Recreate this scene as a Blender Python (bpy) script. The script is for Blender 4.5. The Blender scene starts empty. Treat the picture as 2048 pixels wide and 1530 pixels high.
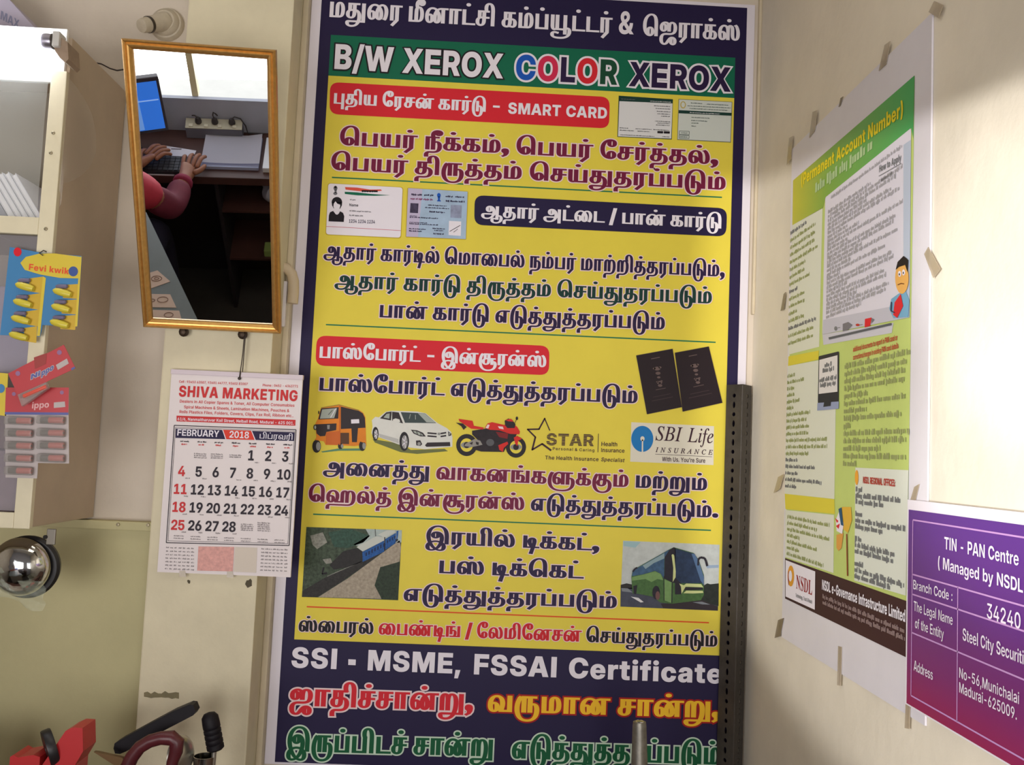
import bpy, bmesh, math, random
import numpy as np
from mathutils import Vector, Matrix
from mathutils.geometry import delaunay_2d_cdt

SC = bpy.context.scene
COL = SC.collection
EYE = 1.60                       # eye height of the photographer above the floor
XR = 0.5354                      # right wall
YF = -2.30                       # street front of the shop
XL = -1.95                       # left wall

# ------------------------------------------------------------------ camera
F_PX = 1857.34
PITCH, ROLL, YAW = 0.07563, -0.04411, -0.02847
CAM_POS = Vector((0.0, -1.85, EYE))
CAM_R = (Matrix.Rotation(YAW, 3, 'Z') @ Matrix.Rotation(PITCH, 3, 'X') @ Matrix.Rotation(ROLL, 3, 'Y'))
cam_data = bpy.data.cameras.new('camera')
cam = bpy.data.objects.new('camera', cam_data)
COL.objects.link(cam)
cam_data.sensor_width = 36.0
cam_data.lens = F_PX / 2048.0 * 36.0
cam_data.clip_start = 0.02
m = Matrix.Identity(4)
for i in range(3):
    m[i][0] = CAM_R[i][0]
    m[i][1] = CAM_R[i][2]
    m[i][2] = -CAM_R[i][1]
    m[i][3] = CAM_POS[i]
cam.matrix_world = m
SC.camera = cam

# ------------------------------------------------------------------ view, world, lights
SC.view_settings.view_transform = 'Standard'
SC.view_settings.look = 'None'
SC.view_settings.gamma = 1.0
SC.view_settings.use_curve_mapping = False
SC.view_settings.exposure = -0.14

world = bpy.data.worlds.new('street_sky')
SC.world = world
world.use_nodes = True
wb = world.node_tree.nodes['Background']
wb.inputs['Color'].default_value = (0.93, 0.96, 1.0, 1)
wb.inputs['Strength'].default_value = 1.9

def area_light(name, loc, target, sx, sy, power, color=(1, 1, 1), spread=180):
    l = bpy.data.lights.new(name, 'AREA')
    l.shape = 'RECTANGLE'
    l.size, l.size_y, l.energy, l.color = sx, sy, power, color
    l.spread = math.radians(spread)
    o = bpy.data.objects.new(name, l)
    COL.objects.link(o)
    o.location = loc
    o.rotation_euler = (Vector(target) - Vector(loc)).to_track_quat('-Z', 'Y').to_euler()
    return o

def spot_light(name, loc, target, power, angle, blend, radius, color=(1, 1, 1)):
    l = bpy.data.lights.new(name, 'SPOT')
    l.energy, l.spot_size, l.spot_blend, l.shadow_soft_size, l.color = power, math.radians(angle), blend, radius, color
    o = bpy.data.objects.new(name, l)
    COL.objects.link(o)
    o.location = loc
    o.rotation_euler = (Vector(target) - Vector(loc)).to_track_quat('-Z', 'Y').to_euler()
    return o

# daylight from the bright street through the counter opening behind the camera
area_light('street_daylight', (-0.45, -3.0, 1.20), (-0.3, 0, 2.15), 2.5, 1.1, 27, (1.0, 0.955, 0.94), 105)
# low sun thrown in off the street under the lintel, onto the right wall and the poster's right edge
spot_light('low_sun', (-1.90, -3.00, EYE + 0.03), (XR, -0.80, EYE + 0.48), 300, 33, 0.18, 0.008, (1.0, 0.965, 0.92))
# narrow spots added outside to make the bright sun patches on the right wall
spot_light('sun_patch_spot', (-1.90, -3.00, EYE - 0.40), (XR, -0.93, EYE + 0.22), 420, 7.5, 1.0, 0.03, (1.0, 0.98, 0.96))
spot_light('sun_patch_spot', (-1.86, -3.05, EYE - 0.45), (XR, -0.90, EYE - 0.01), 420, 6.5, 1.0, 0.03, (1.0, 0.98, 0.96))
# warm fill light added under the ceiling, with no fixture
area_light('ceiling_fill', (-0.35, -1.0, 2.72), (-0.35, -0.99, 0), 1.0, 0.5, 3.6, (1.0, 0.93, 0.80))

# ------------------------------------------------------------------ helpers
def s2l(c):
    c = c / 255.0
    return c / 12.92 if c <= 0.04045 else ((c + 0.055) / 1.055) ** 2.4

MATS = {}
def mat(name, rgb, rough=0.6, metal=0.0, noise=0.0, nscale=8.0, bump=0.0, bscale=60.0, spec=0.5, coat=0.0, emit=0.0, alpha=1.0):
    if name in MATS:
        return MATS[name]
    if name.startswith('print_'):
        rough, spec = 0.5, 0.22
    mt = bpy.data.materials.new(name)
    mt.use_nodes = True
    nt = mt.node_tree
    b = nt.nodes['Principled BSDF']
    col = (s2l(rgb[0]), s2l(rgb[1]), s2l(rgb[2]), 1)
    b.inputs['Base Color'].default_value = col
    b.inputs['Roughness'].default_value = rough
    b.inputs['Metallic'].default_value = metal
    b.inputs['Specular IOR Level'].default_value = spec
    b.inputs['Coat Weight'].default_value = coat
    b.inputs['Alpha'].default_value = alpha
    if emit:
        b.inputs['Emission Color'].default_value = col
        b.inputs['Emission Strength'].default_value = emit
    if noise or bump:
        tc = nt.nodes.new('ShaderNodeTexCoord')
        if noise:
            n = nt.nodes.new('ShaderNodeTexNoise')
            n.inputs['Scale'].default_value = nscale
            n.inputs['Detail'].default_value = 6
            n.inputs['Roughness'].default_value = 0.62
            nt.links.new(tc.outputs['Object'], n.inputs['Vector'])
            r = nt.nodes.new('ShaderNodeMapRange')
            r.inputs['From Min'].default_value = 0.3
            r.inputs['From Max'].default_value = 0.7
            r.inputs['To Min'].default_value = 1 - noise
            r.inputs['To Max'].default_value = 1 + noise * 0.5
            nt.links.new(n.outputs['Fac'], r.inputs['Value'])
            mx = nt.nodes.new('ShaderNodeMix')
            mx.data_type = 'RGBA'
            mx.blend_type = 'MULTIPLY'
            mx.inputs['Factor'].default_value = 1
            mx.inputs['A'].default_value = col
            nt.links.new(r.outputs['Result'], mx.inputs['B'])
            nt.links.new(mx.outputs['Result'], b.inputs['Base Color'])
        if bump:
            n2 = nt.nodes.new('ShaderNodeTexNoise')
            n2.inputs['Scale'].default_value = bscale
            n2.inputs['Detail'].default_value = 4
            nt.links.new(tc.outputs['Object'], n2.inputs['Vector'])
            bp = nt.nodes.new('ShaderNodeBump')
            bp.inputs['Strength'].default_value = bump
            bp.inputs['Distance'].default_value = 0.01
            nt.links.new(n2.outputs['Fac'], bp.inputs['Height'])
            nt.links.new(bp.outputs['Normal'], b.inputs['Normal'])
    MATS[name] = mt
    return mt

def ramp_mat(name, stops, axis, lo, hi, rough=0.5):
    """printed colour gradient along one object axis (stops: [(pos, rgb)])"""
    mt = bpy.data.materials.new(name)
    mt.use_nodes = True
    nt = mt.node_tree
    b = nt.nodes['Principled BSDF']
    b.inputs['Roughness'].default_value = rough
    tc = nt.nodes.new('ShaderNodeTexCoord')
    sp = nt.nodes.new('ShaderNodeSeparateXYZ')
    nt.links.new(tc.outputs['Object'], sp.inputs[0])
    mr = nt.nodes.new('ShaderNodeMapRange')
    mr.inputs['From Min'].default_value = lo
    mr.inputs['From Max'].default_value = hi
    nt.links.new(sp.outputs['XYZ'.index(axis)], mr.inputs['Value'])
    cr = nt.nodes.new('ShaderNodeValToRGB')
    el = cr.color_ramp.elements
    while len(el) < len(stops):
        el.new(0.5)
    for e, (p_, c_) in zip(el, stops):
        e.position = p_
        e.color = (s2l(c_[0]), s2l(c_[1]), s2l(c_[2]), 1)
    nt.links.new(mr.outputs['Result'], cr.inputs['Fac'])
    nt.links.new(cr.outputs['Color'], b.inputs['Base Color'])
    return mt

def finish(name, me, mats, parent=None, smooth=False):
    if not isinstance(mats, (list, tuple)):
        mats = [mats]
    if not me.materials:
        for q in mats:
            me.materials.append(q)
    if smooth:
        for p_ in me.polygons:
            p_.use_smooth = True
    o = bpy.data.objects.new(name, me)
    COL.objects.link(o)
    if parent is not None:
        o.parent = parent
        o.matrix_parent_inverse = parent_world(parent).inverted()
    return o

def parent_world(o):
    w = Matrix.LocRotScale(o.location, o.rotation_euler, o.scale)
    if o.parent is not None:
        w = parent_world(o.parent) @ o.matrix_parent_inverse @ w
    return w

def tag(o, label=None, cat=None, group=None, kind=None):
    if label: o['label'] = label
    if cat: o['category'] = cat
    if group: o['group'] = group
    if kind: o['kind'] = kind
    return o

def thing(name, label, cat, loc=(0, 0, 0), group=None):
    o = bpy.data.objects.new(name, None)
    o.empty_display_size = 0.05
    o.location = loc
    COL.objects.link(o)
    return tag(o, label, cat, group)

class MB:
    """collects shapes into ONE mesh"""
    def __init__(s):
        s.bm = bmesh.new()
        s.mi = 0
    def _mark(s, n0):
        s.bm.faces.ensure_lookup_table()
        for f in s.bm.faces[n0:]:
            f.material_index = s.mi
    def box(s, lo, hi, bevel=0.0, mtx=None):
        n0 = len(s.bm.faces)
        lo, hi = Vector(lo), Vector(hi)
        r = bmesh.ops.create_cube(s.bm, size=1.0)
        vs = r['verts']
        for v in vs:
            v.co = Vector(((lo[i] + hi[i]) / 2 + v.co[i] * (hi[i] - lo[i])) for i in range(3))
        if bevel:
            es = list({e for v in vs for e in v.link_edges})
            rb = bmesh.ops.bevel(s.bm, geom=es, offset=bevel, segments=2, profile=0.6, affect='EDGES')
            vs = list({v for f in rb['faces'] for v in f.verts} | {v for v in vs if v.is_valid})
        if mtx is not None:
            seen = set()
            stack = [v for v in vs if v.is_valid]
            while stack:
                v = stack.pop()
                if v in seen: continue
                seen.add(v)
                stack += [e.other_vert(v) for e in v.link_edges]
            for v in seen:
                v.co = mtx @ v.co
        s._mark(n0)
        return s
    def lathe(s, prof, origin, axis=(0, 0, 1), seg=24, cap=True):
        """prof: [(radius, height)] turned about axis"""
        n0 = len(s.bm.faces)
        ax = Vector(axis).normalized()
        q = ax.to_track_quat('Z', 'Y').to_matrix()
        rings = []
        for r, h in prof:
            ring = []
            for k in range(seg):
                t = 2 * math.pi * k / seg
                ring.append(s.bm.verts.new(Vector(origin) + q @ Vector((r * math.cos(t), r * math.sin(t), h))))
            rings.append(ring)
        for a, b in zip(rings, rings[1:]):
            for k in range(seg):
                s.bm.faces.new((a[k], a[(k + 1) % seg], b[(k + 1) % seg], b[k]))
        if cap:
            s.bm.faces.new(list(reversed(rings[0])))
            s.bm.faces.new(rings[-1])
        s._mark(n0)
        return s
    def tube(s, pts, rad, seg=10, closed=False):
        n0 = len(s.bm.faces)
        pts = [Vector(p_) for p_ in pts]
        rads = rad if isinstance(rad, (list, tuple)) else [rad] * len(pts)
        rings = []
        up = None
        for i, p_ in enumerate(pts):
            if closed:
                d = pts[(i + 1) % len(pts)] - pts[i - 1]
            else:
                d = pts[min(i + 1, len(pts) - 1)] - pts[max(i - 1, 0)]
            d.normalize()
            if up is None:
                up = Vector((0, 0, 1)) if abs(d.z) < 0.9 else Vector((1, 0, 0))
            x = d.cross(up).normalized()
            y = x.cross(d).normalized()
            up = y
            rings.append([s.bm.verts.new(p_ + (x * math.cos(2 * math.pi * k / seg) + y * math.sin(2 * math.pi * k / seg)) * rads[i]) for k in range(seg)])
        pairs = list(zip(rings, rings[1:])) + ([(rings[-1], rings[0])] if closed else [])
        for a, b in pairs:
            for k in range(seg):
                s.bm.faces.new((a[k], a[(k + 1) % seg], b[(k + 1) % seg], b[k]))
        if not closed:
            s.bm.faces.new(list(reversed(rings[0])))
            s.bm.faces.new(rings[-1])
        s._mark(n0)
        return s
    def prism(s, pts, d):
        """closed polygon of 3-D points pushed along d"""
        n0 = len(s.bm.faces)
        a = [s.bm.verts.new(Vector(p_)) for p_ in pts]
        b = [s.bm.verts.new(Vector(p_) + Vector(d)) for p_ in pts]
        n = len(a)
        s.bm.faces.new(a)
        s.bm.faces.new(list(reversed(b)))
        for k in range(n):
            s.bm.faces.new((a[k], b[k], b[(k + 1) % n], a[(k + 1) % n]))
        s._mark(n0)
        return s
    def grid(s, fn, nu, nv, thick=None):
        """surface fn(u, v) -> point"""
        n0 = len(s.bm.faces)
        vs = [[s.bm.verts.new(Vector(fn(i / nu, j / nv))) for i in range(nu + 1)] for j in range(nv + 1)]
        fs = []
        for j in range(nv):
            for i in range(nu):
                fs.append(s.bm.faces.new((vs[j][i], vs[j][i + 1], vs[j + 1][i + 1], vs[j + 1][i])))
        if thick:
            bmesh.ops.solidify(s.bm, geom=fs, thickness=thick)
        s._mark(n0)
        return s
    def build(s, name, mats, parent=None, smooth=False, normals=True):
        if normals:
            bmesh.ops.recalc_face_normals(s.bm, faces=s.bm.faces)
        me = bpy.data.meshes.new(name)
        s.bm.to_mesh(me)
        s.bm.free()
        o = finish(name, me, mats, parent)
        if smooth:
            for p_ in me.polygons:
                p_.use_smooth = True
            try:
                me.set_sharp_from_angle(angle=math.radians(40))
            except Exception:
                pass
        return o

def ray(u, v):
    return CAM_R @ Vector(((u - 1024) / F_PX, 1.0, -(v - 765) / F_PX))

def at(u, v, axis, val):
    """the point of the plane axis=val that stands at this place of the photograph (2048 x 1530)"""
    d = ray(u, v)
    return CAM_POS + d * ((val - CAM_POS[axis]) / d[axis])

# ------------------------------------------------------------------ lettering
_G = {}
def outline(code, steps):
    adv, *cs = code.split('|')
    res = []
    for c in cs:
        x = y = 0
        pts = []
        for t in c.split():
            off = t.endswith('*')
            dx, dy = t.rstrip('*').split(',')
            x += int(dx)
            y += int(dy)
            pts.append((x, y, off))
        full = []
        n = len(pts)
        for i in range(n):
            full.append(pts[i])
            if pts[i][2] and pts[(i + 1) % n][2]:
                full.append(((pts[i][0] + pts[(i + 1) % n][0]) / 2, (pts[i][1] + pts[(i + 1) % n][1]) / 2, False))
        k = next(i for i, p_ in enumerate(full) if not p_[2])
        full = full[k:] + full[:k]
        out = []
        i = 0
        n = len(full)
        while i < n:
            a = full[i]
            nx = full[(i + 1) % n]
            out.append((a[0], a[1]))
            if nx[2]:
                b = full[(i + 2) % n]
                for q in range(1, steps):
                    t = q / steps
                    out.append(((1 - t) ** 2 * a[0] + 2 * t * (1 - t) * nx[0] + t * t * b[0], (1 - t) ** 2 * a[1] + 2 * t * (1 - t) * nx[1] + t * t * b[1]))
                i += 2
            else:
                i += 1
        cl = []
        for q in out:
            if not cl or abs(q[0] - cl[-1][0]) + abs(q[1] - cl[-1][1]) > 0.5:
                cl.append(q)
        if len(cl) > 2 and abs(cl[0][0] - cl[-1][0]) + abs(cl[0][1] - cl[-1][1]) < 0.5:
            cl.pop()
        if len(cl) > 2:
            res.append(cl)
    return float(adv), res

def grow(c, bx, by):
    n = len(c)
    out = []
    for i in range(n):
        p0, p1, p2 = Vector(c[i - 1]), Vector(c[i]), Vector(c[(i + 1) % n])
        e1, e2 = (p1 - p0), (p2 - p1)
        if e1.length: e1.normalize()
        if e2.length: e2.normalize()
        n1, n2 = Vector((-e1.y, e1.x)), Vector((-e2.y, e2.x))
        s_ = n1 + n2
        if s_.length < 1e-4:
            s_ = n1.copy()
        s_.normalize()
        k = min(1.0 / max(s_.dot(n1), 0.35), 1.5)
        out.append((p1.x + s_.x * k * bx, p1.y + s_.y * k * by))
    return out

def glyph(font, key, bx, by, steps):
    h = (id(font), key, round(bx, 1), round(by, 1), steps)
    if h in _G:
        return _G[h]
    adv, cs = outline(font[key], steps)
    if bx or by:
        cs = [grow(c, bx, by) for c in cs]
    if not cs:
        _G[h] = (adv, None, None)
        return _G[h]
    co, ed = [], []
    for c in cs:
        s0 = len(co)
        co += [Vector(p_) for p_ in c]
        ed += [(s0 + i, s0 + (i + 1) % len(c)) for i in range(len(c))]
    r = delaunay_2d_cdt(co, ed, [], 0, 0.01)
    V = np.array([(p_.x, p_.y) for p_ in r[0]])
    T = np.array([f for f in r[2]])
    ce = V[T].mean(axis=1)
    w = np.zeros(len(T))
    for c in cs:
        P = np.array(c)
        Q = np.roll(P, -1, axis=0)
        for (x1, y1), (x2, y2) in zip(P, Q):
            if y1 == y2: continue
            lo, hi = min(y1, y2), max(y1, y2)
            xin = x1 + (ce[:, 1] - y1) * (x2 - x1) / (y2 - y1)
            hit = (ce[:, 1] >= lo) & (ce[:, 1] < hi) & (xin > ce[:, 0])
            w += np.where(hit, 1 if y2 > y1 else -1, 0)
    T = T[w < -0.5]
    _G[h] = (adv, V, T)
    return _G[h]

def clusters(font, s):
    """visual order of the letters and vowel signs"""
    if font is not TAMIL:
        return list(s)
    out = []
    i = 0
    while i < len(s):
        c = s[i]
        n = s[i + 1] if i + 1 < len(s) else ''
        if n and n in '\u0bc6\u0bc7\u0bc8':
            out += [n, c]; i += 2
        elif n and n in '\u0bca\u0bcb':
            out += ['\u0bc6' if n == '\u0bca' else '\u0bc7', c, '\u0bbe']; i += 2
        elif n and n in '\u0bbf\u0bc0\u0bc1\u0bc2\u0bcd':
            out += [c + n] if c + n in font else [c, n]
            i += 2
        else:
            out.append(c); i += 1
    return out

class Plane:
    """a wall surface: a runs to the right, b up, k layers of print towards the room"""
    def __init__(s, axis, val):
        s.axis, s.val = axis, val
    def px(s, u, v):
        p_ = at(u, v, s.axis, s.val)
        return (p_.x if s.axis == 1 else -p_.y, p_.z)
    def to3(s, a, b, k=0.0):
        d = k * 0.0004
        return (a, s.val - d, b) if s.axis == 1 else (s.val - d, -a, b)

class Art:
    """flat print on a plane, collected into one mesh"""
    def __init__(s, plane):
        s.P, s.v, s.f, s.mi, s.mats = plane, [], [], [], []
    def _m(s, mt):
        if mt not in s.mats:
            s.mats.append(mt)
        return s.mats.index(mt)
    def poly(s, ab, mt, k=1.0):
        n = len(s.v)
        s.v += [s.P.to3(a, b, k) for a, b in ab]
        s.f.append(tuple(range(n, n + len(ab))))
        s.mi.append(s._m(mt))
        return s
    def ppoly(s, uv, mt, k=1.0):
        return s.poly([s.P.px(u, v) for u, v in uv], mt, k)
    def rect(s, a0, b0, a1, b1, mt, k=1.0):
        return s.poly([(a0, b0), (a1, b0), (a1, b1), (a0, b1)], mt, k)
    def disc(s, u, v, ru, rv, mt, k=1.0, n=28, t0=0.0, t1=360.0):
        pts = [(u + ru * math.cos(math.radians(t0 + (t1 - t0) * i / n)), v - rv * math.sin(math.radians(t0 + (t1 - t0) * i / n))) for i in range(n if t1 - t0 == 360 else n + 1)]
        return s.ppoly(pts, mt, k)
    def line(s, pts, w, mt, k=1.0):
        """polyline in photograph pixels, w pixels wide"""
        for (u0, v0), (u1, v1) in zip(pts, pts[1:]):
            L = math.hypot(u1 - u0, v1 - v0) or 1
            x, y = -(v1 - v0) / L * w / 2, (u1 - u0) / L * w / 2
            s.ppoly([(u0 + x, v0 + y), (u1 + x, v1 + y), (u1 - x, v1 - y), (u0 - x, v0 - y)], mt, k)
        return s
    def rounded(s, quad, r, mt, k=1.0, n=6):
        """rounded quadrilateral, corners TL TR BR BL in photograph pixels, r in metres"""
        q = [Vector(s.P.px(*c)) for c in quad]
        pts = []
        for i in range(4):
            p0, p1, p2 = q[i - 1], q[i], q[(i + 1) % 4]
            A = p1 + (p0 - p1).normalized() * r
            B = p1 + (p2 - p1).normalized() * r
            for j in range(n + 1):
                t = j / n
                pts.append(tuple(A * (1 - t) ** 2 + p1 * 2 * t * (1 - t) + B * t * t))
        return s.poly(pts, mt, k)
    def text(s, segs, font, p0, p1, h, k=2.0, bold=(0, 0), halo=None, steps=3, centre=False, aspect=1.0, slant=0.0, track=0.0):
        """segs: [(string, material)]; p0, p1: ends of the base line in photograph pixels; h: height of a plain letter in pixels;
        centre: p0 is the middle of the base line and the width follows from the height"""
        if isinstance(segs, tuple):
            segs = [segs]
        ref = {id(TAMIL): 268.0, id(BOLD): 364.0, id(REGULAR): 364.0}.get(id(font), 330.0)
        run = []
        x = 0.0
        for st, mt in segs:
            for c in clusters(font, st):
                if c == ' ':
                    x += 150
                    continue
                if c in '-/' and font is TAMIL:
                    fnt = REGULAR
                else:
                    fnt = font
                g = glyph(fnt, c, bold[0], bold[1], steps)
                run.append((fnt, c, x, mt))
                x += g[0] + bold[0] * 1.2 + track
        lo = hi = None
        for fnt, c, gx, mt in run:
            V = glyph(fnt, c, bold[0], bold[1], steps)[1]
            if V is None: continue
            lo = gx + V[:, 0].min() if lo is None else min(lo, gx + V[:, 0].min())
            hi = gx + V[:, 0].max() if hi is None else max(hi, gx + V[:, 0].max())
        A = Vector(s.P.px(*p0))
        um, vm = (p0[0] + p1[0]) / 2, (p0[1] + p1[1]) / 2
        hh = s.P.px(um, vm - h)[1] - s.P.px(um, vm)[1]
        sy = hh / (ref + 2 * bold[1])
        B = Vector(s.P.px(*p1))
        d = (B - A).normalized()
        if centre:
            sx = sy * aspect
            A = A - d * (hi - lo) * sx / 2
        else:
            sx = (B - A).length / (hi - lo)
        def put(bx, by, kk, mto):
            for gi, (fnt, c, gx, mt) in enumerate(run):
                _, V, T = glyph(fnt, c, bx, by, steps)
                if V is None: continue
                kg = kk + 0.14 * (gi % 2)
                n = len(s.v)
                X = (gx - lo + V[:, 0] + slant * V[:, 1]) * sx
                Y = V[:, 1] * sy
                for q in range(len(V)):
                    s.v.append(s.P.to3(A.x + d.x * X[q] - d.y * 0, A.y + d.y * X[q] + Y[q], kg))
                mi = s._m(mto or mt)
                for t in T:
                    s.f.append((n + int(t[0]), n + int(t[1]), n + int(t[2])))
                    s.mi.append(mi)
        if halo:
            hx, hy = halo[1] / sx, halo[1] / sy
            put(bold[0] + hx, bold[1] + hy, k - 0.5, halo[0])
        put(bold[0], bold[1], k, None)
        return s
    def scribble(s, a0, a1, b, h, mt, rng, k=2.0, full=1.0):
        """a row of print too small to read"""
        a = a0
        end = a0 + (a1 - a0) * full
        while a < end:
            for _ in range(rng.randint(2, 8)):
                if a > end: break
                w = h * rng.uniform(0.35, 0.7)
                t = h * rng.choice((0.7, 0.7, 0.75, 1.0, 1.05))
                s.rect(a, b - (h * 0.25 if rng.random() < 0.12 else 0), a + w * 0.78, b + t, mt, k)
                a += w
            a += h * 0.45
        return s
    def build(s, name, parent=None):
        me = bpy.data.meshes.new(name)
        me.from_pydata(s.v, [], s.f)
        for q in s.mats:
            me.materials.append(q)
        me.polygons.foreach_set('material_index', s.mi)
        me.update()
        return finish(name, me, s.mats, parent)

def sheet(plane, a0, b0, a1, b1, t, mt, name, parent=None):
    """a stiff sheet t metres thick standing out from the wall behind the plane's print"""
    mb = MB()
    p_, q_ = plane.to3(a0, b0), plane.to3(a1, b1)
    if plane.axis == 1:
        mb.box((a0, plane.val, b0), (a1, plane.val + t, b1))
    else:
        mb.box((plane.val, -a1, b0), (plane.val + t, -a0, b1))
    return mb.build(name, mt, parent)

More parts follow.
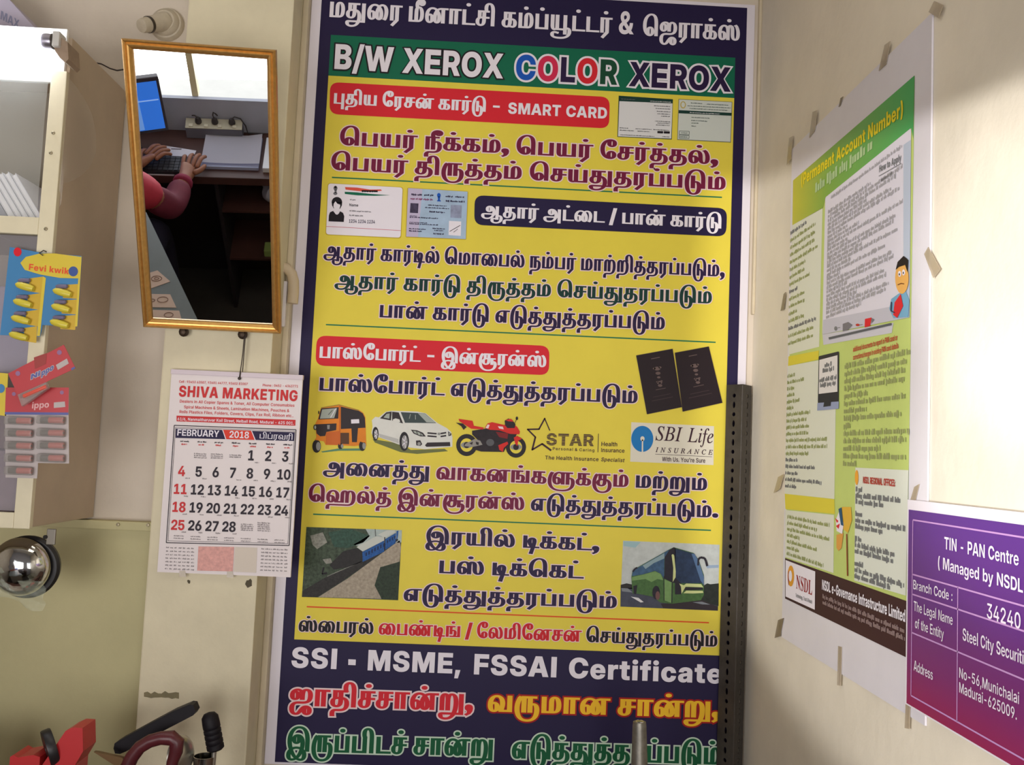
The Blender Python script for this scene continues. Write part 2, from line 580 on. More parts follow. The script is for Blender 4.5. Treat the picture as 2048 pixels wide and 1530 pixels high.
# letter outlines (advance | contours of dx,dy steps; * marks an off-curve point)
TAMIL = {
'அ': '545|154,-55 -45,0* -63,22* -32,39* 0,26 0,12* 10,22* 10,7 6,5* 15,5* 24,3* 18,0 379,0 3,-24 -380,0 -14,0* -18,-1* -11,-4* -4,-3 -10,-8* 0,-15 0,-28* 58,-34* 55,0 9,0 51,0* 78,25* 53,45* 13,31 1,8 4,12* 4,25* 0,12 0,33* -22,56* -45,36* -34,4 -6,1* -10,1* -6,0 -17,0* -29,-12* -19,-25* 0,-20 0,-21* 23,-30* 26,0 24,0* 24,28* 0,24 0,18* -13,32* -15,11 22,5 10,-7* 14,-21* 8,-25* 0,-13 0,-18* -10,-28* -19,-19* -28,-10* -17,0 -22,0* -34,16* -19,33* 0,24 0,28* 26,36* 43,17* 25,0 35,0* 56,-23* 38,-43* 19,-55* 0,-32 0,-13* -3,-25* -3,-12 -2,-8 -14,-40* -62,-55* -91,-30* -56,0|471,-77 0,352 28,0 0,-352',
'ஆ': '635|154,-55 -45,0* -63,22* -32,39* 0,26 0,12* 10,22* 10,7 6,5* 15,5* 24,3* 18,0 379,0 3,-24 -380,0 -14,0* -18,-1* -11,-4* -4,-3 -10,-8* 0,-15 0,-28* 58,-34* 55,0 9,0 51,0* 78,25* 53,45* 13,31 1,8 4,12* 4,25* 0,12 0,33* -22,56* -45,36* -34,4 -6,1* -10,1* -6,0 -17,0* -29,-12* -19,-25* 0,-20 0,-21* 23,-30* 26,0 24,0* 24,28* 0,24 0,18* -13,32* -15,11 22,5 10,-7* 14,-21* 8,-25* 0,-13 0,-18* -10,-28* -19,-19* -28,-10* -17,0 -22,0* -34,16* -19,33* 0,24 0,28* 26,36* 43,17* 25,0 35,0* 56,-23* 38,-43* 19,-55* 0,-32 0,-13* -3,-25* -3,-12 -2,-8 -14,-40* -62,-55* -91,-30* -56,0|448,-160 -64,0* -68,43* 0,37 0,15* 14,25* 29,15* 21,0 13,0* 26,-5* 12,-5 -5,-22 -11,4* -22,5* -12,0 -19,0* -20,-17* 0,-16 0,-15* 20,-25* 48,-15* 40,0 2,0 46,0* 69,24* 39,46* 0,32 0,27* -29,29* -25,0 -17,0* -26,-11* -11,-9 -2,22 11,9* 29,12* 20,0 21,0* 35,-18* 21,-35* 0,-27 0,-38* -45,-57* -82,-30* -55,0|471,-62 0,337 28,0 0,-337',
'இ': '548|124,-160 -32,0* -44,21* -23,41* 0,29 0,35* 34,51* 28,17 30,19* 76,17* 39,0 36,0* 66,-13* 27,-14 25,-12* 35,-34* 19,-41* 0,-25 0,-43* -51,-48* -49,0 -32,0* -62,17* -28,17 -29,15* -50,44* -41,55* -15,30 -22,40* -23,83* 0,47 0,46* 31,83* 59,65* 89,38* 58,0 55,0* 81,-30* 27,-29 23,-23* 28,-60* 14,-74* 0,-46 0,-158 -28,0 0,142 0,47* -13,77* -27,60* -22,22 -24,23* -68,25* -46,0 -44,0* -76,-29* -57,-54* -32,-77* 0,-48 0,-30* 9,-53* 18,-49* 12,-25 14,-28* 41,-54* 51,-45* 30,-16 22,-12* 48,-12* 27,0 37,0* 37,36* 0,33 0,29* -34,45* -26,14 -26,13* -63,12* -31,0 -39,0* -69,-17* -25,-16 -22,-15* -24,-40* 0,-25 0,-34* 36,-35* 37,0 25,0* 45,10* 21,12 31,15* 50,48* 37,59* 9,30 7,21* 7,44* 0,21 0,40* -24,56* -39,31* -24,5 -15,1 -3,0* -6,1* -3,0 -20,0* -34,-12* -19,-25* 0,-20 0,-21* 23,-30* 25,0 24,0* 24,28* 0,24 0,18* -14,32* -15,12 29,0 8,-7* 12,-21* 6,-23* 0,-13 0,-23* -17,-33* -34,-17* -23,0 -22,0* -34,17* -19,34* 0,23 0,27* 27,35* 47,18* 29,0 46,0* 62,-40* 31,-70* 0,-45 0,-24* -9,-53* -10,-26 -11,-32* -36,-56* -47,-46* -28,-16 -29,-16* -61,-17*',
'எ': '386|119,-6 -25,0* -41,25* -23,55* 0,45 0,37* 24,57* 21,19 16,14* 40,19* 55,10* 36,0 31,0 2,-24 -37,0 -31,0* -45,-8* -32,-14* -12,-11 -21,-17* -21,-52* 0,-32 0,-37* 17,-44* 29,-19* 18,0 15,0* 24,12* 13,26* 0,22 0,28* -29,31* -24,0 -21,0* -36,-20* -14,-16 -7,21 13,16* 43,23* 25,0 33,0* 44,-42* 0,-39 0,-30* -21,-38* -36,-17*|259,0 0,251 -14,0 0,24 133,0 0,-24 -91,0 0,-251',
'க': '395|124,-6 -29,0* -44,19* -25,36* 0,25 0,27* 28,38* 58,21* 46,0 87,0 24,0* 36,-5* 27,-10* 11,-9 12,-10* 14,-30* 0,-21 0,-39* -44,-41* -37,0 -12,0* -25,4* -11,3 6,23 9,-3* 21,-3* 10,0 27,0* 28,29* 0,28 0,20* -16,24* -27,12* -33,4* -17,0 -94,0 -26,0* -40,-8* -13,-9 -10,-7* -11,-22* 0,-15 0,-27* 38,-30* 34,0 23,0* 35,16* 19,36* 0,32 0,149 -97,0 0,-105 -27,-6 0,135 250,0 0,-24 -98,0 0,-146 0,-29* -11,-36* -10,-13 -14,-17* -44,-16*',
'கு': '509|237,-6 -29,0* -44,19* -26,36* 0,25 0,27* 28,38* 59,21* 46,0 58,0 41,0* 59,-24* 37,-40* 18,-53* 0,-29 0,-37* -23,-58* -40,-41* -53,-26* -62,-12* -33,0 -9,0 -50,0* -75,24* -54,43* -34,57* -16,65* 0,34 0,9 0,42* 20,72* 32,62* 19,27 23,-15 -21,-30* -30,-60* -15,-63* 0,-35 0,-8 0,-41* 23,-71* 50,-56* 77,-31* 54,0 5,0 40,0* 67,18* 49,37* 27,57* 0,38 0,41* -32,54* -58,26* -36,0 -62,0 -26,0* -40,-8* -13,-9 -10,-7* -11,-22* 0,-15 0,-27* 38,-30* 34,0 23,0* 35,16* 19,37* 0,31 0,149 -97,0 0,-105 -27,-6 0,135 250,0 0,-24 -98,0 0,-146 0,-29* -11,-36* -10,-13 -14,-17* -44,-16*',
'க்': '395|124,-6 -29,0* -44,19* -25,36* 0,25 0,27* 28,38* 58,21* 46,0 87,0 24,0* 36,-5* 27,-10* 11,-9 12,-10* 14,-30* 0,-21 0,-39* -44,-41* -37,0 -12,0* -25,4* -11,3 6,23 9,-3* 21,-3* 10,0 27,0* 28,29* 0,28 0,20* -16,24* -27,12* -33,4* -17,0 -94,0 -26,0* -40,-8* -13,-9 -10,-7* -11,-22* 0,-15 0,-27* 38,-30* 34,0 23,0* 35,16* 19,36* 0,32 0,149 -97,0 0,-105 -27,-6 0,135 250,0 0,-24 -98,0 0,-146 0,-29* -11,-36* -10,-13 -14,-17* -44,-16*|212,344 -11,0* -15,14* 0,12 0,12* 15,14* 11,0 11,0* 15,-14* 0,-12 0,-12* -15,-14*',
'ங்': '507|46,0 0,275 248,0 0,-24 -94,0 0,-94 12,9* 34,13* 21,0 22,0* 35,-18* 19,-35* 0,-26 0,-23* -13,-38* -10,-15 69,0 1,-24 -218,0 0,24 119,0 11,17* 13,36* 0,21 0,28* -28,29* -24,0 -18,0* -32,-14* -13,-11 0,-62 -28,0 0,183 -99,0 0,-251|357,0 0,24 77,0 0,251 28,0 0,-275|254,344 -12,0* -14,14* 0,12 0,12* 14,14* 11,0 12,0* 14,-14* 0,-12 0,-12* -14,-14*',
'ச': '349|124,-6 -29,0* -44,19* -25,36* 0,25 0,27* 28,38* 58,21* 46,0 171,0 0,-24 -175,0 -26,0* -40,-8* -13,-9 -10,-7* -11,-22* 0,-15 0,-27* 38,-30* 34,0 23,0* 35,16* 19,37* 0,31 0,149 -97,0 0,-105 -27,-6 0,135 250,0 0,-24 -98,0 0,-146 0,-29* -11,-36* -10,-13 -14,-17* -44,-16*',
'சூ': '572|493,85 19,0* 32,-18* 19,-37* 0,-29 0,-33* -25,-52* -46,-39* -63,-25* -75,-12* -43,0 -11,0 -63,0* -93,30* -31,25 -41,32* -37,90* 0,49 0,12 0,41* 18,68* 32,60* 19,28 23,-15 -20,-29* -29,-59* -15,-60* 0,-34 0,-9 0,-42* 27,-74* 58,-56* 93,-32* 65,0 0,0 43,0* 72,12* 56,22* 38,33* 19,43* 0,26 0,30* -26,31* -22,0 -13,0* -22,-8* -10,-7 -3,21 11,7* 29,10*|236,-6 -29,0* -44,19* -26,36* 0,25 0,27* 28,38* 59,21* 46,0 252,0 0,-24 -256,0 -26,0* -40,-8* -13,-9 -10,-7* -11,-22* 0,-15 0,-27* 38,-30* 34,0 23,0* 35,16* 19,37* 0,31 0,149 -97,0 0,-105 -27,-6 0,135 250,0 0,-24 -98,0 0,-146 0,-29* -11,-36* -10,-13 -14,-17* -44,-16*|422,0 0,143 27,-3 0,-140',
'ச்': '349|124,-6 -29,0* -44,19* -25,36* 0,25 0,27* 28,38* 58,21* 46,0 171,0 0,-24 -175,0 -26,0* -40,-8* -13,-9 -10,-7* -11,-22* 0,-15 0,-27* 38,-30* 34,0 23,0* 35,16* 19,37* 0,31 0,149 -97,0 0,-105 -27,-6 0,135 250,0 0,-24 -98,0 0,-146 0,-29* -11,-36* -10,-13 -14,-17* -44,-16*|212,344 -11,0* -15,14* 0,12 0,12* 15,14* 11,0 11,0* 15,-14* 0,-12 0,-12* -15,-14*',
'ஜ': '495|160,281 37,0* 45,-23* 24,-36* 5,-20 -8,-1 6,26* 24,35* 37,19* 26,0 33,0* 48,-27* 25,-51* 0,-34 0,-35* -21,-47* -18,-15 -19,-15* -50,-15* -59,-5* -33,0 -52,0 -29,0* -47,-4* -35,-12* -13,-11 -12,-10* -13,-30* 0,-21 0,-31* 23,-36* 35,-16* 19,0 22,0* 32,13* 28,26* 17,19 19,21* 35,32* 43,17* 31,0 14,0* 32,-8* 27,-19* 18,-31* 0,-23 0,-24* -20,-32* -33,-15* -19,0 -18,0* -28,11* -19,18* -9,25* 0,15 0,22* 22,36* 19,14 24,-4 -19,-14* -19,-31* 0,-20 0,-20* 23,-29* 24,0 11,0* 21,9* 13,21* 0,18 0,18* -14,22* -21,13* -24,5* -10,0 -6,0* -9,-1* -4,-1 -16,-2* -27,-16* -25,-24* -13,-16 -19,-22* -35,-31* -40,-16* -26,0 -34,0* -48,26* -25,49* 0,32 0,28* 19,39* 16,13 16,13* 42,14* 50,5* 28,0 49,0 38,0* 56,5* 41,12* 15,12 15,12* 15,38* 0,29 0,30* -20,39* -36,19* -22,0 -16,0* -24,-10* -10,-9 -10,-12* -11,-35* 0,-29 0,-60 -29,0 0,46 0,30* -13,42* -25,26* -35,11* -21,0 -20,0* -26,-6* -12,-7 -11,-5 -11,-8* -15,-20* -7,-24* 0,-14 0,-26* 26,-29* 25,0 23,0* 29,25* 0,25 0,20* -20,27* -37,15* -26,0 23,18 27,-2* 39,-20* 21,-33* 0,-23 0,-34* -43,-41* -36,0 -25,0* -35,19* -17,35* 0,23 0,36* 34,48* 59,25*',
'ட': '340|46,0 0,275 27,0 0,-251 259,0 0,-24',
'டி': '374|46,0 0,275 27,0 0,-251 292,0 0,-24|224,233 18,0* 26,-12* 16,-20* 8,-28* 0,-16 0,-20* -8,-45* -7,-26 -56,-208 -26,7 38,139 2,6 13,48 7,26* 9,47* 0,25 0,24* -19,29* -21,0 -22,0* -26,-35* 0,-29 0,-28* 21,-47* 32,-38* 15,-13 -25,-11 -20,19* -32,42* -19,50* 0,29 0,24* 18,38* 35,23*',
'டு': '492|207,-144 -40,0* -64,33* -43,64* -23,95* 0,62 0,11 0,63* 25,98* 45,71* 60,46* 68,21* 37,0 39,0* 58,-20* 20,-19 17,-15* 22,-38* 13,-48* 6,-58* 0,-34 0,-188 -28,0 0,171 0,42* -8,75* -23,60* -23,19 -17,13* -46,16* -31,0 -30,0* -60,-20* -52,-41* -41,-66* -23,-93* 0,-61 0,-58* 18,-88* 36,-59* 53,-29* 35,0 27,0* 43,17* 30,35* 16,55* 0,39 0,39* -16,45* -28,19* -18,0 -17,0* -29,-14* -12,-10 -1,25 11,9* 32,14* 20,0 24,0* 40,-25* 23,-55* 0,-45 0,-49* -23,-67* -40,-39* -52,-18*|180,0 0,275 28,0 0,-275',
'ட்': '340|46,0 0,275 27,0 0,-251 259,0 0,-24|168,344 -11,0* -15,14* 0,12 0,12* 15,14* 11,0 11,0* 15,-14* 0,-12 0,-12* -15,-14*',
'ண்': '794|119,-6 -25,0* -41,25* -23,55* 0,47 0,48* 41,72* 74,40* 50,0 23,0* 42,-9* 38,-17* 17,-12 13,-10 32,-29* 32,-72* 0,-41 0,-33* -18,-43* -33,-21* -23,0 -26,0* -33,23* -17,44* 0,31 0,28* 12,50* 23,44* 17,17 14,12 22,18* 54,20* 32,0 22,0* 36,-9* 33,-16* 14,-12 13,-12 18,-17* 26,-45* 13,-51* 0,-27 0,-34* -18,-43* -33,-21* -23,0 -26,0* -33,23* -17,44* 0,30 0,26* 11,49* 26,46* 21,20 15,11 14,10* 35,14* 48,8* 34,0 140,0 0,-24 -91,0 0,-251 -28,0 0,251 -28,0 -20,0* -32,-4* -27,-7* -24,-11* -11,-7 -19,-14* -24,-41* -12,-49* 0,-26 0,-40* 25,-35* 21,0 18,0* 21,19* 9,33* 0,21 0,27* -14,50* -25,42* -16,14 -20,17* -46,17* -26,0 -28,0* -49,-17* -20,-18 -17,-15* -21,-41* -11,-48* 0,-25 0,-41* 25,-35* 22,0 17,0* 21,19* 9,32* 0,21 0,39* -31,69* -30,24 -22,17* -55,18* -34,0 -39,0* -60,-31* -34,-56* -3,-37 0,-5* 0,-8* 0,-2 0,-37* 17,-44* 29,-19* 18,0 15,0* 24,12* 13,26* 0,22 0,28* -29,31* -24,0 -21,0* -36,-20* -14,-16 -7,21 13,15* 43,24* 25,0 34,0* 43,-42* 0,-39 0,-30* -21,-38* -36,-17*|397,344 -11,0* -15,14* 0,12 0,12* 15,14* 11,0 11,0* 15,-14* 0,-12 0,-12* -15,-14*',
'த': '395|124,-6 -29,0* -44,19* -25,36* 0,25 0,27* 28,38* 58,21* 46,0 68,0 42,0* 64,-22* 37,-48* 0,-40 0,-28* -18,-39* -16,-15 -16,-16* -46,-17* -58,-7* -35,0 -51,0 -25,0* -25,-6* -9,-7 -9,-6* -9,-21* 0,-16 0,-9* 2,-15* 1,-7 -27,-1 -1,8* -2,19* 0,9 0,21* 13,28* 12,10 8,6* 20,8* 25,3* 17,0 51,0 40,0* 58,7* 40,17* 12,15 10,11* 10,31* 0,19 0,26* -20,33* -34,18* -42,7* -22,0 -69,0 -26,0* -40,-8* -13,-9 -10,-7* -11,-22* 0,-15 0,-27* 38,-30* 34,0 23,0* 35,16* 19,37* 0,31 0,149 -97,0 0,-105 -27,-6 0,135 250,0 0,-24 -98,0 0,-146 0,-29* -11,-36* -10,-13 -14,-17* -44,-16*',
'து': '524|124,-6 -29,0* -44,19* -25,36* 0,25 0,27* 28,38* 58,21* 45,0 69,0 36,0* 54,-19* 35,-35* 18,-49* 0,-31 0,-22* -8,-39* -8,-16 -7,-17 -17,-31* -57,-41* -75,-20* -47,0 -7,0 -33,0* -56,15* -34,32* 0,25 0,10* 7,15* 6,5 7,5* 20,5* 19,0 380,0 1,-24 -124,0 -20,0 -240,0 -14,0* -14,-8* 0,-12 0,-19* 48,-25* 48,0 5,0 38,0* 63,14* 49,30* 15,23 10,19 5,10* 7,24* 4,27* 0,14 0,36* -26,50* -52,25* -39,0 -69,0 -26,0* -40,-8* -13,-9 -10,-7* -11,-22* 0,-15 0,-27* 38,-30* 34,0 23,0* 35,16* 19,37* 0,31 0,149 -97,0 0,-105 -27,-6 0,135 250,0 0,-24 -98,0 0,-146 0,-29* -11,-36* -10,-13 -14,-17* -44,-16*|451,-72 0,347 28,0 0,-347',
'த்': '395|124,-6 -29,0* -44,19* -25,36* 0,25 0,27* 28,38* 58,21* 46,0 68,0 42,0* 64,-22* 37,-48* 0,-40 0,-28* -18,-39* -16,-15 -16,-16* -46,-17* -58,-7* -35,0 -51,0 -25,0* -25,-6* -9,-7 -9,-6* -9,-21* 0,-16 0,-9* 2,-15* 1,-7 -27,-1 -1,8* -2,19* 0,9 0,21* 13,28* 12,10 8,6* 20,8* 25,3* 17,0 51,0 40,0* 58,7* 40,17* 12,15 10,11* 10,31* 0,19 0,26* -20,33* -34,18* -42,7* -22,0 -69,0 -26,0* -40,-8* -13,-9 -10,-7* -11,-22* 0,-15 0,-27* 38,-30* 34,0 23,0* 35,16* 19,37* 0,31 0,149 -97,0 0,-105 -27,-6 0,135 250,0 0,-24 -98,0 0,-146 0,-29* -11,-36* -10,-13 -14,-17* -44,-16*|213,344 -12,0* -14,14* 0,12 0,12* 15,14* 11,0 11,0* 14,-14* 0,-12 0,-12* -14,-14*',
'ந': '378|266,179 25,0* 39,-25* 23,-48* 0,-37 0,-40* -23,-50* -21,-17 -16,-13* -43,-15* -54,-6* -32,0 -35,0 -25,0* -25,-6* -9,-7 -9,-6* -9,-21* 0,-16 0,-9* 2,-15* 1,-7 -27,-1 -1,8* -2,19* 0,9 0,21* 13,28* 12,10 8,6* 20,8* 25,3* 17,0 38,0 38,0* 53,7* 36,15* 12,13 13,13* 14,40* 0,28 0,27* -14,39* -28,21* -22,0 -16,0* -31,-14* -14,-12 -1,26 14,10* 34,14*|46,0 0,275 248,0 0,-24 -92,0 0,-251 -28,0 0,251 -101,0 0,-251',
'நீ': '378|266,179 25,0* 39,-25* 23,-48* 0,-37 0,-40* -23,-50* -21,-17 -16,-13* -43,-15* -54,-6* -32,0 -35,0 -25,0* -25,-6* -9,-7 -9,-6* -9,-21* 0,-16 0,-9* 2,-15* 1,-7 -27,-1 -1,8* -2,19* 0,9 0,21* 13,28* 12,10 8,6* 20,8* 25,3* 17,0 38,0 38,0* 53,7* 36,15* 12,13 13,13* 14,40* 0,28 0,27* -14,39* -28,21* -22,0 -16,0* -31,-14* -14,-12 -1,26 14,10* 34,14*|46,0 0,275 248,0 0,-24 -92,0 0,-251 -28,0 0,251 -101,0 0,-251|287,420 38,0* 44,-33* 0,-28 0,-29* -35,-29* -26,0 -27,0* -32,29* 0,27 0,14* 11,28* 11,12 20,-6 -9,-9* -10,-23* 0,-13 0,-14* 10,-17* 17,-6* 9,0 18,0* 18,18* 0,17 0,20* -30,21* -24,0 -4,0* -9,-1* -4,0 -43,-4* -39,-47* 0,-33 0,-13* 6,-22* 5,-10 -28,-2 -3,9* -5,24* 0,14 0,23* 15,38* 30,29* 46,16*',
'ன': '595|119,-6 -25,0* -41,25* -23,55* 0,47 0,48* 41,72* 74,40* 50,0 24,0* 43,-10* 38,-17* 17,-13 14,-12 29,-27* 32,-71* 0,-40 0,-33* -18,-43* -33,-21* -23,0 -26,0* -33,23* -17,44* 0,30 0,26* 11,49* 25,44* 19,19 15,12 14,10* 36,15* 49,9* 35,0 140,0 0,-24 -91,0 0,-251 -28,0 0,251 -28,0 -20,0* -34,-4* -28,-8* -23,-11* -11,-8 -19,-14* -23,-42* -11,-48* 0,-24 0,-40* 25,-35* 22,0 17,0* 21,19* 9,32* 0,21 0,39* -31,69* -30,24 -22,17* -55,18* -34,0 -40,0* -59,-31* -34,-56* -3,-37 0,-5* 0,-8* 0,-2 0,-37* 17,-44* 29,-19* 18,0 15,0* 24,12* 13,26* 0,22 0,28* -29,31* -24,0 -21,0* -36,-20* -14,-16 -7,21 13,15* 43,24* 25,0 34,0* 43,-42* 0,-39 0,-30* -21,-38* -36,-17*',
'ன்': '595|119,-6 -25,0* -41,25* -23,55* 0,47 0,48* 41,72* 74,40* 50,0 24,0* 43,-10* 38,-17* 17,-13 14,-12 29,-27* 32,-71* 0,-40 0,-33* -18,-43* -33,-21* -23,0 -26,0* -33,23* -17,44* 0,30 0,26* 11,49* 25,44* 19,19 15,12 14,10* 36,15* 49,9* 35,0 140,0 0,-24 -91,0 0,-251 -28,0 0,251 -28,0 -20,0* -34,-4* -28,-8* -23,-11* -11,-8 -19,-14* -23,-42* -11,-48* 0,-24 0,-40* 25,-35* 22,0 17,0* 21,19* 9,32* 0,21 0,39* -31,69* -30,24 -22,17* -55,18* -34,0 -40,0* -59,-31* -34,-56* -3,-37 0,-5* 0,-8* 0,-2 0,-37* 17,-44* 29,-19* 18,0 15,0* 24,12* 13,26* 0,22 0,28* -29,31* -24,0 -21,0* -36,-20* -14,-16 -7,21 13,15* 43,24* 25,0 34,0* 43,-42* 0,-39 0,-30* -21,-38* -36,-17*|298,344 -12,0* -14,14* 0,12 0,12* 15,14* 11,0 11,0* 14,-14* 0,-12 0,-12* -14,-14*',
'ப': '376|46,0 0,275 27,0 0,-251 230,0 0,251 28,0 0,-275',
'பு': '376|303,-142 0,142 -257,0 0,275 27,0 0,-251 230,0 0,251 28,0 0,-417',
'ப்': '376|46,0 0,275 27,0 0,-251 230,0 0,251 28,0 0,-275|188,344 -11,0* -14,14* 0,12 0,12* 14,14* 11,0 12,0* 14,-14* 0,-12 0,-12* -14,-14*',
'ம': '415|281,281 34,0* 45,-39* 22,-67* 0,-44 0,-30* -12,-50* -17,-18 -9,-11* -28,-15* -38,-7* -26,0 -206,0 0,275 27,0 0,-251 127,0 0,153 0,33* 12,38* 13,12 10,11* 27,10*|280,257 -10,0* -18,-7* -6,-6 -10,-11* -8,-34* 0,-30 0,-145 29,0 36,0* 42,22* 19,48* 0,39 0,34* -16,56* -32,34*',
'மீ': '415|337,420 38,0* 44,-33* 0,-28 0,-29* -35,-29* -26,0 -27,0* -32,29* 0,27 0,14* 11,28* 11,12 20,-6 -9,-9* -10,-23* 0,-13 0,-14* 10,-17* 17,-6* 9,0 18,0* 18,18* 0,17 0,20* -30,21* -24,0 -4,0* -9,-1* -4,0 -43,-4* -39,-47* 0,-33 0,-13* 6,-22* 5,-10 -25,-10 -5,12* -6,27* 0,16 0,23* 15,38* 30,29* 46,16*|281,281 34,0* 45,-39* 22,-67* 0,-44 0,-30* -12,-50* -17,-18 -9,-11* -28,-15* -38,-7* -26,0 -206,0 0,275 27,0 0,-251 127,0 0,153 0,33* 12,38* 13,12 10,11* 27,10*|280,257 -10,0* -18,-7* -6,-6 -10,-11* -8,-34* 0,-30 0,-145 29,0 36,0* 42,22* 19,48* 0,39 0,34* -16,56* -32,34*',
'ம்': '415|281,281 34,0* 45,-39* 22,-67* 0,-44 0,-30* -12,-50* -17,-18 -9,-11* -28,-15* -38,-7* -26,0 -206,0 0,275 27,0 0,-251 127,0 0,153 0,33* 12,38* 13,12 10,11* 27,10*|280,257 -10,0* -18,-7* -6,-6 -10,-11* -8,-34* 0,-30 0,-145 29,0 36,0* 42,22* 19,48* 0,39 0,34* -16,56* -32,34*|208,344 -12,0* -14,14* 0,12 0,12* 14,14* 11,0 12,0* 14,-14* 0,-12 0,-12* -14,-14*',
'ய': '466|177,0 0,275 28,0 0,-251 188,0 0,251 28,0 0,-275|117,-5 -17,0* -27,12* -9,11 -6,8* -8,20* -5,30* 0,24 0,175 28,0 0,-171 0,-24* 5,-36* 9,-10 6,-7* 17,-8* 13,0 18,0* 28,17* 12,18 -1,-30 -10,-11* -30,-18*',
'யூ': '546|473,46 19,0* 32,-16* 20,-32* 0,-24 0,-29* -26,-43* -23,-16 -25,-16* -70,-21* -84,-9* -48,0 -19,0 -54,0* -84,9* -25,13 -23,9* -18,27* 0,16 0,14* 15,24* 34,15* 30,0 23,0* 40,-7* 17,-4 -5,-24 -18,5* -38,6* -18,0 -30,0* -22,-16* 0,-14 0,-12* 18,-18* 42,-13* 71,-6* 52,0 8,0 30,0* 59,4* 54,8* 47,15* 17,11 22,13* 23,35* 0,24 0,25* -26,23* -20,0 -15,0* -26,-11* -10,-9 -2,24 11,8* 27,12*|177,0 0,275 28,0 0,-251 188,0 0,251 28,0 0,-275|117,-5 -17,0* -27,12* -9,11 -6,8* -8,20* -5,30* 0,24 0,175 28,0 0,-171 0,-24* 5,-36* 9,-10 6,-7* 17,-8* 13,0 18,0* 28,17* 12,18 -1,-30 -10,-11* -30,-18*|393,-76 0,84 28,0 0,-84',
'ய்': '466|177,0 0,275 28,0 0,-251 188,0 0,251 28,0 0,-275|117,-5 -17,0* -27,12* -9,11 -6,8* -8,20* -5,30* 0,24 0,175 28,0 0,-171 0,-24* 5,-36* 9,-10 6,-7* 17,-8* 13,0 18,0* 28,17* 12,18 -1,-30 -10,-11* -30,-18*|233,344 -11,0* -15,14* 0,12 0,12* 15,14* 11,0 11,0* 15,-14* 0,-12 0,-12* -15,-14*',
'ர': '311|100,-106 -19,18 102,97 0,242 -110,0 0,-251 -27,0 0,275 256,0 0,-24 -91,0 0,-251',
'ரு': '503|391,154 24,0* 39,-25* 23,-51* 0,-40 0,-53* -34,-75* -58,-48* -76,-22* -42,0 -8,0 -48,0* -75,23* -52,43* -34,57* -15,65* 0,35 0,7 0,42* 19,72* 32,64* 18,27 24,-15 -30,-43* -35,-94* 0,-54 0,-7 0,-40* 22,-71* 48,-55* 75,-31* 53,0 5,0 54,0* 82,37* 46,77* 0,59 0,33* -15,40* -28,19* -19,0 -16,0* -28,-13* -12,-10 -1,25 11,9* 31,13*|177,0 0,275 249,0 0,-24 -93,0 0,-251 -28,0 0,251 -100,0 0,-251',
'ர்': '311|100,-106 -19,18 102,97 0,242 -110,0 0,-251 -27,0 0,275 256,0 0,-24 -91,0 0,-251|155,344 -11,0* -14,14* 0,12 0,12* 14,14* 11,0 12,0* 14,-14* 0,-12 0,-12* -14,-14*',
'ற': '420|276,281 33,0* 50,-34* 27,-70* 0,-53 0,-57* -28,-76* -25,-23 -18,-14* -44,-18* -53,-8* -32,0 -58,0 -25,0* -25,-6* -9,-7 -9,-6* -9,-21* 0,-16 0,-9* 2,-15* 1,-7 -27,-1 -1,8* -2,19* 0,9 0,21* 13,28* 12,10 8,6* 20,8* 25,3* 17,0 62,0 46,0* 67,16* 43,39* 20,67* 0,51 0,48* -22,58* -37,26* -25,0 -14,0* -23,-9* -9,-9 -12,-12* -12,-37* 0,-27 0,-163 -28,0 0,163 0,29* -7,36* -8,12 -6,8* -18,9* -12,0 -13,0* -17,-9* -6,-8 -10,-12* -6,-38* 0,-25 0,-165 -27,0 0,171 0,23* 4,32* 11,23* 8,10 10,11* 27,11* 17,0 22,0* 29,-18* 18,-31* 3,-20 -7,1 5,19* 22,31* 37,18*',
'று': '546|276,281 33,0* 50,-34* 27,-70* 0,-53 0,-50* -20,-89* -20,-36 -10,-17 -31,-45* -94,-47* -68,0 -7,0 -31,0* -54,15* -32,32* 0,25 0,10* 7,15* 6,5 7,5* 20,5* 19,0 407,0 0,-24 -160,0 -21,0 -229,0 -15,0* -13,-10* 0,-10 0,-20* 48,-24* 44,0 5,0 53,0* 79,35* 27,33 10,18 14,22* 20,55* 10,63* 0,34 0,49* -22,58* -37,26* -25,0 -14,0* -23,-9* -9,-9 -12,-12* -12,-37* 0,-27 0,-163 -28,0 0,163 0,29* -7,36* -8,12 -6,8* -18,9* -12,0 -13,0* -17,-9* -6,-8 -10,-12* -6,-38* 0,-25 0,-165 -27,0 0,171 0,23* 4,32* 11,23* 8,10 10,11* 27,11* 17,0 22,0* 29,-18* 18,-31* 3,-20 -7,1 5,19* 22,31* 37,18*|473,-72 0,347 28,0 0,-347',
'ற்': '420|276,281 33,0* 50,-34* 27,-70* 0,-53 0,-57* -28,-76* -25,-23 -18,-14* -44,-18* -53,-8* -32,0 -58,0 -25,0* -25,-6* -9,-7 -9,-6* -9,-21* 0,-16 0,-9* 2,-15* 1,-7 -27,-1 -1,8* -2,19* 0,9 0,21* 13,28* 12,10 8,6* 20,8* 25,3* 17,0 62,0 46,0* 67,16* 43,39* 20,67* 0,51 0,48* -22,58* -37,26* -25,0 -14,0* -23,-9* -9,-9 -12,-12* -12,-37* 0,-27 0,-163 -28,0 0,163 0,29* -7,36* -8,12 -6,8* -18,9* -12,0 -13,0* -17,-9* -6,-8 -10,-12* -6,-38* 0,-25 0,-165 -27,0 0,171 0,23* 4,32* 11,23* 8,10 10,11* 27,11* 17,0 22,0* 29,-18* 18,-31* 3,-20 -7,1 5,19* 22,31* 37,18*|210,344 -12,0* -14,14* 0,12 0,12* 14,14* 11,0 12,0* 14,-14* 0,-12 0,-12* -14,-14*',
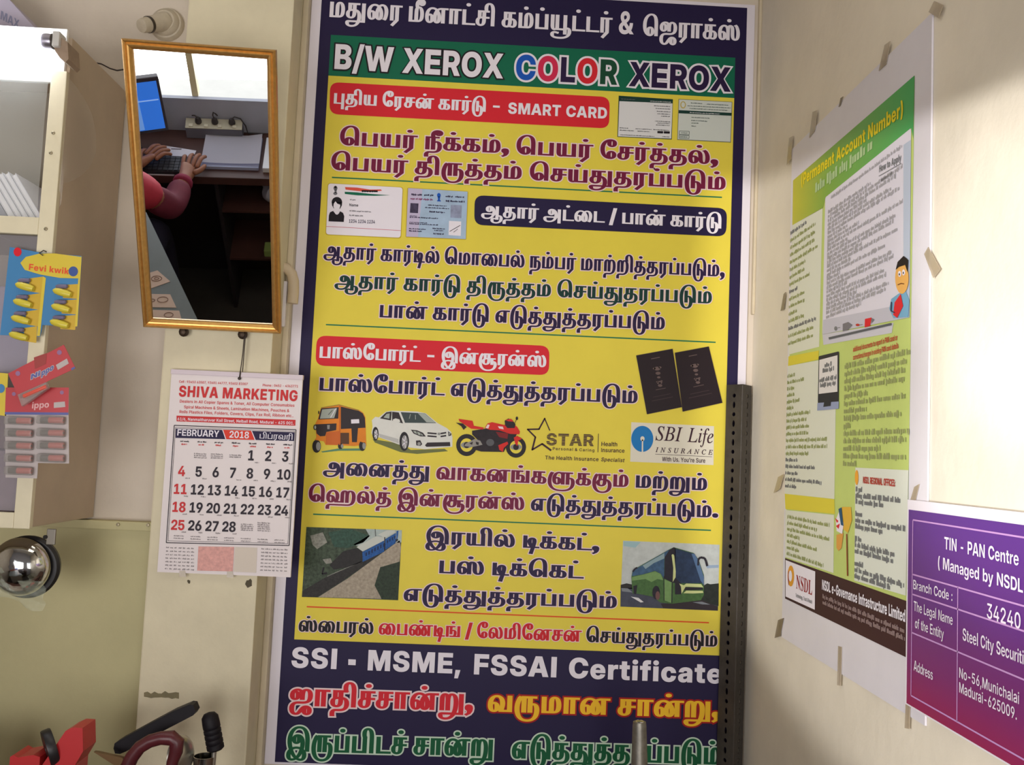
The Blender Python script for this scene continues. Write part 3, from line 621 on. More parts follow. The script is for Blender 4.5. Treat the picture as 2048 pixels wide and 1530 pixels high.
'ல': '487|119,-6 -25,0* -41,25* -23,56* 0,46 0,40* 22,60* 39,40* 51,20* 29,0 25,0* 43,-14* 16,-16 14,-14* 15,-36* 7,-45* 0,-28 0,-19* 3,-35* 10,-28* 9,-10 8,-8* 23,-9* 16,0 19,0* 30,19* 17,43* 0,37 0,36* -17,57* -31,46* -18,19 24,17 32,-35* 39,-86* 0,-52 0,-43* -24,-56* -43,-27* -30,0 -21,0* -32,12* -12,11 -17,17* -13,55* -1,38 0,20* -4,40* -13,35* -13,13 -11,10* -30,11* -21,0 -34,0* -52,-33* -28,-62* 0,-44 0,-37* 17,-44* 29,-19* 18,0 15,0* 24,12* 13,26* 0,22 0,28* -29,31* -24,0 -21,0* -36,-20* -14,-16 -7,21 13,15* 43,24* 25,0 34,0* 43,-42* 0,-39 0,-30* -21,-38* -36,-17*',
'ல்': '487|119,-6 -25,0* -41,25* -23,56* 0,46 0,40* 22,60* 39,40* 51,20* 29,0 25,0* 43,-14* 16,-16 14,-14* 15,-36* 7,-45* 0,-28 0,-19* 3,-35* 10,-28* 9,-10 8,-8* 23,-9* 16,0 19,0* 30,19* 17,43* 0,37 0,36* -17,57* -31,46* -18,19 24,17 32,-35* 39,-86* 0,-52 0,-43* -24,-56* -43,-27* -30,0 -21,0* -32,12* -12,11 -17,17* -13,55* -1,38 0,20* -4,40* -13,35* -13,13 -11,10* -30,11* -21,0 -34,0* -52,-33* -28,-62* 0,-44 0,-37* 17,-44* 29,-19* 18,0 15,0* 24,12* 13,26* 0,22 0,28* -29,31* -24,0 -21,0* -36,-20* -14,-16 -7,21 13,15* 43,24* 25,0 34,0* 43,-42* 0,-39 0,-30* -21,-38* -36,-17*|244,344 -12,0* -14,14* 0,12 0,12* 14,14* 11,0 12,0* 14,-14* 0,-12 0,-12* -14,-14*',
'ளு': '716|604,154 25,0* 39,-25* 23,-49* 0,-36 0,-34* -18,-56* -34,-46* -52,-34* -70,-23* -86,-11* -51,0 -20,0 -80,0* -114,27* -73,47* -42,60* -16,67* 0,32 0,11 0,36* 18,68* 31,61* 17,26 24,-15 -20,-30* -28,-58* -14,-59* 0,-31 0,-6 0,-33* 16,-62* 39,-53* 68,-41* 105,-22* 74,0 10,0 51,0* 82,11* 63,20* 47,31* 30,39* 14,49* 0,28 0,44* -34,43* -28,0 -17,0* -29,-14* -12,-10 -1,25 12,9* 31,14*|246,-6 -25,0* -41,25* -24,55* 0,46 0,41* 23,60* 41,40* 52,20* 29,0 22,0* 35,-11* 28,-17* 11,-10 -3,-32 -19,22* -46,23* -29,0 -35,0* -53,-33* -29,-62* 0,-43 0,-37* 17,-45* 29,-19* 18,0 15,0* 24,12* 13,26* 0,22 0,28* -29,31* -24,0 -21,0* -36,-20* -14,-16 -7,21 13,15* 43,24* 25,0 34,0* 43,-42* 0,-39 0,-30* -21,-38* -36,-17*|390,0 0,220 3,23 0,32 245,0 0,-24 -91,0 0,-251 -28,0 0,251 -101,0 0,-251',
'வ': '505|119,-6 -25,0* -41,25* -23,55* 0,46 0,54* 39,71* 67,36* 40,0 34,0* 51,-22* 34,-38* 17,-50* 0,-30 0,-37* -19,-59* -10,-21 149,0 0,251 28,0 0,-275 -206,0 -2,22 12,20* 19,57* 0,39 0,37* -26,53* -48,28* -34,0 -36,0* -54,-33* -29,-62* 0,-43 0,-37* 17,-45* 29,-19* 18,0 15,0* 23,12* 14,26* 0,22 0,28* -29,31* -24,0 -21,0* -36,-20* -14,-16 -7,21 13,15* 43,24* 25,0 34,0* 43,-42* 0,-39 0,-30* -21,-38* -36,-17*',
'ஸ்': '620|119,-6 -25,0* -41,25* -23,56* 0,46 0,40* 22,60* 39,40* 51,20* 29,0 26,0* 42,-16* 32,-33* 11,-27 -9,-1 2,20* 18,35* 32,22* 23,0 15,0* 23,-8* 9,-8 16,-13* 13,-44* 0,-32 0,-49 0,-29* 8,-47* 15,-15 8,-8* 22,-9* 16,0 19,0* 30,19* 18,43* 0,37 0,36* -18,57* -30,46* -19,19 24,17 33,-35* 38,-86* 0,-52 0,-43* -23,-56* -43,-27* -31,0 -21,0* -32,12* -11,11 -11,11* -14,32* -6,40* 0,23 0,35 0,34* -8,39* -9,10 -6,8* -16,8* -10,0 -11,0* -17,-9* -7,-7 -8,-11* -10,-32* 0,-27 0,-171 -28,0 0,145 0,36* -19,45* -16,12 -13,10* -28,8* -20,0 -34,0* -52,-33* -28,-62* 0,-44 0,-37* 17,-44* 29,-19* 18,0 15,0* 23,12* 14,26* 0,22 0,28* -29,31* -24,0 -21,0* -36,-20* -14,-16 -7,21 13,15* 43,24* 25,0 34,0* 43,-42* 0,-39 0,-30* -21,-38* -36,-17*|310,344 -11,0* -15,14* 0,12 0,12* 15,14* 11,0 11,0* 15,-14* 0,-12 0,-12* -15,-14*',
'ஹ': '792|648,281 34,0* 49,-34* 27,-70* 0,-53 0,-57* -28,-76* -25,-23 -17,-14* -44,-18* -54,-8* -31,0 -430,0 -24,0* -26,-6* -8,-7 -9,-6* -9,-21* 0,-16 0,-9* 1,-15* 1,-7 -26,-1 -2,8* -2,19* 0,9 0,21* 13,28* 12,10 8,6* 20,8* 26,3* 16,0 433,0 47,0* 66,16* 43,39* 20,67* 0,51 0,48* -21,58* -38,26* -24,0 -14,0* -24,-9* -8,-9 -13,-12* -12,-37* 0,-27 0,-163 -28,0 0,163 0,29* -7,36* -8,12 -6,8* -18,9* -11,0 -14,0* -17,-9* -6,-8 -9,-12* -6,-37* 0,-25 0,-166 -28,0 0,171 0,23* 4,32* 11,23* 8,10 10,11* 27,11* 18,0 21,0* 29,-18* 18,-31* 4,-20 -7,1 4,19* 22,31* 37,18*|119,-6 -25,0* -41,25* -23,55* 0,46 0,54* 39,71* 67,36* 40,0 34,0* 51,-22* 34,-38* 17,-50* 0,-30 0,-37* -19,-59* -10,-21 145,0 -1,-24 -173,0 -2,22 12,20* 19,57* 0,39 0,37* -26,53* -48,28* -34,0 -36,0* -54,-33* -29,-62* 0,-43 0,-37* 17,-45* 29,-19* 18,0 15,0* 23,12* 14,26* 0,22 0,28* -29,31* -24,0 -21,0* -36,-20* -14,-16 -7,21 13,15* 43,24* 25,0 34,0* 43,-42* 0,-39 0,-30* -21,-38* -36,-17*',
'ா': '311|46,0 0,275 256,0 0,-24 -91,0 0,-251 -28,0 0,251 -110,0 0,-251',
'ி': '119|-42,420 26,0* 40,-16* 15,-17 11,-13* 15,-36* 8,-53* 0,-36 0,-249 -27,0 0,242 0,33* -6,48* -12,34* -10,12 -10,13* -30,14* -20,0 -23,0* -32,-18* -17,-32* 0,-22 0,-16* 9,-32* 8,-16 -29,0 -7,15* -8,31* 0,18 0,25* 15,36* 27,23* 36,12*',
'ெ': '437|194,-6 -39,0* -60,32* -42,54* -21,73* 0,40 0,58* 36,85* 60,56* 71,28* 35,0 37,0* 52,-18* 19,-17 19,-18* 21,-49* 10,-67* 0,-47 0,-204 -28,0 0,186 0,46* -7,67* -17,49* -16,16 -15,15* -44,17* -31,0 -27,0* -61,-23* -53,-48* -33,-78* 0,-56 0,-29* 12,-55* 25,-45* 36,-32* 25,-7 7,-1 8,-2* 16,-2* 8,0 29,0* 37,31* 0,34 0,26* -28,34* -26,0 -25,0* -30,-33* 0,-27 0,-20* 14,-35* 15,-16 -19,-5 -17,15* -19,41* 0,26 0,22* 19,35* 37,21* 26,0 23,0* 36,-20* 20,-38* 0,-26 0,-32* -26,-39* -43,-18*',
'ே': '350|221,-6 -40,0* -70,28* -51,55* -29,80* 0,51 0,53* 33,79* 56,53* 72,27* 41,0 27,0* 46,-16* 28,-37* 0,-31 0,-25* -20,-34* -35,-17* -22,0 -22,0* -35,17* -18,33* 0,23 0,23* 17,36* 15,14 20,-6 -13,-15* -13,-29* 0,-21 0,-24* 26,-28* 24,0 23,0* 27,28* 0,25 0,21* -20,27* -33,13* -21,0 -5,0* -12,0* -6,-1 -32,-4* -55,-28* -41,-48* -24,-65* 0,-42 0,-42* 21,-68* 38,-48* 53,-29* 32,-3 6,-1* 11,0* 5,0 22,0* 34,13* 20,29* 0,23 0,26* -27,33* -25,0 -22,0* -30,-30* 0,-29 0,-21* 14,-35* 16,-16 -22,-5 -16,15* -19,38* 0,27 0,24* 20,36* 35,19* 24,0 23,0* 35,-19* 21,-36* 0,-27 0,-31* -28,-39* -48,-19*',
'ை': '560|119,-6 -25,0* -41,25* -23,55* 0,47 0,48* 41,72* 74,40* 50,0 23,0* 42,-9* 38,-16* 17,-12 11,-10 33,-29* 33,-74* 0,-40 0,-33* -18,-43* -33,-21* -23,0 -26,0* -33,23* -17,44* 0,30 0,27* 12,50* 23,46* 16,18 13,13 19,17* 46,19* 28,0 44,0* 56,-38* 28,-64* 0,-37 0,-34* -14,-54* -20,-43* -12,-17 -24,15 18,25* 23,64* 0,42 0,34* -23,53* -45,29* -33,0 -24,0* -38,-15* -17,-16 -16,-17* -22,-43* -10,-48* 0,-25 0,-40* 25,-35* 22,0 17,0* 21,19* 9,32* 0,21 0,39* -31,69* -30,24 -22,17* -55,18* -34,0 -40,0* -59,-31* -34,-56* -3,-37 0,-5* 0,-8* 0,-2 0,-37* 17,-44* 29,-19* 19,0 15,0* 23,12* 13,26* 0,22 0,28* -29,31* -24,0 -21,0* -36,-20* -14,-16 -7,21 13,15* 43,24* 25,0 34,0* 43,-42* 0,-39 0,-30* -21,-38* -36,-17*',
',': '130|15,50 0,50* 50,0 55,0* 0,-60 0,-80* -90,-40 -10,15 50,25* 2,40 -57,0*',
'.': '128|15,48 0,48* 48,0 48,0* 0,-48 0,-48* -48,0 -48,0*',
}
BOLD = {
' ': '134',
'&': '334|137,-6 -38,0* -55,28* -30,46* 0,29 0,20* 15,32* 29,27* 22,15 76,49 8,5* 11,12* 4,12* 0,6 0,10* -15,16* -15,0 -10,0* -14,-7* -8,-14* 0,-9 0,-10* 11,-22* 21,-26* 15,-17 174,-196 -87,0 -145,159 -15,16* -27,35* -18,40* 0,23 0,27* 26,43* 46,26* 31,0 29,0* 43,-24* 24,-40* 0,-25 0,-16* -11,-31* -22,-26* -16,-11 -74,-54 -12,-8* -14,-19* 0,-13 0,-12* 12,-18* 21,-10* 13,0 20,0* 37,18* 30,32* 18,45* 0,25 69,0 0,-30* -13,-55* -27,-45* -21,-15 -22,-13 -21,-15* -50,-15*',
"'": '148|43,218 -7,146 76,0 -8,-146',
'(': '195|40,145 0,43* 15,89* 26,78* 17,28 80,0 -15,-35* -24,-80* -13,-83* 0,-40 0,-34* 12,-67* 23,-73* 17,-42 -80,0 -28,48* -30,110*',
')': '195|17,-71 18,43* 23,72* 11,67* 0,34 0,40* -13,83* -23,80* -16,35 80,0 17,-28* 26,-78* 15,-89* 0,-43 0,-58* -29,-110* -29,-48',
',': '134|14,-84 17,145 80,0 -39,-145',
'-': '322|245,175 0,-65 -168,0 0,65',
'.': '134|67,-5 -19,0* -27,27* 0,19 0,19* 27,27* 19,0 20,0* 26,-27* 0,-19 0,-19* -26,-27*',
'/': '192|191,381 -117,-436 -73,0 117,436',
'0': '322|161,-6 -48,0* -65,46* -34,83* 0,59 0,58* 34,84* 65,45* 48,0 48,0* 66,-45* 33,-84* 0,-58 0,-59* -33,-83* -66,-46*|161,64 22,0* 28,27* 14,53* 0,38 0,37* -14,53* -28,28* -22,0 -21,0* -29,-28* -13,-53* 0,-37 0,-38* 13,-53* 29,-27*',
'1': '322|43,0 0,69 247,0 0,-69|217,364 0,-364 -85,0 0,286 -1,0 -83,-53 0,75 88,56',
'2': '322|28,0 0,62 134,114 14,12* 23,22* 14,25* 0,16 0,15* -13,23* -23,12* -16,0 -16,0* -25,-15* -14,-28* 0,-19 -81,0 0,40* 34,58* 61,32* 41,0 40,0* 60,-27* 34,-51* 0,-35 0,-25* -19,-42* -38,-41* -28,-24 -63,-54 0,-1 150,0 0,-69',
'3': '322|159,-6 -46,0* -63,34* -33,57* 0,34 83,0 0,-17* 15,-26* 27,-14* 17,0 16,0* 26,14* 14,24* 0,17 0,15* -15,23* -28,13* -20,0 -49,0 0,51 79,74 0,1 -147,0 0,70 249,0 0,-66 -116,-105 0,19 44,4* 59,-24* 30,-48* 0,-31 0,-35* -36,-54* -63,-30*',
'4': '322|9,71 0,68 149,225 85,0 -147,-225 0,-1 218,0 0,-67|187,0 0,92 1,30 0,105 80,0 0,-227',
'5': '322|160,-5 -40,0* -61,29* -36,53* -2,36 82,0 1,-15* 15,-24* 26,-13* 16,0 16,0* 26,15* 14,27* 0,18 0,18* -14,28* -25,16* -17,0 -20,0* -30,-18* -6,-15 -78,3 12,211 239,0 0,-70 -164,0 -6,-76 1,0 12,13* 36,15* 23,0 24,0* 44,-18* 33,-34* 19,-44* 0,-26 0,-38* -35,-58* -63,-33*',
'6': '322|163,-5 -40,0* -64,31* -37,57* 0,37 0,30* 25,57* 22,32 85,125 91,0 -112,-163 -21,0 5,8* 18,17* 27,11* 20,0 35,0* 53,-29* 30,-52* 0,-35 0,-38* -35,-56* -62,-32*|161,61 17,0* 25,16* 15,26* 0,17 0,17* -15,26* -25,15* -17,0 -16,0* -26,-15* -15,-26* 0,-17 0,-17* 15,-26* 26,-16*',
'7': '322|55,0 148,291 0,1 -172,0 0,72 261,0 0,-70 -148,-294',
'8': '322|161,-6 -43,0* -65,27* -36,46* 0,31 0,25* 22,38* 40,24* 27,4 0,0 -35,5* -42,44* 0,32 0,30* 33,44* 60,25* 39,0 40,0* 59,-24* 34,-45* 0,-30 0,-32* -42,-43* -36,-6 0,0 27,-4* 40,-24* 23,-38* 0,-25 0,-31* -37,-46* -65,-27*|161,55 16,0* 26,13* 14,22* 0,15 0,14* -15,23* -25,13* -16,0 -16,0* -25,-13* -15,-23* 0,-14 0,-15* 15,-22* 25,-13*|161,217 15,0* 22,12* 12,20* 0,13 0,13* -12,20* -22,11* -15,0 -15,0* -21,-11* -13,-20* 0,-13 0,-13* 13,-20* 21,-12*',
'9': '322|159,369 41,0* 63,-31* 37,-57* 0,-38 0,-29* -24,-57* -22,-32 -85,-125 -92,0 112,162 21,0 -5,-7* -17,-17* -28,-11* -19,0 -36,0* -53,28* -30,53* 0,35 0,37* 35,57* 62,32*|161,302 -16,0* -26,-15* -15,-26* 0,-17 0,-17* 15,-27* 26,-15* 16,0 17,0* 25,15* 15,27* 0,17 0,17* -15,26* -25,15*',
':': '134|67,-5 -19,0* -27,27* 0,19 0,19* 27,27* 19,0 20,0* 26,-27* 0,-19 0,-19* -26,-27*|67,160 -19,0* -27,27* 0,19 0,19* 27,27* 19,0 20,0* 26,-27* 0,-19 0,-19* -26,-27*',
'A': '372|3,0 125,364 115,0 126,-364 -98,0 -50,160 -11,40* -24,83* -12,48 23,0 -12,-48* -23,-83* -13,-40 -50,-160|89,72 0,68 195,0 0,-68',
'B': '326|25,0 0,364 151,0 40,0* 56,-24* 28,-41* 0,-27 0,-21* -17,-33* -30,-22* -20,-5 0,-1 22,-1* 37,-22* 21,-39* 0,-25 0,-30* -29,-47* -57,-26* -40,0|110,68 61,0 25,0* 28,22* 0,20 0,13* -13,20* -23,10* -16,0 -62,0|110,215 56,0 14,0* 21,10* 12,19* 0,12 0,18* -25,22* -22,0 -56,0',
'C': '366|188,-6 -49,0* -79,45* -46,84* 0,59 0,59* 46,84* 79,44* 49,0 34,0* 56,-19* 43,-36* 27,-50* 4,-32 -88,0 -3,14* -12,23* -19,16* -25,8* -15,0 -28,0* -39,-27* -20,-49* 0,-35 0,-35* 20,-50* 39,-26* 28,0 15,0* 24,8* 19,16* 13,22* 3,14 88,0 -4,-30* -26,-50* -43,-36* -56,-21*',
'D': '355|159,0 -96,0 0,73 92,0 33,0* 43,24* 21,48* 0,37 0,37* -21,48* -44,23* -33,0 -93,0 0,74 98,0 56,0* 81,-45* 44,-81* 0,-56 0,-56* -44,-82* -81,-44*|112,364 0,-364 -87,0 0,364',
'E': '309|25,0 0,364 266,0 0,-74 -179,0 0,-71 166,0 0,-72 -166,0 0,-73 179,0 0,-74',
'F': '296|25,0 0,364 259,0 0,-74 -172,0 0,-81 160,0 0,-71 -160,0 0,-138',
'G': '371|190,-6 -53,0* -79,47* -44,84* 0,57 0,59* 46,84* 79,44* 49,0 32,0* 57,-18* 43,-34* 27,-47* 3,-29 -88,0 -3,12* -12,19* -18,14* -23,7* -15,0 -28,0* -39,-26* -21,-50* 0,-35 0,-35* 21,-50* 40,-26* 28,0 24,0* 34,16* 18,29* 0,20 19,-2 -92,0 0,64 158,0 0,-49 0,-47* -41,-69* -74,-39*',
'H': '364|25,0 0,364 87,0 0,-142 140,0 0,142 87,0 0,-364 -87,0 0,148 -140,0 0,-148',
'I': '152|31,0 0,364 90,0 0,-364',
'J': '288|137,-5 -58,0* -66,61* 0,56 0,26 83,0 0,-26 0,-22* 21,-23* 19,0 19,0* 22,23* 0,22 0,252 87,0 0,-253 0,-56* -67,-60*',
'K': '357|89,66 0,101 12,17* 24,31* 25,32* 13,17 81,100 104,0 -153,-182 -8,0|25,0 0,364 87,0 0,-90 0,-98 0,-42 0,-134|252,0 -99,156 53,66 147,-222',
'L': '283|25,0 0,364 87,0 0,-290 159,0 0,-74',
'M': '458|25,0 0,364 130,0 47,-143 4,-13* 11,-38* 11,-43* 9,-40* 3,-13 -21,0 3,13* 9,39* 11,43* 11,39* 3,13 47,143 131,0 0,-364 -87,0 0,157 0,13* 1,36* 2,43* 1,44* 0,20 9,0 -5,-21* -12,-44* -12,-43* -10,-36* -4,-12 -52,-157 -71,0 -53,157 -4,12* -11,36* -12,43* -12,44* -5,21 10,0 0,-19* 1,-44* 2,-43* 1,-37* 0,-13 0,-157',
'N': '370|25,0 0,364 91,0 103,-165 7,-11* 17,-31* 19,-37* 9,-18 -10,-18 -1,18* -2,47* -1,44* 0,14 0,157 88,0 0,-364 -92,0 -94,151 -8,14* -21,35* -24,45* -13,25 15,6 2,-27* 2,-48* 0,-38* 0,-12 0,-151',
'O': '376|188,-6 -49,0* -79,45* -46,84* 0,59 0,59* 46,84* 79,44* 49,0 49,0* 79,-44* 46,-84* 0,-59 0,-60* -46,-83* -79,-45*|188,71 26,0* 39,26* 21,49* 0,36 0,35* -21,50* -39,26* -26,0 -26,0* -38,-26* -21,-50* 0,-35 0,-36* 21,-49* 38,-26*',
'P': '321|25,0 0,364 148,0 42,0* 61,-31* 33,-55* 0,-38 0,-37* -33,-56* -61,-30* -43,0 -97,0 0,72 90,0 18,0* 26,12* 14,24* 0,15 0,16* -14,23* -26,13* -18,0 -53,0 0,-292',
'Q': '377|156,130 70,0 31,-39 38,-44 62,-76 -77,0 -41,51 -28,36|188,-6 -49,0* -79,45* -46,84* 0,59 0,59* 46,84* 79,44* 49,0 49,0* 79,-44* 46,-84* 0,-59 0,-60* -46,-83* -79,-45*|188,71 26,0* 39,26* 21,49* 0,36 0,35* -21,50* -39,26* -26,0 -26,0* -38,-26* -21,-50* 0,-35 0,-36* 21,-49* 38,-26*',
'R': '329|25,0 0,364 149,0 42,0* 61,-30* 33,-55* 0,-38 0,-37* -34,-53* -63,-29* -43,0 -92,0 0,69 88,0 18,0* 26,12* 14,23* 0,15 0,16* -14,23* -26,12* -19,0 -53,0 0,-292|228,0 -83,165 91,0 85,-165',
'S': '333|168,-6 -47,0* -68,29* -36,57* 0,40 83,0 1,-17* 17,-25* 30,-13* 21,0 18,0* 27,10* 16,18* 0,12 0,10* -13,15* -28,12* -21,4 -38,8 -52,11* -54,51* 0,40 0,34* 36,51* 65,28* 42,0 43,0* 63,-28* 35,-53* 1,-37 -82,0 -1,23* -32,25* -26,0 -17,0* -25,-10* -14,-17* 0,-11 0,-10* 13,-15* 25,-11* 20,-4 32,-6 29,-6* 44,-19* 28,-26* 13,-33* 0,-22 0,-36* -35,-51* -66,-28*',
'T': '326|12,290 0,74 302,0 0,-74 -107,0 0,-290 -88,0 0,290',
'U': '355|177,-6 -46,0* -69,34* -38,60* 0,40 0,236 86,0 0,-229 0,-19* 17,-30* 30,-17* 20,0 21,0* 30,17* 17,30* 0,19 0,229 86,0 0,-236 0,-40* -38,-60* -69,-34*',
'V': '368|128,0 -125,364 97,0 51,-160 12,-39* 23,-85* 13,-46 -24,0 12,46* 22,85* 12,39 49,160 95,0 -122,-364',
'W': '513|101,0 -98,364 95,0 36,-162 6,-24* 9,-51* 9,-51* 4,-24 -18,0 4,24* 10,51* 10,51* 6,24 39,162 87,0 39,-162 5,-24* 11,-51* 9,-51* 5,-24 -19,0 5,24* 9,51* 9,51* 5,24 36,162 95,0 -97,-364 -97,0 -46,180 -6,24* -11,61* -8,37 24,0 -8,-37* -10,-61* -6,-24 -46,-180',
'X': '364|4,0 153,218 0,-66 -140,212 99,0 35,-55 8,-13* 15,-26* 14,-25* 7,-12 -24,0 7,12* 14,25* 15,26* 8,13 36,55 97,0 -137,-207 0,62 149,-219 -102,0 -45,70 -7,11* -13,20* -11,19* -6,10 12,0 -6,-10* -12,-19* -12,-20* -8,-11 -47,-70',
'Y': '359|139,0 0,131 -136,233 101,0 57,-107 8,-15* 14,-28* 7,-16 -16,0 7,16* 13,28* 7,15 55,107 100,0 -132,-233 0,-131',
'Z': '325|16,0 0,63 147,182 15,19* 34,37* 17,19 9,-29 -24,-1* -49,0* -25,0 -121,0 0,74 289,0 0,-63 -144,-181 -16,-19* -34,-38* -17,-19 -9,29 25,1* 49,0* 25,0 123,0 0,-74',
'a': '286|103,-5 -26,0* -40,18* -23,34* 0,26 0,22* 16,30* 28,18* 36,10* 20,2 24,2* 27,5* 13,8* 0,8 0,1 0,8* -9,12* -16,7* -11,0 -12,0* -17,-7* -11,-13* -1,-9 -78,3 3,26* 29,39* 52,21* 37,0 28,0* 43,-12* 31,-23* 16,-33* 0,-22 0,-176 -82,0 0,37 -1,0 -8,-14* -21,-19* -29,-9*|128,51 15,0* 22,11* 14,19* 0,13 0,24 -4,-2* -9,-3* -12,-2* -14,-3* -7,-1 -12,-2* -17,-7* -10,-13* 0,-8 0,-8* 9,-12* 15,-6*',
'b': '308|184,-5 -18,0* -29,11* -22,20* -6,15 -1,0 0,-41 -84,0 0,364 85,0 0,-140 0,0 8,13* 21,19* 28,10* 18,0 32,0* 50,-33* 29,-61* 0,-41 0,-42* -29,-61* -49,-33*|159,62 16,0* 22,17* 12,31* 0,21 0,21* -12,31* -22,17* -16,0 -16,0* -24,-17* -13,-31* 0,-21 0,-21* 13,-31* 24,-17*',
'c': '287|148,-6 -41,0* -60,35* -33,61* 0,40 0,41* 33,61* 60,34* 41,0 27,0* 44,-15* 34,-28* 19,-38* 2,-23 -80,-3 -2,9* -7,15* -11,11* -15,6* -10,0 -15,0* -23,-17* -12,-31* 0,-22 0,-21* 12,-32* 23,-16* 15,0 10,0* 15,5* 11,11* 7,16* 2,10 80,-3 -1,-23* -19,-39* -34,-28* -45,-16*',
'd': '308|125,-5 -33,0* -50,33* -28,61* 0,42 0,41* 29,61* 49,33* 32,0 18,0* 28,-10* 21,-19* 8,-13 1,0 0,140 84,0 0,-364 -83,0 0,41 -1,0 -7,-15* -21,-20* -29,-11*|150,62 16,0* 23,17* 14,31* 0,21 0,21* -14,31* -23,17* -16,0 -16,0* -23,-17* -12,-31* 0,-21 0,-21* 12,-31* 23,-17*',
'e': '289|148,-6 -41,0* -60,35* -33,61* 0,40 0,40* 33,62* 59,34* 39,0 29,0* 48,-19* 35,-35* 19,-49* 0,-31 0,-22 -234,0 0,50 195,0 -39,-11 0,18* -12,24* -23,14* -16,0 -16,0* -23,-14* -12,-24* 0,-17 0,-37 0,-18* 13,-26* 24,-14* 17,0 13,0* 19,7* 13,12* 3,9 76,-3 -5,-25* -35,-39* -54,-22*',
'f': '200|189,261 0,-64 -184,0 0,64|51,0 0,287 0,27* 21,36* 40,18* 30,0 16,0* 28,-2* 5,0 -3,-65 -3,1* -16,0* -6,0 -15,0* -12,-12* 0,-15 0,-275',
'g': '309|151,-106 -38,0* -53,21* -30,37* -4,24 79,4 2,-8* 12,-12* 20,-6* 12,0 24,0* 25,25* 0,25 0,42 -1,0 -6,-14* -22,-20* -29,-10* -17,0 -33,0* -50,32* -28,59* 0,40 0,40* 29,60* 50,33* 31,0 18,0* 29,-10* 21,-20* 8,-13 0,0 0,38 84,0 0,-249 0,-41* -33,-52* -59,-25*|150,67 16,0* 23,16* 14,31* 0,20 0,20* -14,30* -23,17* -16,0 -16,0* -23,-16* -12,-30* 0,-21 0,-21* 12,-30* 23,-16*',
'h': '304|109,144 0,-144 -85,0 0,364 84,0 0,-172 -11,0 11,34* 45,40* 37,0 28,0* 40,-24* 22,-46* 0,-31 0,-165 -84,0 0,147 0,23* -23,25* -20,0 -13,0* -20,-11* -11,-23*',
'i': '133|24,0 0,261 85,0 0,-261|66,288 -19,0* -26,24* 0,18 0,18* 26,24* 19,0 20,0* 26,-24* 0,-18 0,-18* -26,-24*',
'j': '134|25,261 84,0 0,-276 0,-29* -22,-39* -44,-19* -32,0 -29,0 0,65 15,0 15,0* 13,14* 0,15|67,288 -20,0* -26,24* 0,18 0,18* 26,24* 20,0 20,0* 26,-24* 0,-18 0,-18* -27,-24*',
'k': '287|100,68 0,100 10,0 79,93 97,0 -114,-134 -22,0|24,0 0,364 85,0 0,-364|192,0 -72,108 56,59 114,-167',
'l': '146|29,0 0,376 88,0 0,-376',
'm': '454|24,0 0,261 81,0 1,-62 -5,0 7,23* 25,30* 33,14* 18,0 30,0* 42,-34* 5,-35 -7,0 5,23* 26,31* 37,15* 20,0 26,0* 39,-22* 22,-41* 0,-29 0,-174 -84,0 0,156 0,20* -22,22* -17,0 -12,0* -17,-11* -10,-19* 0,-14 0,-154 -80,0 0,157 0,19* -21,22* -18,0 -11,0* -18,-11* -10,-20* 0,-14 0,-153',
'n': '304|109,144 0,-144 -85,0 0,261 83,0 0,-69 -10,0 11,34* 45,40* 37,0 28,0* 40,-24* 22,-46* 0,-31 0,-165 -84,0 0,147 0,23* -23,25* -20,0 -13,0* -20,-11* -11,-23*',
'o': '300|150,-6 -41,0* -61,34* -34,61* 0,41 0,41* 34,62* 61,33* 41,0 41,0* 61,-33* 34,-62* 0,-41 0,-41* -34,-61* -61,-34*|150,61 15,0* 23,16* 12,32* 0,21 0,22* -12,31* -23,17* -15,0 -15,0* -23,-16* -13,-31* 0,-23 0,-22* 13,-31* 23,-16*',
'p': '308|24,-102 0,363 84,0 0,-36 1,0 7,13* 22,18* 28,10* 18,0 32,0* 50,-33* 29,-61* 0,-41 0,-42* -29,-61* -49,-33* -33,0 -18,0* -29,11* -21,20* -6,14 -1,0 0,-142|159,62 16,0* 22,17* 12,31* 0,21 0,21* -12,31* -22,17* -16,0 -16,0* -24,-17* -13,-31* 0,-21 0,-21* 13,-31* 24,-17*',
'r': '200|24,0 0,261 82,0 0,-46 1,0 7,25* 31,23* 26,0 6,0* 12,-1* 5,0 0,-71 -5,1* -20,1* -9,0 -15,0* -23,-14* -13,-25* 0,-18 0,-136',
's': '273|139,-6 -36,0* -55,21* -33,39* -3,28 82,2 3,-15* 22,-17* 19,0 18,0* 19,13* 0,9 0,9* -16,11* -15,3 -47,8 -39,7* -40,39* 0,31 0,26* 28,37* 53,21* 36,0 36,0* 52,-21* 30,-38* 1,-27 -77,-3 -1,14* -22,17* -16,0 -17,0* -19,-12* 0,-10 0,-8* 15,-11* 14,-3 52,-10 40,-7* 38,-35* 0,-29 0,-26* -31,-41* -55,-22*',
't': '195|183,261 0,-64 -178,0 0,64|47,330 84,0 0,-244 0,-12* 10,-10* 14,0 6,0* 18,1* 4,0 2,-64 -8,-1* -27,-1* -14,0 -46,0* -43,36* 0,38',
'u': '304|114,-5 -28,0* -40,24* -22,46* 0,32 0,164 85,0 0,-147 0,-23* 22,-25* 20,0 14,0* 20,12* 11,22* 0,18 0,143 84,0 0,-261 -82,0 -1,69 11,0 -12,-34* -45,-40*',
'v': '290|97,0 -95,261 88,0 38,-122 8,-25* 13,-50* 7,-26 -19,0 6,26* 13,50* 8,25 37,122 87,0 -95,-261',
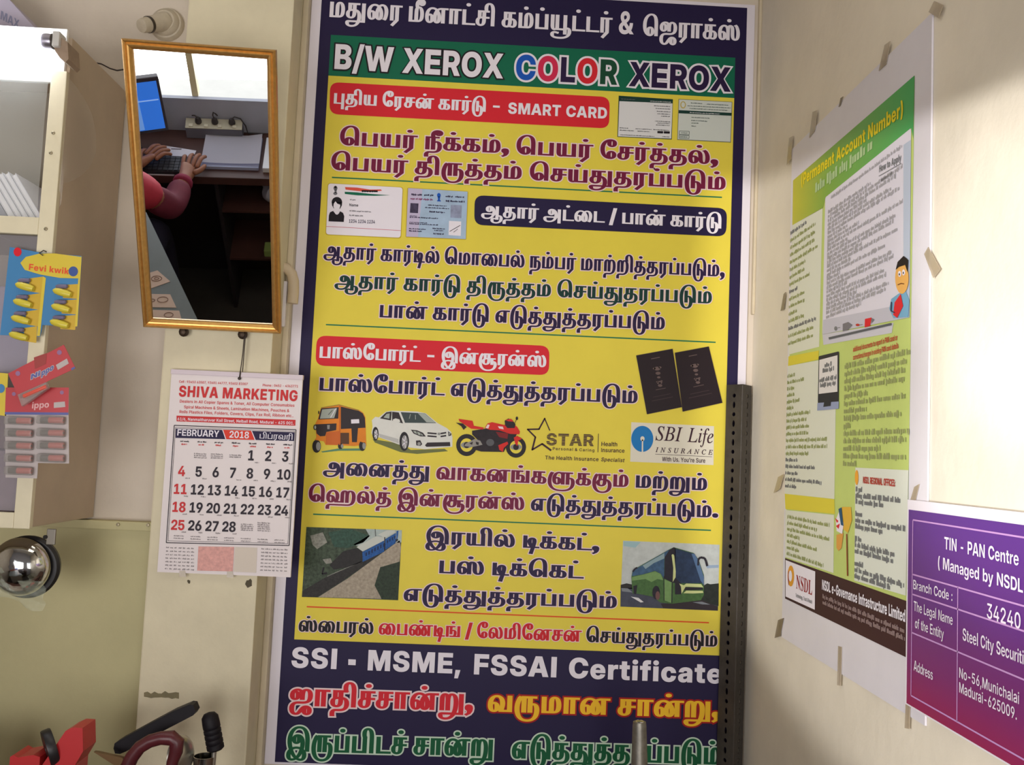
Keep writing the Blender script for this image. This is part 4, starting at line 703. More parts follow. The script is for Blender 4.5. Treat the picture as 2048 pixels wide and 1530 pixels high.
'w': '425|81,0 -79,261 88,0 20,-83 7,-29* 13,-62* 6,-31 -11,0 7,31* 14,62* 8,29 21,83 75,0 21,-83 7,-29* 15,-62* 6,-31 -10,0 6,31* 12,62* 6,29 20,83 90,0 -80,-261 -86,0 -29,97 -4,14* -7,31* -8,32* -4,15 14,0 -3,-15* -8,-32* -8,-31* -4,-14 -28,-97',
'x': '280|3,0 103,154 -2,-40 -95,147 91,0 18,-32 10,-18* 17,-34* 9,-16 -26,0 9,16* 17,34* 11,18 19,32 89,0 -98,-147 1,40 101,-154 -91,0 -21,35 -10,18* -17,33* -9,16 22,0 -9,-16* -17,-33* -10,-18 -22,-35',
'y': '291|31,-101 4,65 30,-1 10,-1* 13,5* 8,12* 2,10 4,11 -100,261 88,0 39,-122 8,-25* 13,-50* 6,-26 -22,0 6,26* 14,50* 8,25 39,122 88,0 -112,-296 -9,-23* -24,-30* -34,-14* -23,0 -15,0* -29,1*',
'z': '275|25,0 0,54 123,141 0,1 -122,0 0,65 221,0 0,-57 -119,-138 0,-1 122,0 0,-65',
}
REGULAR = {
'&': '326|142,-5 -37,0* -53,27* -28,45* 0,28 0,24* 19,34* 33,29* 22,16 58,41 7,5* 14,13* 10,18* 0,12 0,16* -21,21* -19,0 -13,0* -20,-11* -11,-18* 0,-12 0,-14* 13,-24* 21,-27* 14,-16 168,-202 -59,0 -139,164 -19,22* -30,37* -18,37* 0,23 0,24* 23,39* 41,21* 28,0 27,0* 41,-21* 22,-37* 0,-22 0,-17* -13,-28* -21,-25* -15,-10 -73,-54 -20,-15* -18,-27* 0,-16 0,-17* 16,-25* 29,-14* 19,0 21,0* 40,18* 31,33* 19,46* 0,29 47,0 0,-36* -16,-48* -23,-30* -9,-8 -12,-11 -18,-19* -53,-18*',
"'": '155|57,222 -6,142 53,0 -6,-142',
'(': '195|57,148 0,40* 16,87* 28,81* 19,30 49,0 -18,-38* -27,-83* -15,-81* 0,-36 0,-32* 13,-66* 26,-74* 21,-44 -49,0 -31,52* -32,110*',
')': '195|26,-68 22,45* 26,74* 12,66* 0,31 0,36* -14,81* -27,83* -19,38 50,0 18,-30* 29,-81* 16,-87* 0,-40 0,-54* -33,-110* -30,-52',
',': '134|23,-90 22,142 56,0 -40,-142',
'-': '324|242,176 0,-45 -161,0 0,45',
'.': '134|68,-4 -15,0* -20,21* 0,15 0,15* 20,20* 15,0 15,0* 20,-20* 0,-15 0,-15* -20,-21*',
'/': '184|174,381 -117,-436 -47,0 117,436',
'0': '324|162,-5 -42,0* -58,44* -31,84* 0,59 0,59* 31,83* 58,45* 42,0 42,0* 58,-45* 31,-83* 0,-59 0,-59* -31,-84* -58,-44*|162,41 25,0* 35,33* 18,63* 0,45 0,45* -18,63* -35,33* -25,0 -25,0* -35,-33* -18,-63* 0,-45 0,-45* 18,-63* 35,-33*',
'1': '324|52,0 0,45 230,0 0,-45|202,364 0,-364 -53,0 0,315 -3,0 -86,-64 0,55 79,58',
'2': '324|43,0 0,39 123,128 19,21* 26,31* 13,29* 0,16 0,18* -17,27* -29,14* -19,0 -20,0* -29,-16* -16,-29* 0,-20 -51,0 0,33* 30,50* 53,28* 34,0 34,0* 52,-28* 30,-46* 0,-29 0,-20* -15,-38* -37,-48* -33,-34 -73,-77 0,-3 164,0 0,-46',
'3': '324|156,-5 -35,0* -57,24* -34,45* -2,31 55,0 1,-17* 20,-24* 33,-13* 19,0 21,0* 34,15* 19,28* 0,21 0,19* -17,31* -38,19* -31,0 -32,0 0,40 89,101 0,2 -155,0 0,47 224,0 0,-40 -116,-127 0,9 40,5* 59,-27* 32,-49* 0,-31 0,-32* -34,-49* -58,-28*',
'4': '324|26,71 0,44 142,249 53,0 -139,-244 0,-3 216,0 0,-46|198,0 0,84 1,21 0,122 50,0 0,-227',
'5': '324|158,-5 -34,0* -52,26* -32,45* -1,29 53,0 1,-16* 18,-24* 29,-14* 18,0 21,0* 33,19* 18,34* 0,22 0,23* -19,35* -34,20* -22,0 -16,0* -34,-11* -10,-9 -50,7 21,183 199,0 0,-47 -154,0 -12,-102 2,0 11,10* 35,14* 20,0 25,0* 42,-18* 32,-33* 17,-44* 0,-27 0,-35* -32,-55* -57,-32*',
'6': '324|162,-5 -34,0* -54,30* -32,55* 0,36 0,27* 23,57* 28,42 82,122 57,0 -119,-175 -9,0 5,10* 20,16* 26,11* 16,0 33,0* 50,-28* 27,-50* 0,-34 0,-35* -30,-53* -54,-31*|162,40 20,0* 31,19* 17,33* 0,21 0,22* -17,33* -31,19* -20,0 -20,0* -31,-19* -18,-33* 0,-21 0,-22* 18,-33* 31,-19*',
'7': '324|67,0 159,315 0,2 -184,0 0,47 240,0 0,-49 -159,-315',
'8': '324|162,-5 -38,0* -58,26* -33,46* 0,30 0,23* 19,39* 33,26* 21,4 0,2 -27,6* -33,46* 0,29 0,28* 30,43* 52,26* 34,0 33,0* 52,-26* 30,-43* 0,-28 0,-29* -33,-46* -26,-6 0,-2 20,-4* 33,-26* 20,-39* 0,-23 0,-30* -33,-46* -59,-26*|162,39 22,0* 34,16* 18,27* 0,18 0,19* -19,30* -34,17* -21,0 -22,0* -34,-17* -19,-30* 0,-19 0,-18* 18,-27* 34,-16*|162,209 18,0* 28,14* 17,27* 0,17 0,17* -16,26* -29,14* -18,0 -19,0* -29,-14* -15,-26* 0,-17 0,-17* 16,-27* 28,-14*',
'9': '324|161,369 35,0* 54,-31* 31,-54* 0,-36 0,-27* -22,-58* -28,-41 -83,-122 -56,0 119,175 9,0 -5,-10* -20,-17* -27,-10* -15,0 -33,0* -50,28* -28,50* 0,34 0,35* 31,53* 54,31*|162,324 -20,0* -31,-19* -18,-33* 0,-21 0,-22* 18,-33* 31,-19* 20,0 20,0* 31,19* 17,33* 0,21 0,21* -17,34* -31,19*',
':': '134|68,-4 -15,0* -20,21* 0,15 0,15* 20,20* 15,0 15,0* 20,-20* 0,-15 0,-15* -20,-21*|68,190 -15,0* -20,20* 0,15 0,15* 20,20* 15,0 15,0* 20,-20* 0,-15 0,-15* -20,-20*',
'A': '353|12,0 131,364 65,0 132,-364 -58,0 -72,205 -8,24* -20,65* -13,47 11,0 -13,-47* -19,-66* -7,-23 -70,-205|82,97 0,45 189,0 0,-45',
'B': '328|41,0 0,364 133,0 39,0* 50,-26* 25,-43* 0,-27 0,-23* -17,-31* -27,-18* -17,-5 0,-3 18,-1* 34,-22* 23,-39* 0,-28 0,-28* -26,-44* -54,-26* -42,0|95,46 80,0 40,0* 34,31* 0,23 0,18* -18,28* -32,18* -22,0 -82,0|95,206 74,0 19,0* 30,14* 17,27* 0,17 0,23* -31,30* -33,0 -76,0',
'C': '366|191,-5 -47,0* -74,45* -42,84* 0,58 0,58* 42,84* 74,45* 47,0 29,0* 50,-17* 40,-31* 26,-46* 5,-28 -54,0 -4,17* -17,27* -26,19* -31,9* -17,0 -32,0* -50,-31* -29,-62* 0,-44 0,-45* 29,-61* 50,-32* 32,0 17,0* 31,10* 26,18* 17,28* 4,17 54,0 -4,-27* -26,-45* -39,-32* -51,-18*',
'D': '361|158,0 -89,0 0,47 86,0 42,0* 56,32* 27,60* 0,43 0,43* -27,60* -54,32* -40,0 -92,0 0,47 95,0 54,0* 76,-44* 41,-81* 0,-57 0,-56* -41,-82* -78,-44*|95,364 0,-364 -54,0 0,364',
'E': '301|41,0 0,364 228,0 0,-47 -174,0 0,-110 161,0 0,-47 -161,0 0,-113 175,0 0,-47',
'F': '295|41,0 0,364 225,0 0,-47 -171,0 0,-118 155,0 0,-46 -155,0 0,-153',
'G': '374|193,-5 -49,0* -74,45* -42,84* 0,58 0,58* 42,83* 73,46* 47,0 30,0* 51,-18* 40,-32* 26,-44* 4,-26 -55,0 -5,16* -17,26* -25,19* -30,9* -18,0 -31,0* -50,-31* -29,-62* 0,-44 0,-45* 29,-61* 51,-32* 32,0 30,0* 44,25* 25,44* 0,31 14,-3 -104,0 0,45 142,0 0,-42 0,-45* -39,-67* -68,-37*',
'H': '372|41,0 0,364 54,0 0,-155 182,0 0,155 54,0 0,-364 -54,0 0,163 -182,0 0,-163',
'I': '124|38,0 0,364 48,0 0,-364',
'J': '287|134,-5 -50,0* -62,57* 0,53 0,20 54,0 0,-20 0,-31* 32,-33* 26,0 27,0* 32,33* 0,31 0,259 53,0 0,-259 0,-53* -61,-57*',
'K': '342|79,98 0,55 12,18* 24,32* 26,31* 14,16 104,114 69,0 -155,-170 -4,1|41,0 0,364 54,0 0,-118 -1,-82 1,-27 0,-137|265,0 -125,179 33,42 156,-221',
'L': '283|41,0 0,364 54,0 0,-317 165,0 0,-47',
'M': '455|41,0 0,364 79,0 81,-213 4,-9* 8,-28* 9,-32* 9,-31* 3,-13 -12,0 4,12* 8,31* 9,32* 9,29* 3,9 80,213 79,0 0,-364 -53,0 0,198 0,12* 0,30* 1,34* 1,36* 0,16 4,0 -5,-18* -11,-37* -11,-35* -10,-28* -4,-10 -75,-198 -46,0 -77,198 -4,9* -9,28* -11,35* -12,37* -6,19 5,0 0,-15* 1,-34* 1,-35* 0,-32* 0,-12 0,-198',
'N': '378|41,0 0,364 62,0 139,-220 7,-10* 17,-30* 19,-37* 10,-22 -7,0 -2,21* -3,41* 0,34* 0,13 0,210 54,0 0,-364 -63,0 -124,196 -10,16* -19,32* -23,42* -16,30 9,0 1,-27* 2,-46* 2,-36* 0,-10 0,-197',
'O': '383|192,-5 -47,0* -74,45* -43,84* 0,58 0,58* 43,84* 74,45* 47,0 47,0* 74,-45* 42,-84* 0,-58 0,-58* -42,-84* -74,-45*|192,44 31,0* 50,32* 29,61* 0,45 0,44* -29,62* -50,31* -31,0 -32,0* -50,-31* -29,-62* 0,-44 0,-45* 29,-61* 50,-32*',
'P': '321|41,0 0,364 129,0 42,0* 56,-31* 28,-53* 0,-34 0,-33* -28,-54* -56,-31* -42,0 -89,0 0,46 84,0 27,0* 34,19* 15,33* 0,20 0,21* -15,32* -34,18* -27,0 -70,0 0,-317',
'R': '324|41,0 0,364 129,0 42,0* 56,-29* 28,-52* 0,-33 0,-34* -28,-50* -56,-28* -42,0 -98,0 0,46 93,0 27,0* 34,16* 15,29* 0,21 0,21* -15,30* -34,16* -27,0 -70,0 0,-317|248,0 -88,164 60,0 90,-164',
'S': '323|162,-6 -40,0* -60,26* -34,47* -2,33 55,0 1,-20* 23,-26* 36,-13* 21,0 23,0* 37,15* 21,27* 0,18 0,16* -18,21* -32,13* -19,6 -43,11 -45,12* -50,47* 0,37 0,32* 34,47* 58,26* 37,0 37,0* 56,-26* 33,-45* 0,-29 -52,0 -3,25* -41,28* -32,0 -22,0* -33,-14* -18,-25* 0,-16 0,-17* 22,-22* 31,-12* 13,-4 36,-10 17,-4* 36,-15* 32,-23* 19,-35* 0,-25 0,-30* -31,-49* -60,-27*',
'T': '326|22,317 0,47 281,0 0,-47 -113,0 0,-317 -54,0 0,317',
'U': '370|185,-6 -43,0* -65,34* -36,59* 0,38 0,239 54,0 0,-235 0,-25* 22,-38* 40,-23* 28,0 28,0* 41,23* 22,38* 0,25 0,235 53,0 0,-239 0,-38* -35,-59* -65,-34*',
'V': '353|145,0 -133,364 58,0 72,-205 8,-23* 20,-67* 13,-45 -11,0 13,47* 20,65* 7,23 70,205 58,0 -130,-364',
'W': '500|111,0 -99,364 57,0 53,-212 5,-19* 9,-40* 7,-42* 4,-21 -8,0 4,21* 8,42* 9,40* 5,19 55,212 59,0 55,-212 5,-19* 9,-40* 8,-42* 4,-21 -8,0 4,21* 8,42* 8,40* 5,19 53,212 57,0 -99,-364 -62,0 -59,219 -7,24* -11,59* -5,35 12,0 -6,-34* -10,-57* -8,-27 -58,-219',
'X': '349|14,0 144,206 0,-40 -135,198 62,0 49,-73 12,-17* 14,-25* 13,-23* 7,-15 -11,0 8,15* 12,23* 16,25* 11,17 50,73 61,0 -134,-196 0,40 142,-208 -63,0 -60,88 -10,15* -14,22* -11,21* -8,14 11,0 -7,-13* -12,-22* -14,-22* -11,-15 -61,-88',
'Y': '346|147,0 0,146 -135,218 63,0 69,-117 12,-19* 18,-35* 9,-26 -18,0 9,27* 18,35* 11,18 68,117 63,0 -134,-218 0,-146',
'a': '283|113,-6 -26,0* -42,19* -24,37* 0,27 0,24* 18,29* 30,18* 38,8* 19,3 24,3* 30,3* 15,9* 0,9 0,2 0,15* -12,22* -24,12* -17,0 -18,0* -26,-12* -17,-17* -4,-9 -49,13 10,25* 35,29* 44,13* 24,0 16,0* 36,-7* 33,-20* 21,-38* 0,-30 0,-181 -51,0 0,37 -2,0 -5,-10* -21,-20* -33,-13*|124,36 23,0* 31,18* 17,28* 0,16 0,36 -3,-3* -17,-5* -21,-3* -20,-3* -6,-1 -15,-2* -26,-9* -15,-17* 0,-15 0,-13* 13,-18* 24,-9*',
'b': '309|170,-6 -25,0* -31,18* -18,22* -5,9 -4,0 0,-43 -50,0 0,364 51,0 0,-135 3,0 5,8* 17,22* 32,17* 25,0 33,0* 52,-33* 30,-63* 0,-44 0,-44* -30,-63* -51,-35*|159,39 24,0* 33,26* 16,44* 0,27 0,27* -16,44* -32,25* -25,0 -23,0* -32,-24* -16,-43* 0,-29 0,-29* 16,-43* 32,-25*',
'c': '288|151,-6 -39,0* -57,35* -31,64* 0,42 0,43* 31,63* 57,35* 39,0 21,0* 36,-11* 30,-20* 21,-29* 5,-19 -49,-12 -3,10* -11,18* -16,12* -22,7* -12,0 -25,0* -33,-26* -16,-44* 0,-27 0,-26* 16,-44* 33,-27* 25,0 13,0* 21,8* 17,13* 11,18* 3,11 49,-12 -5,-19* -21,-30* -30,-22* -37,-11*',
'd': '309|138,-6 -33,0* -52,35* -29,63* 0,44 0,44* 30,63* 51,33* 33,0 26,0* 31,-17* 18,-22* 4,-8 3,0 0,135 52,0 0,-364 -50,0 0,43 -5,0 -5,-9* -17,-22* -32,-18*|149,39 23,0* 32,25* 17,43* 0,29 0,29* -16,43* -32,24* -24,0 -24,0* -32,-25* -16,-44* 0,-27 0,-27* 16,-44* 32,-26*',
'e': '293|154,-6 -40,0* -59,35* -31,63* 0,42 0,43* 31,63* 56,36* 38,0 23,0* 43,-15* 35,-32* 20,-53* 0,-37 0,-19 -216,0 0,40 189,0 -24,-13 0,25* -16,39* -31,22* -23,0 -23,0* -33,-22* -17,-37* 0,-21 0,-27 0,-29* 19,-39* 36,-20* 23,0 15,0* 25,8* 18,18* 5,13 49,-12 -6,-21* -31,-32* -46,-18*',
'f': '189|170,273 0,-42 -165,0 0,42|57,0 0,305 0,25* 23,34* 36,17* 22,0 16,0* 22,-5* 6,-3 -13,-42 -3,1* -12,3* -9,0 -19,0* -17,-19* 0,-19 0,-297',
'g': '309|150,-108 -31,0* -46,16* -30,27* -8,16 43,21 5,-7* 17,-18* 28,-13* 22,0 31,0* 40,30* 0,32 0,54 -5,0 -4,-9* -18,-21* -31,-16* -25,0 -32,0* -52,31* -30,59* 0,43 0,44* 30,62* 52,33* 33,0 25,0* 32,-16* 17,-23* 5,-8 4,0 0,44 50,0 0,-278 0,-35* -32,-46* -55,-22*|149,48 24,0* 32,21* 16,41* 0,28 0,28* -16,42* -32,24* -24,0 -24,0* -32,-25* -16,-42* 0,-27 0,-27* 16,-40* 33,-23*',
'h': '300|88,162 0,-162 -51,0 0,364 51,0 0,-158 -7,0 12,37* 45,33* 32,0 28,0* 42,-23* 23,-46* 0,-34 0,-173 -52,0 0,167 0,30* -31,34* -27,0 -18,0* -30,-16* -17,-31*',
'i': '125|37,0 0,273 51,0 0,-273|63,315 -14,0* -19,19* 0,13 0,13* 19,18* 14,0 13,0* 20,-18* 0,-13 0,-13* -20,-19*',
'j': '125|36,273 52,0 0,-291 1,-27* -20,-38* -39,-19* -27,0 -11,0 0,45 9,0 18,0* 17,20* 0,19|62,315 -13,0* -20,19* 0,13 0,13* 20,18* 13,0 14,0* 20,-18* 0,-13 0,-13* -20,-19*',
'k': '279|85,93 0,64 8,0 110,116 62,0 -124,-132 -8,0|37,0 0,364 51,0 0,-364|209,0 -99,130 36,36 127,-166',
'l': '116|36,0 0,376 46,0 0,-376',
'm': '443|37,0 0,273 49,0 1,-63 -4,0 6,23* 24,30* 33,15* 18,0 30,0* 36,-37* 6,-32 -6,0 5,22* 26,30* 37,17* 22,0 24,0* 39,-21* 23,-42* 0,-31 0,-184 -52,0 0,179 0,28* -31,25* -21,0 -17,0* -25,-15* -13,-25* 0,-17 0,-175 -51,0 0,183 0,22* -29,27* -22,0 -15,0* -26,-14* -16,-28* 0,-20 0,-170',
'n': '300|88,162 0,-162 -51,0 0,273 49,0 1,-67 -6,0 12,37* 45,33* 32,0 28,0* 42,-23* 23,-46* 0,-34 0,-173 -52,0 0,167 0,30* -31,34* -27,0 -18,0* -30,-16* -17,-31*',
'o': '302|151,-6 -39,0* -57,35* -31,64* 0,42 0,43* 31,63* 57,35* 39,0 38,0* 57,-35* 32,-63* 0,-43 0,-42* -32,-64* -57,-35*|151,38 25,0* 33,27* 16,44* 0,26 0,26* -16,44* -33,27* -25,0 -26,0* -32,-27* -16,-44* 0,-26 0,-26* 16,-44* 32,-27*',
'p': '309|37,-102 0,375 50,0 0,-44 4,0 5,8* 17,22* 32,17* 25,0 33,0* 52,-33* 30,-63* 0,-44 0,-44* -30,-63* -51,-35* -34,0 -25,0* -31,18* -18,22* -5,9 -3,0 0,-145|159,39 24,0* 33,26* 16,44* 0,27 0,27* -16,44* -32,25* -25,0 -23,0* -32,-24* -16,-43* 0,-29 0,-29* 16,-43* 32,-25*',
'q': '309|272,-102 -52,0 0,145 -3,0 -5,-9* -17,-22* -32,-18* -25,0 -33,0* -52,35* -29,63* 0,44 0,44* 30,63* 51,33* 33,0 26,0* 31,-17* 18,-22* 4,-8 5,0 0,44 50,0|149,39 23,0* 32,25* 17,43* 0,29 0,29* -16,43* -32,24* -24,0 -24,0* -32,-25* -16,-44* 0,-27 0,-27* 16,-44* 32,-26*',
'r': '192|37,0 0,273 50,0 0,-44 3,0 7,22* 38,26* 24,0 5,0* 13,-1* 5,0 0,-50 -3,1* -16,2* -9,0 -19,0* -30,-16* -17,-28* 0,-18 0,-167',
's': '268|134,-6 -30,0* -45,17* -30,33* -5,24 49,11 6,-22* 31,-20* 24,0 26,0* 32,22* 0,16 0,13* -19,17* -20,5 -46,10 -38,9* -37,37* 0,29 0,25* 27,36* 48,20* 30,0 29,0* 42,-17* 26,-30* 5,-20 -46,-11 -5,15* -26,22* -24,0 -23,0* -30,-21* 0,-15 0,-14* 20,-17* 23,-6 43,-9 38,-9* 36,-37* 0,-28 0,-25* -28,-38* -50,-22*',
't': '169|152,273 0,-42 -147,0 0,42|45,338 52,0 0,-265 0,-17* 14,-15* 16,0 4,0* 14,2* 5,1 9,-42 -8,-3* -19,-3* -10,0 -36,0* -41,38* 0,35',
'u': '300|130,-3 -28,0* -42,23* -23,46* 0,34 0,173 51,0 0,-167 0,-30* 32,-34* 27,0 18,0* 29,16* 17,31* 0,22 0,162 52,0 0,-273 -49,0 -1,67 6,0 -12,-38* -46,-32*',
'v': '286|115,0 -103,273 56,0 55,-157 9,-25* 12,-51* 7,-25 -16,0 7,25* 13,51* 9,25 55,157 55,0 -103,-273',
'w': '413|97,0 -82,273 54,0 31,-114 7,-25* 15,-63* 7,-39 -8,0 7,38* 15,62* 7,27 31,114 52,0 30,-114 7,-26* 15,-62* 7,-39 -8,0 8,38* 14,62* 7,27 31,114 55,0 -82,-273 -52,0 -34,119 -6,18* -9,39* -10,40* -5,20 11,0 -5,-20* -9,-40* -10,-40* -5,-17 -34,-119',
'x': '278|14,0 107,160 0,-40 -101,153 59,0 31,-50 13,-21* 19,-37* 10,-18 -24,0 10,18* 18,37* 13,21 32,50 58,0 -102,-154 0,38 106,-157 -58,0 -38,59 -12,20* -19,36* -10,17 24,0 -10,-17* -17,-36* -13,-20 -38,-59',
'y': '286|33,-98 13,42 5,-1 14,-4* 22,4* 17,17* 5,18 6,21 -103,274 56,0 55,-157 9,-25* 12,-51* 7,-25 -17,0 7,25* 13,51* 9,25 56,157 56,0 -119,-311 -9,-22* -23,-29* -33,-15* -22,0 -12,0* -20,4*',
'z': '279|30,0 0,36 149,189 0,2 -144,0 0,46 209,0 0,-39 -143,-186 0,-2 147,0 0,-46',
}
ITALIC = {
'S': '274|114,-7 -32,0* -39,15 -3,1* -6,1* -3,0 -15,0* -5,-16 -9,0 17,114 9,1 2,-49* 42,-52* 36,0 20,0* 30,18* 18,32* 0,20 0,13* -12,25* -10,14 -8,10* -20,20* -12,12 -27,28* -21,42* 0,21 0,26* 24,41* 46,24* 29,0 12,0* 22,-3* 10,-4 11,-3* 11,-4* 2,0 13,0* 6,12 10,0 -16,-102 -8,0 -1,44* -34,44* -31,0 -26,0* -31,-32* 0,-26 0,-15* 19,-32* 16,-17 10,-11* 24,-25* 12,-13 28,-31* 0,-42 0,-29* -28,-45* -50,-27*',
'B': '326|-25,0 3,10 2,0 24,0* 21,20* 7,24 62,232 4,16* 0,10 0,13* -18,10* -20,1 3,10 127,0 116,0* 0,-74 0,-61* -85,-24 59,-20* 0,-59 0,-33* -38,-49* -68,-26* -46,0|144,192 54,0* 55,44* 0,38 0,55* -63,0 -16,0* -15,-3* -6,-10* -3,-10 -3,-8* -14,-52* -11,-46 0,-4* 4,-2 5,-2*|114,16 54,0* 56,52* 0,45 0,33* -40,30* -40,0 -15,0* -15,-2* -2,-8 -30,-112 -2,-5* -2,-12* 0,-4 0,-11* 17,-6*',
'I': '182|-23,0 3,10 2,0 16,0* 18,7* 12,19* 6,18 62,232 4,18* 0,8 0,12* -18,11* -20,1 4,10 139,0 -3,-10 -4,0 -21,0* -21,-18* -7,-26 -63,-232 -4,-18* 0,-8 0,-13* 18,-10* 20,-1 -3,-10',
'L': '334|-18,0 2,10 2,0 24,0* 22,18* 6,26 62,232 3,9* 3,13* 0,4 0,12* -18,11* -20,1 2,10 138,0 -4,-10 -22,0* -22,-18* -7,-26 -60,-224 -3,-13* -4,-15* 0,-2 0,-12* 16,-8* 20,0 36,0 39,0* 49,13* 34,35* 17,32 9,0 -32,-98',
'i': '132|91,293 -10,0* -15,15* 0,10 0,10* 15,16* 10,0 11,0* 15,-15* 0,-11 0,-10* -15,-15*|24,-6 -24,0* 0,28 0,7* 5,21* 3,14 33,116 1,4* 2,10* 0,2 0,10* -14,8* -17,0 2,8 19,3* 28,4* 10,2 18,5* 2,0 6,0* 0,-6 0,-2* -2,-5* 0,-3 -49,-162 -4,-14* 0,-6 0,-14* 11,0 14,0* 28,38 8,-7 -42,-61*',
'f': '148|-36,-114 -14,0* -18,16* 0,12 0,22* 18,0 17,0* 0,-16 0,-6* -1,-2 -2,-4* 0,-2 0,-6* 5,0 15,0* 8,20 5,10* 9,30* 4,22 43,228 -48,0 4,16 47,0 6,28 12,52* 53,56* 33,0 20,0* 25,-20* 0,-16 0,-22* -24,0 -19,0* 0,20 0,2* 2,5* 0,2 2,3* 0,3 0,4* -7,6* -6,0 -29,0* -14,-63 -12,-60 58,0 -2,-16 -59,0 -20,-98 -13,-62* -24,-88* -14,-26 -25,-50*',
'e': '214|66,-5 -32,0* -37,41* 0,38 0,24* 19,50* 36,47* 23,16 35,25* 36,0 22,0* 24,-20* 0,-18 0,-32* -74,-50* -72,-10 -2,-10* -2,-16* 0,-7 0,-54* 46,0 36,0* 40,41 8,-7 -24,-30* -51,-28*|48,118 50,6* 54,48* 0,30 0,20* -18,0 -16,0* -33,-27* -29,-47*',
'N': '372|252,-8 -138,286 -58,-216 -3,-10* -3,-15* 0,-5 0,-13* 18,-8* 22,-1 -2,-10 -113,0 3,10 23,0* 23,18* 7,26 65,238 2,3* 0,7* 0,2 0,12* -18,20* -16,0 -4,0 3,10 73,0 127,-266 55,204 3,10* 3,15* 0,5 0,13* -19,8* -22,1 3,10 113,0 -3,-10 -16,0* -20,-7* -12,-19* -6,-18 -81,-300',
'U': '366|149,-8 -51,0* -60,50* 0,42 0,18* 10,33 40,153 5,17* 0,7 0,14* -19,10* -24,0 3,10 146,0 -2,-10 -5,0 -24,0* -23,-24* -7,-28 -38,-140 -12,-44* 0,-18 0,-31* 38,-34* 34,0 30,0* 44,22* 13,20 13,20* 16,56 34,129 8,27* 0,15 0,18* -18,12* -22,0 2,10 116,0 -2,-10 -6,0 -28,0* -12,-23 -3,-6* -8,-24* -5,-17 -38,-144 -12,-48* -38,-56* -55,-26*',
'R': '336|-25,0 3,10 2,0 24,0* 21,20* 7,24 62,232 4,16* 0,10 0,13* -18,10* -20,1 3,10 147,0 52,0* 53,-40* 0,-35 0,-71* -99,-25 46,-111 11,-28* 21,-26* 18,0 2,0 -3,-10 -77,0 -70,170 -10,0 -13,0* -20,1* -7,1 -29,-106 -6,-23* 0,-9 0,-14* 17,-10* 19,0 5,0 -2,-10|150,186 52,0* 56,46* 0,38 0,60* -71,0 -13,0* -14,-5* -9,-14* -4,-15 -29,-108 7,0* 17,-2*',
'A': '345|-63,0 2,10 33,0* 28,32 14,16* 132,155* 119,141 10,0 -13,-311 0,-18* 20,-15* 24,0 -2,-10 -140,0 2,10 4,0 24,0* 18,20* 0,28 2,60 -115,0 -7,0* -6,-6 -38,-45 -24,-31* 0,-10 0,-10* 16,-6* 18,0 -2,-10|106,136 110,0 6,137',
'C': '350|162,-8 -43,0* -65,34* -35,64* 0,43 0,37* 31,71* 52,61* 33,20 51,32* 53,0 29,0* 38,-14 8,-2* 6,0 11,0* 7,12 10,0 -21,-102 -11,0 1,4* 0,8* 0,3 -1,35* -36,39* -36,0 -31,0* -59,-33* -48,-58* -28,-74* 0,-42 0,-54* 53,-62* 45,0 66,0* 55,62 9,-8 -30,-38* -70,-38*',
'E': '338|-25,0 3,10 2,0 23,0* 21,18* 7,26 63,232 4,18* 0,8 0,12* -18,11* -20,1 3,10 265,0 -15,-75 -9,0 0,2 0,23* -10,24* -32,9* -32,0 -42,0 -16,0* -14,-5* -8,-14* -4,-15 -28,-101 42,0 38,0* 34,22* 7,26 9,0 -34,-122 -10,0 2,10* 0,10 0,16* -8,16* -20,4* -19,0 -45,0 -30,-114 -2,-8* -4,-15* 0,-4 0,-10* 8,-4 8,-3* 20,0 34,0 36,0* 51,15* 37,35* 16,27 10,0 -36,-95',
}
SERIF = {
'N': '368|300,-8 -220,268 0,-202 0,-26* 17,-18* 27,-1 0,-13 -110,0 0,13 17,1* 19,7* 6,19* 0,18 0,231 -25,31* -4,2 -5,3* -8,1 0,13 102,0 175,-213 0,155 0,18* -7,19* -19,7* -19,1 0,13 111,0 0,-13 -26,0* -17,-19* 0,-27 0,-288',
'S': '290|32,-8 0,126 14,0 12,-55* 50,-52* 38,0 29,0* 33,31* 0,24 0,34* -40,19 -47,23 -43,22* -41,48* 0,35 0,31* 26,44* 45,25* 30,0 14,0* 37,-7* 21,-6 4,-2* 6,-1* 3,0 13,0* 2,16 14,0 0,-109 -12,0 -7,28* -29,42* -38,23* -22,0 -25,0* -30,-27* 0,-21 0,-19* 26,-26* 25,-12 48,-23 31,-14* 35,-31* 14,-36* 0,-23 0,-32* -31,-48* -56,-27* -38,0 -13,0* -24,4* -12,4 -13,5* -15,4* -3,0 -8,0* -7,-7* -2,-10',
'D': '369|15,0 0,13 23,1* 17,16* 0,26 0,222 0,30* -19,18* -25,0 0,13 154,0 90,0* 93,-88* 0,-81 0,-170* -178,0|166,18 48,0* 47,76* 0,76 0,152* -95,0 -19,0* -11,-14* 0,-22 0,-232 0,-22* 11,-14*',
'L': '318|12,0 0,13 26,1* 18,19* 0,27 0,222 0,25* -19,19* -25,0 0,13 174,0 0,-13 -20,0* -22,-6* -8,-20* 0,-18 0,-220 0,-18* 4,-18* 17,-6* 17,0 36,0* 48,18* 34,42* 12,35 14,0 -19,-115',
}

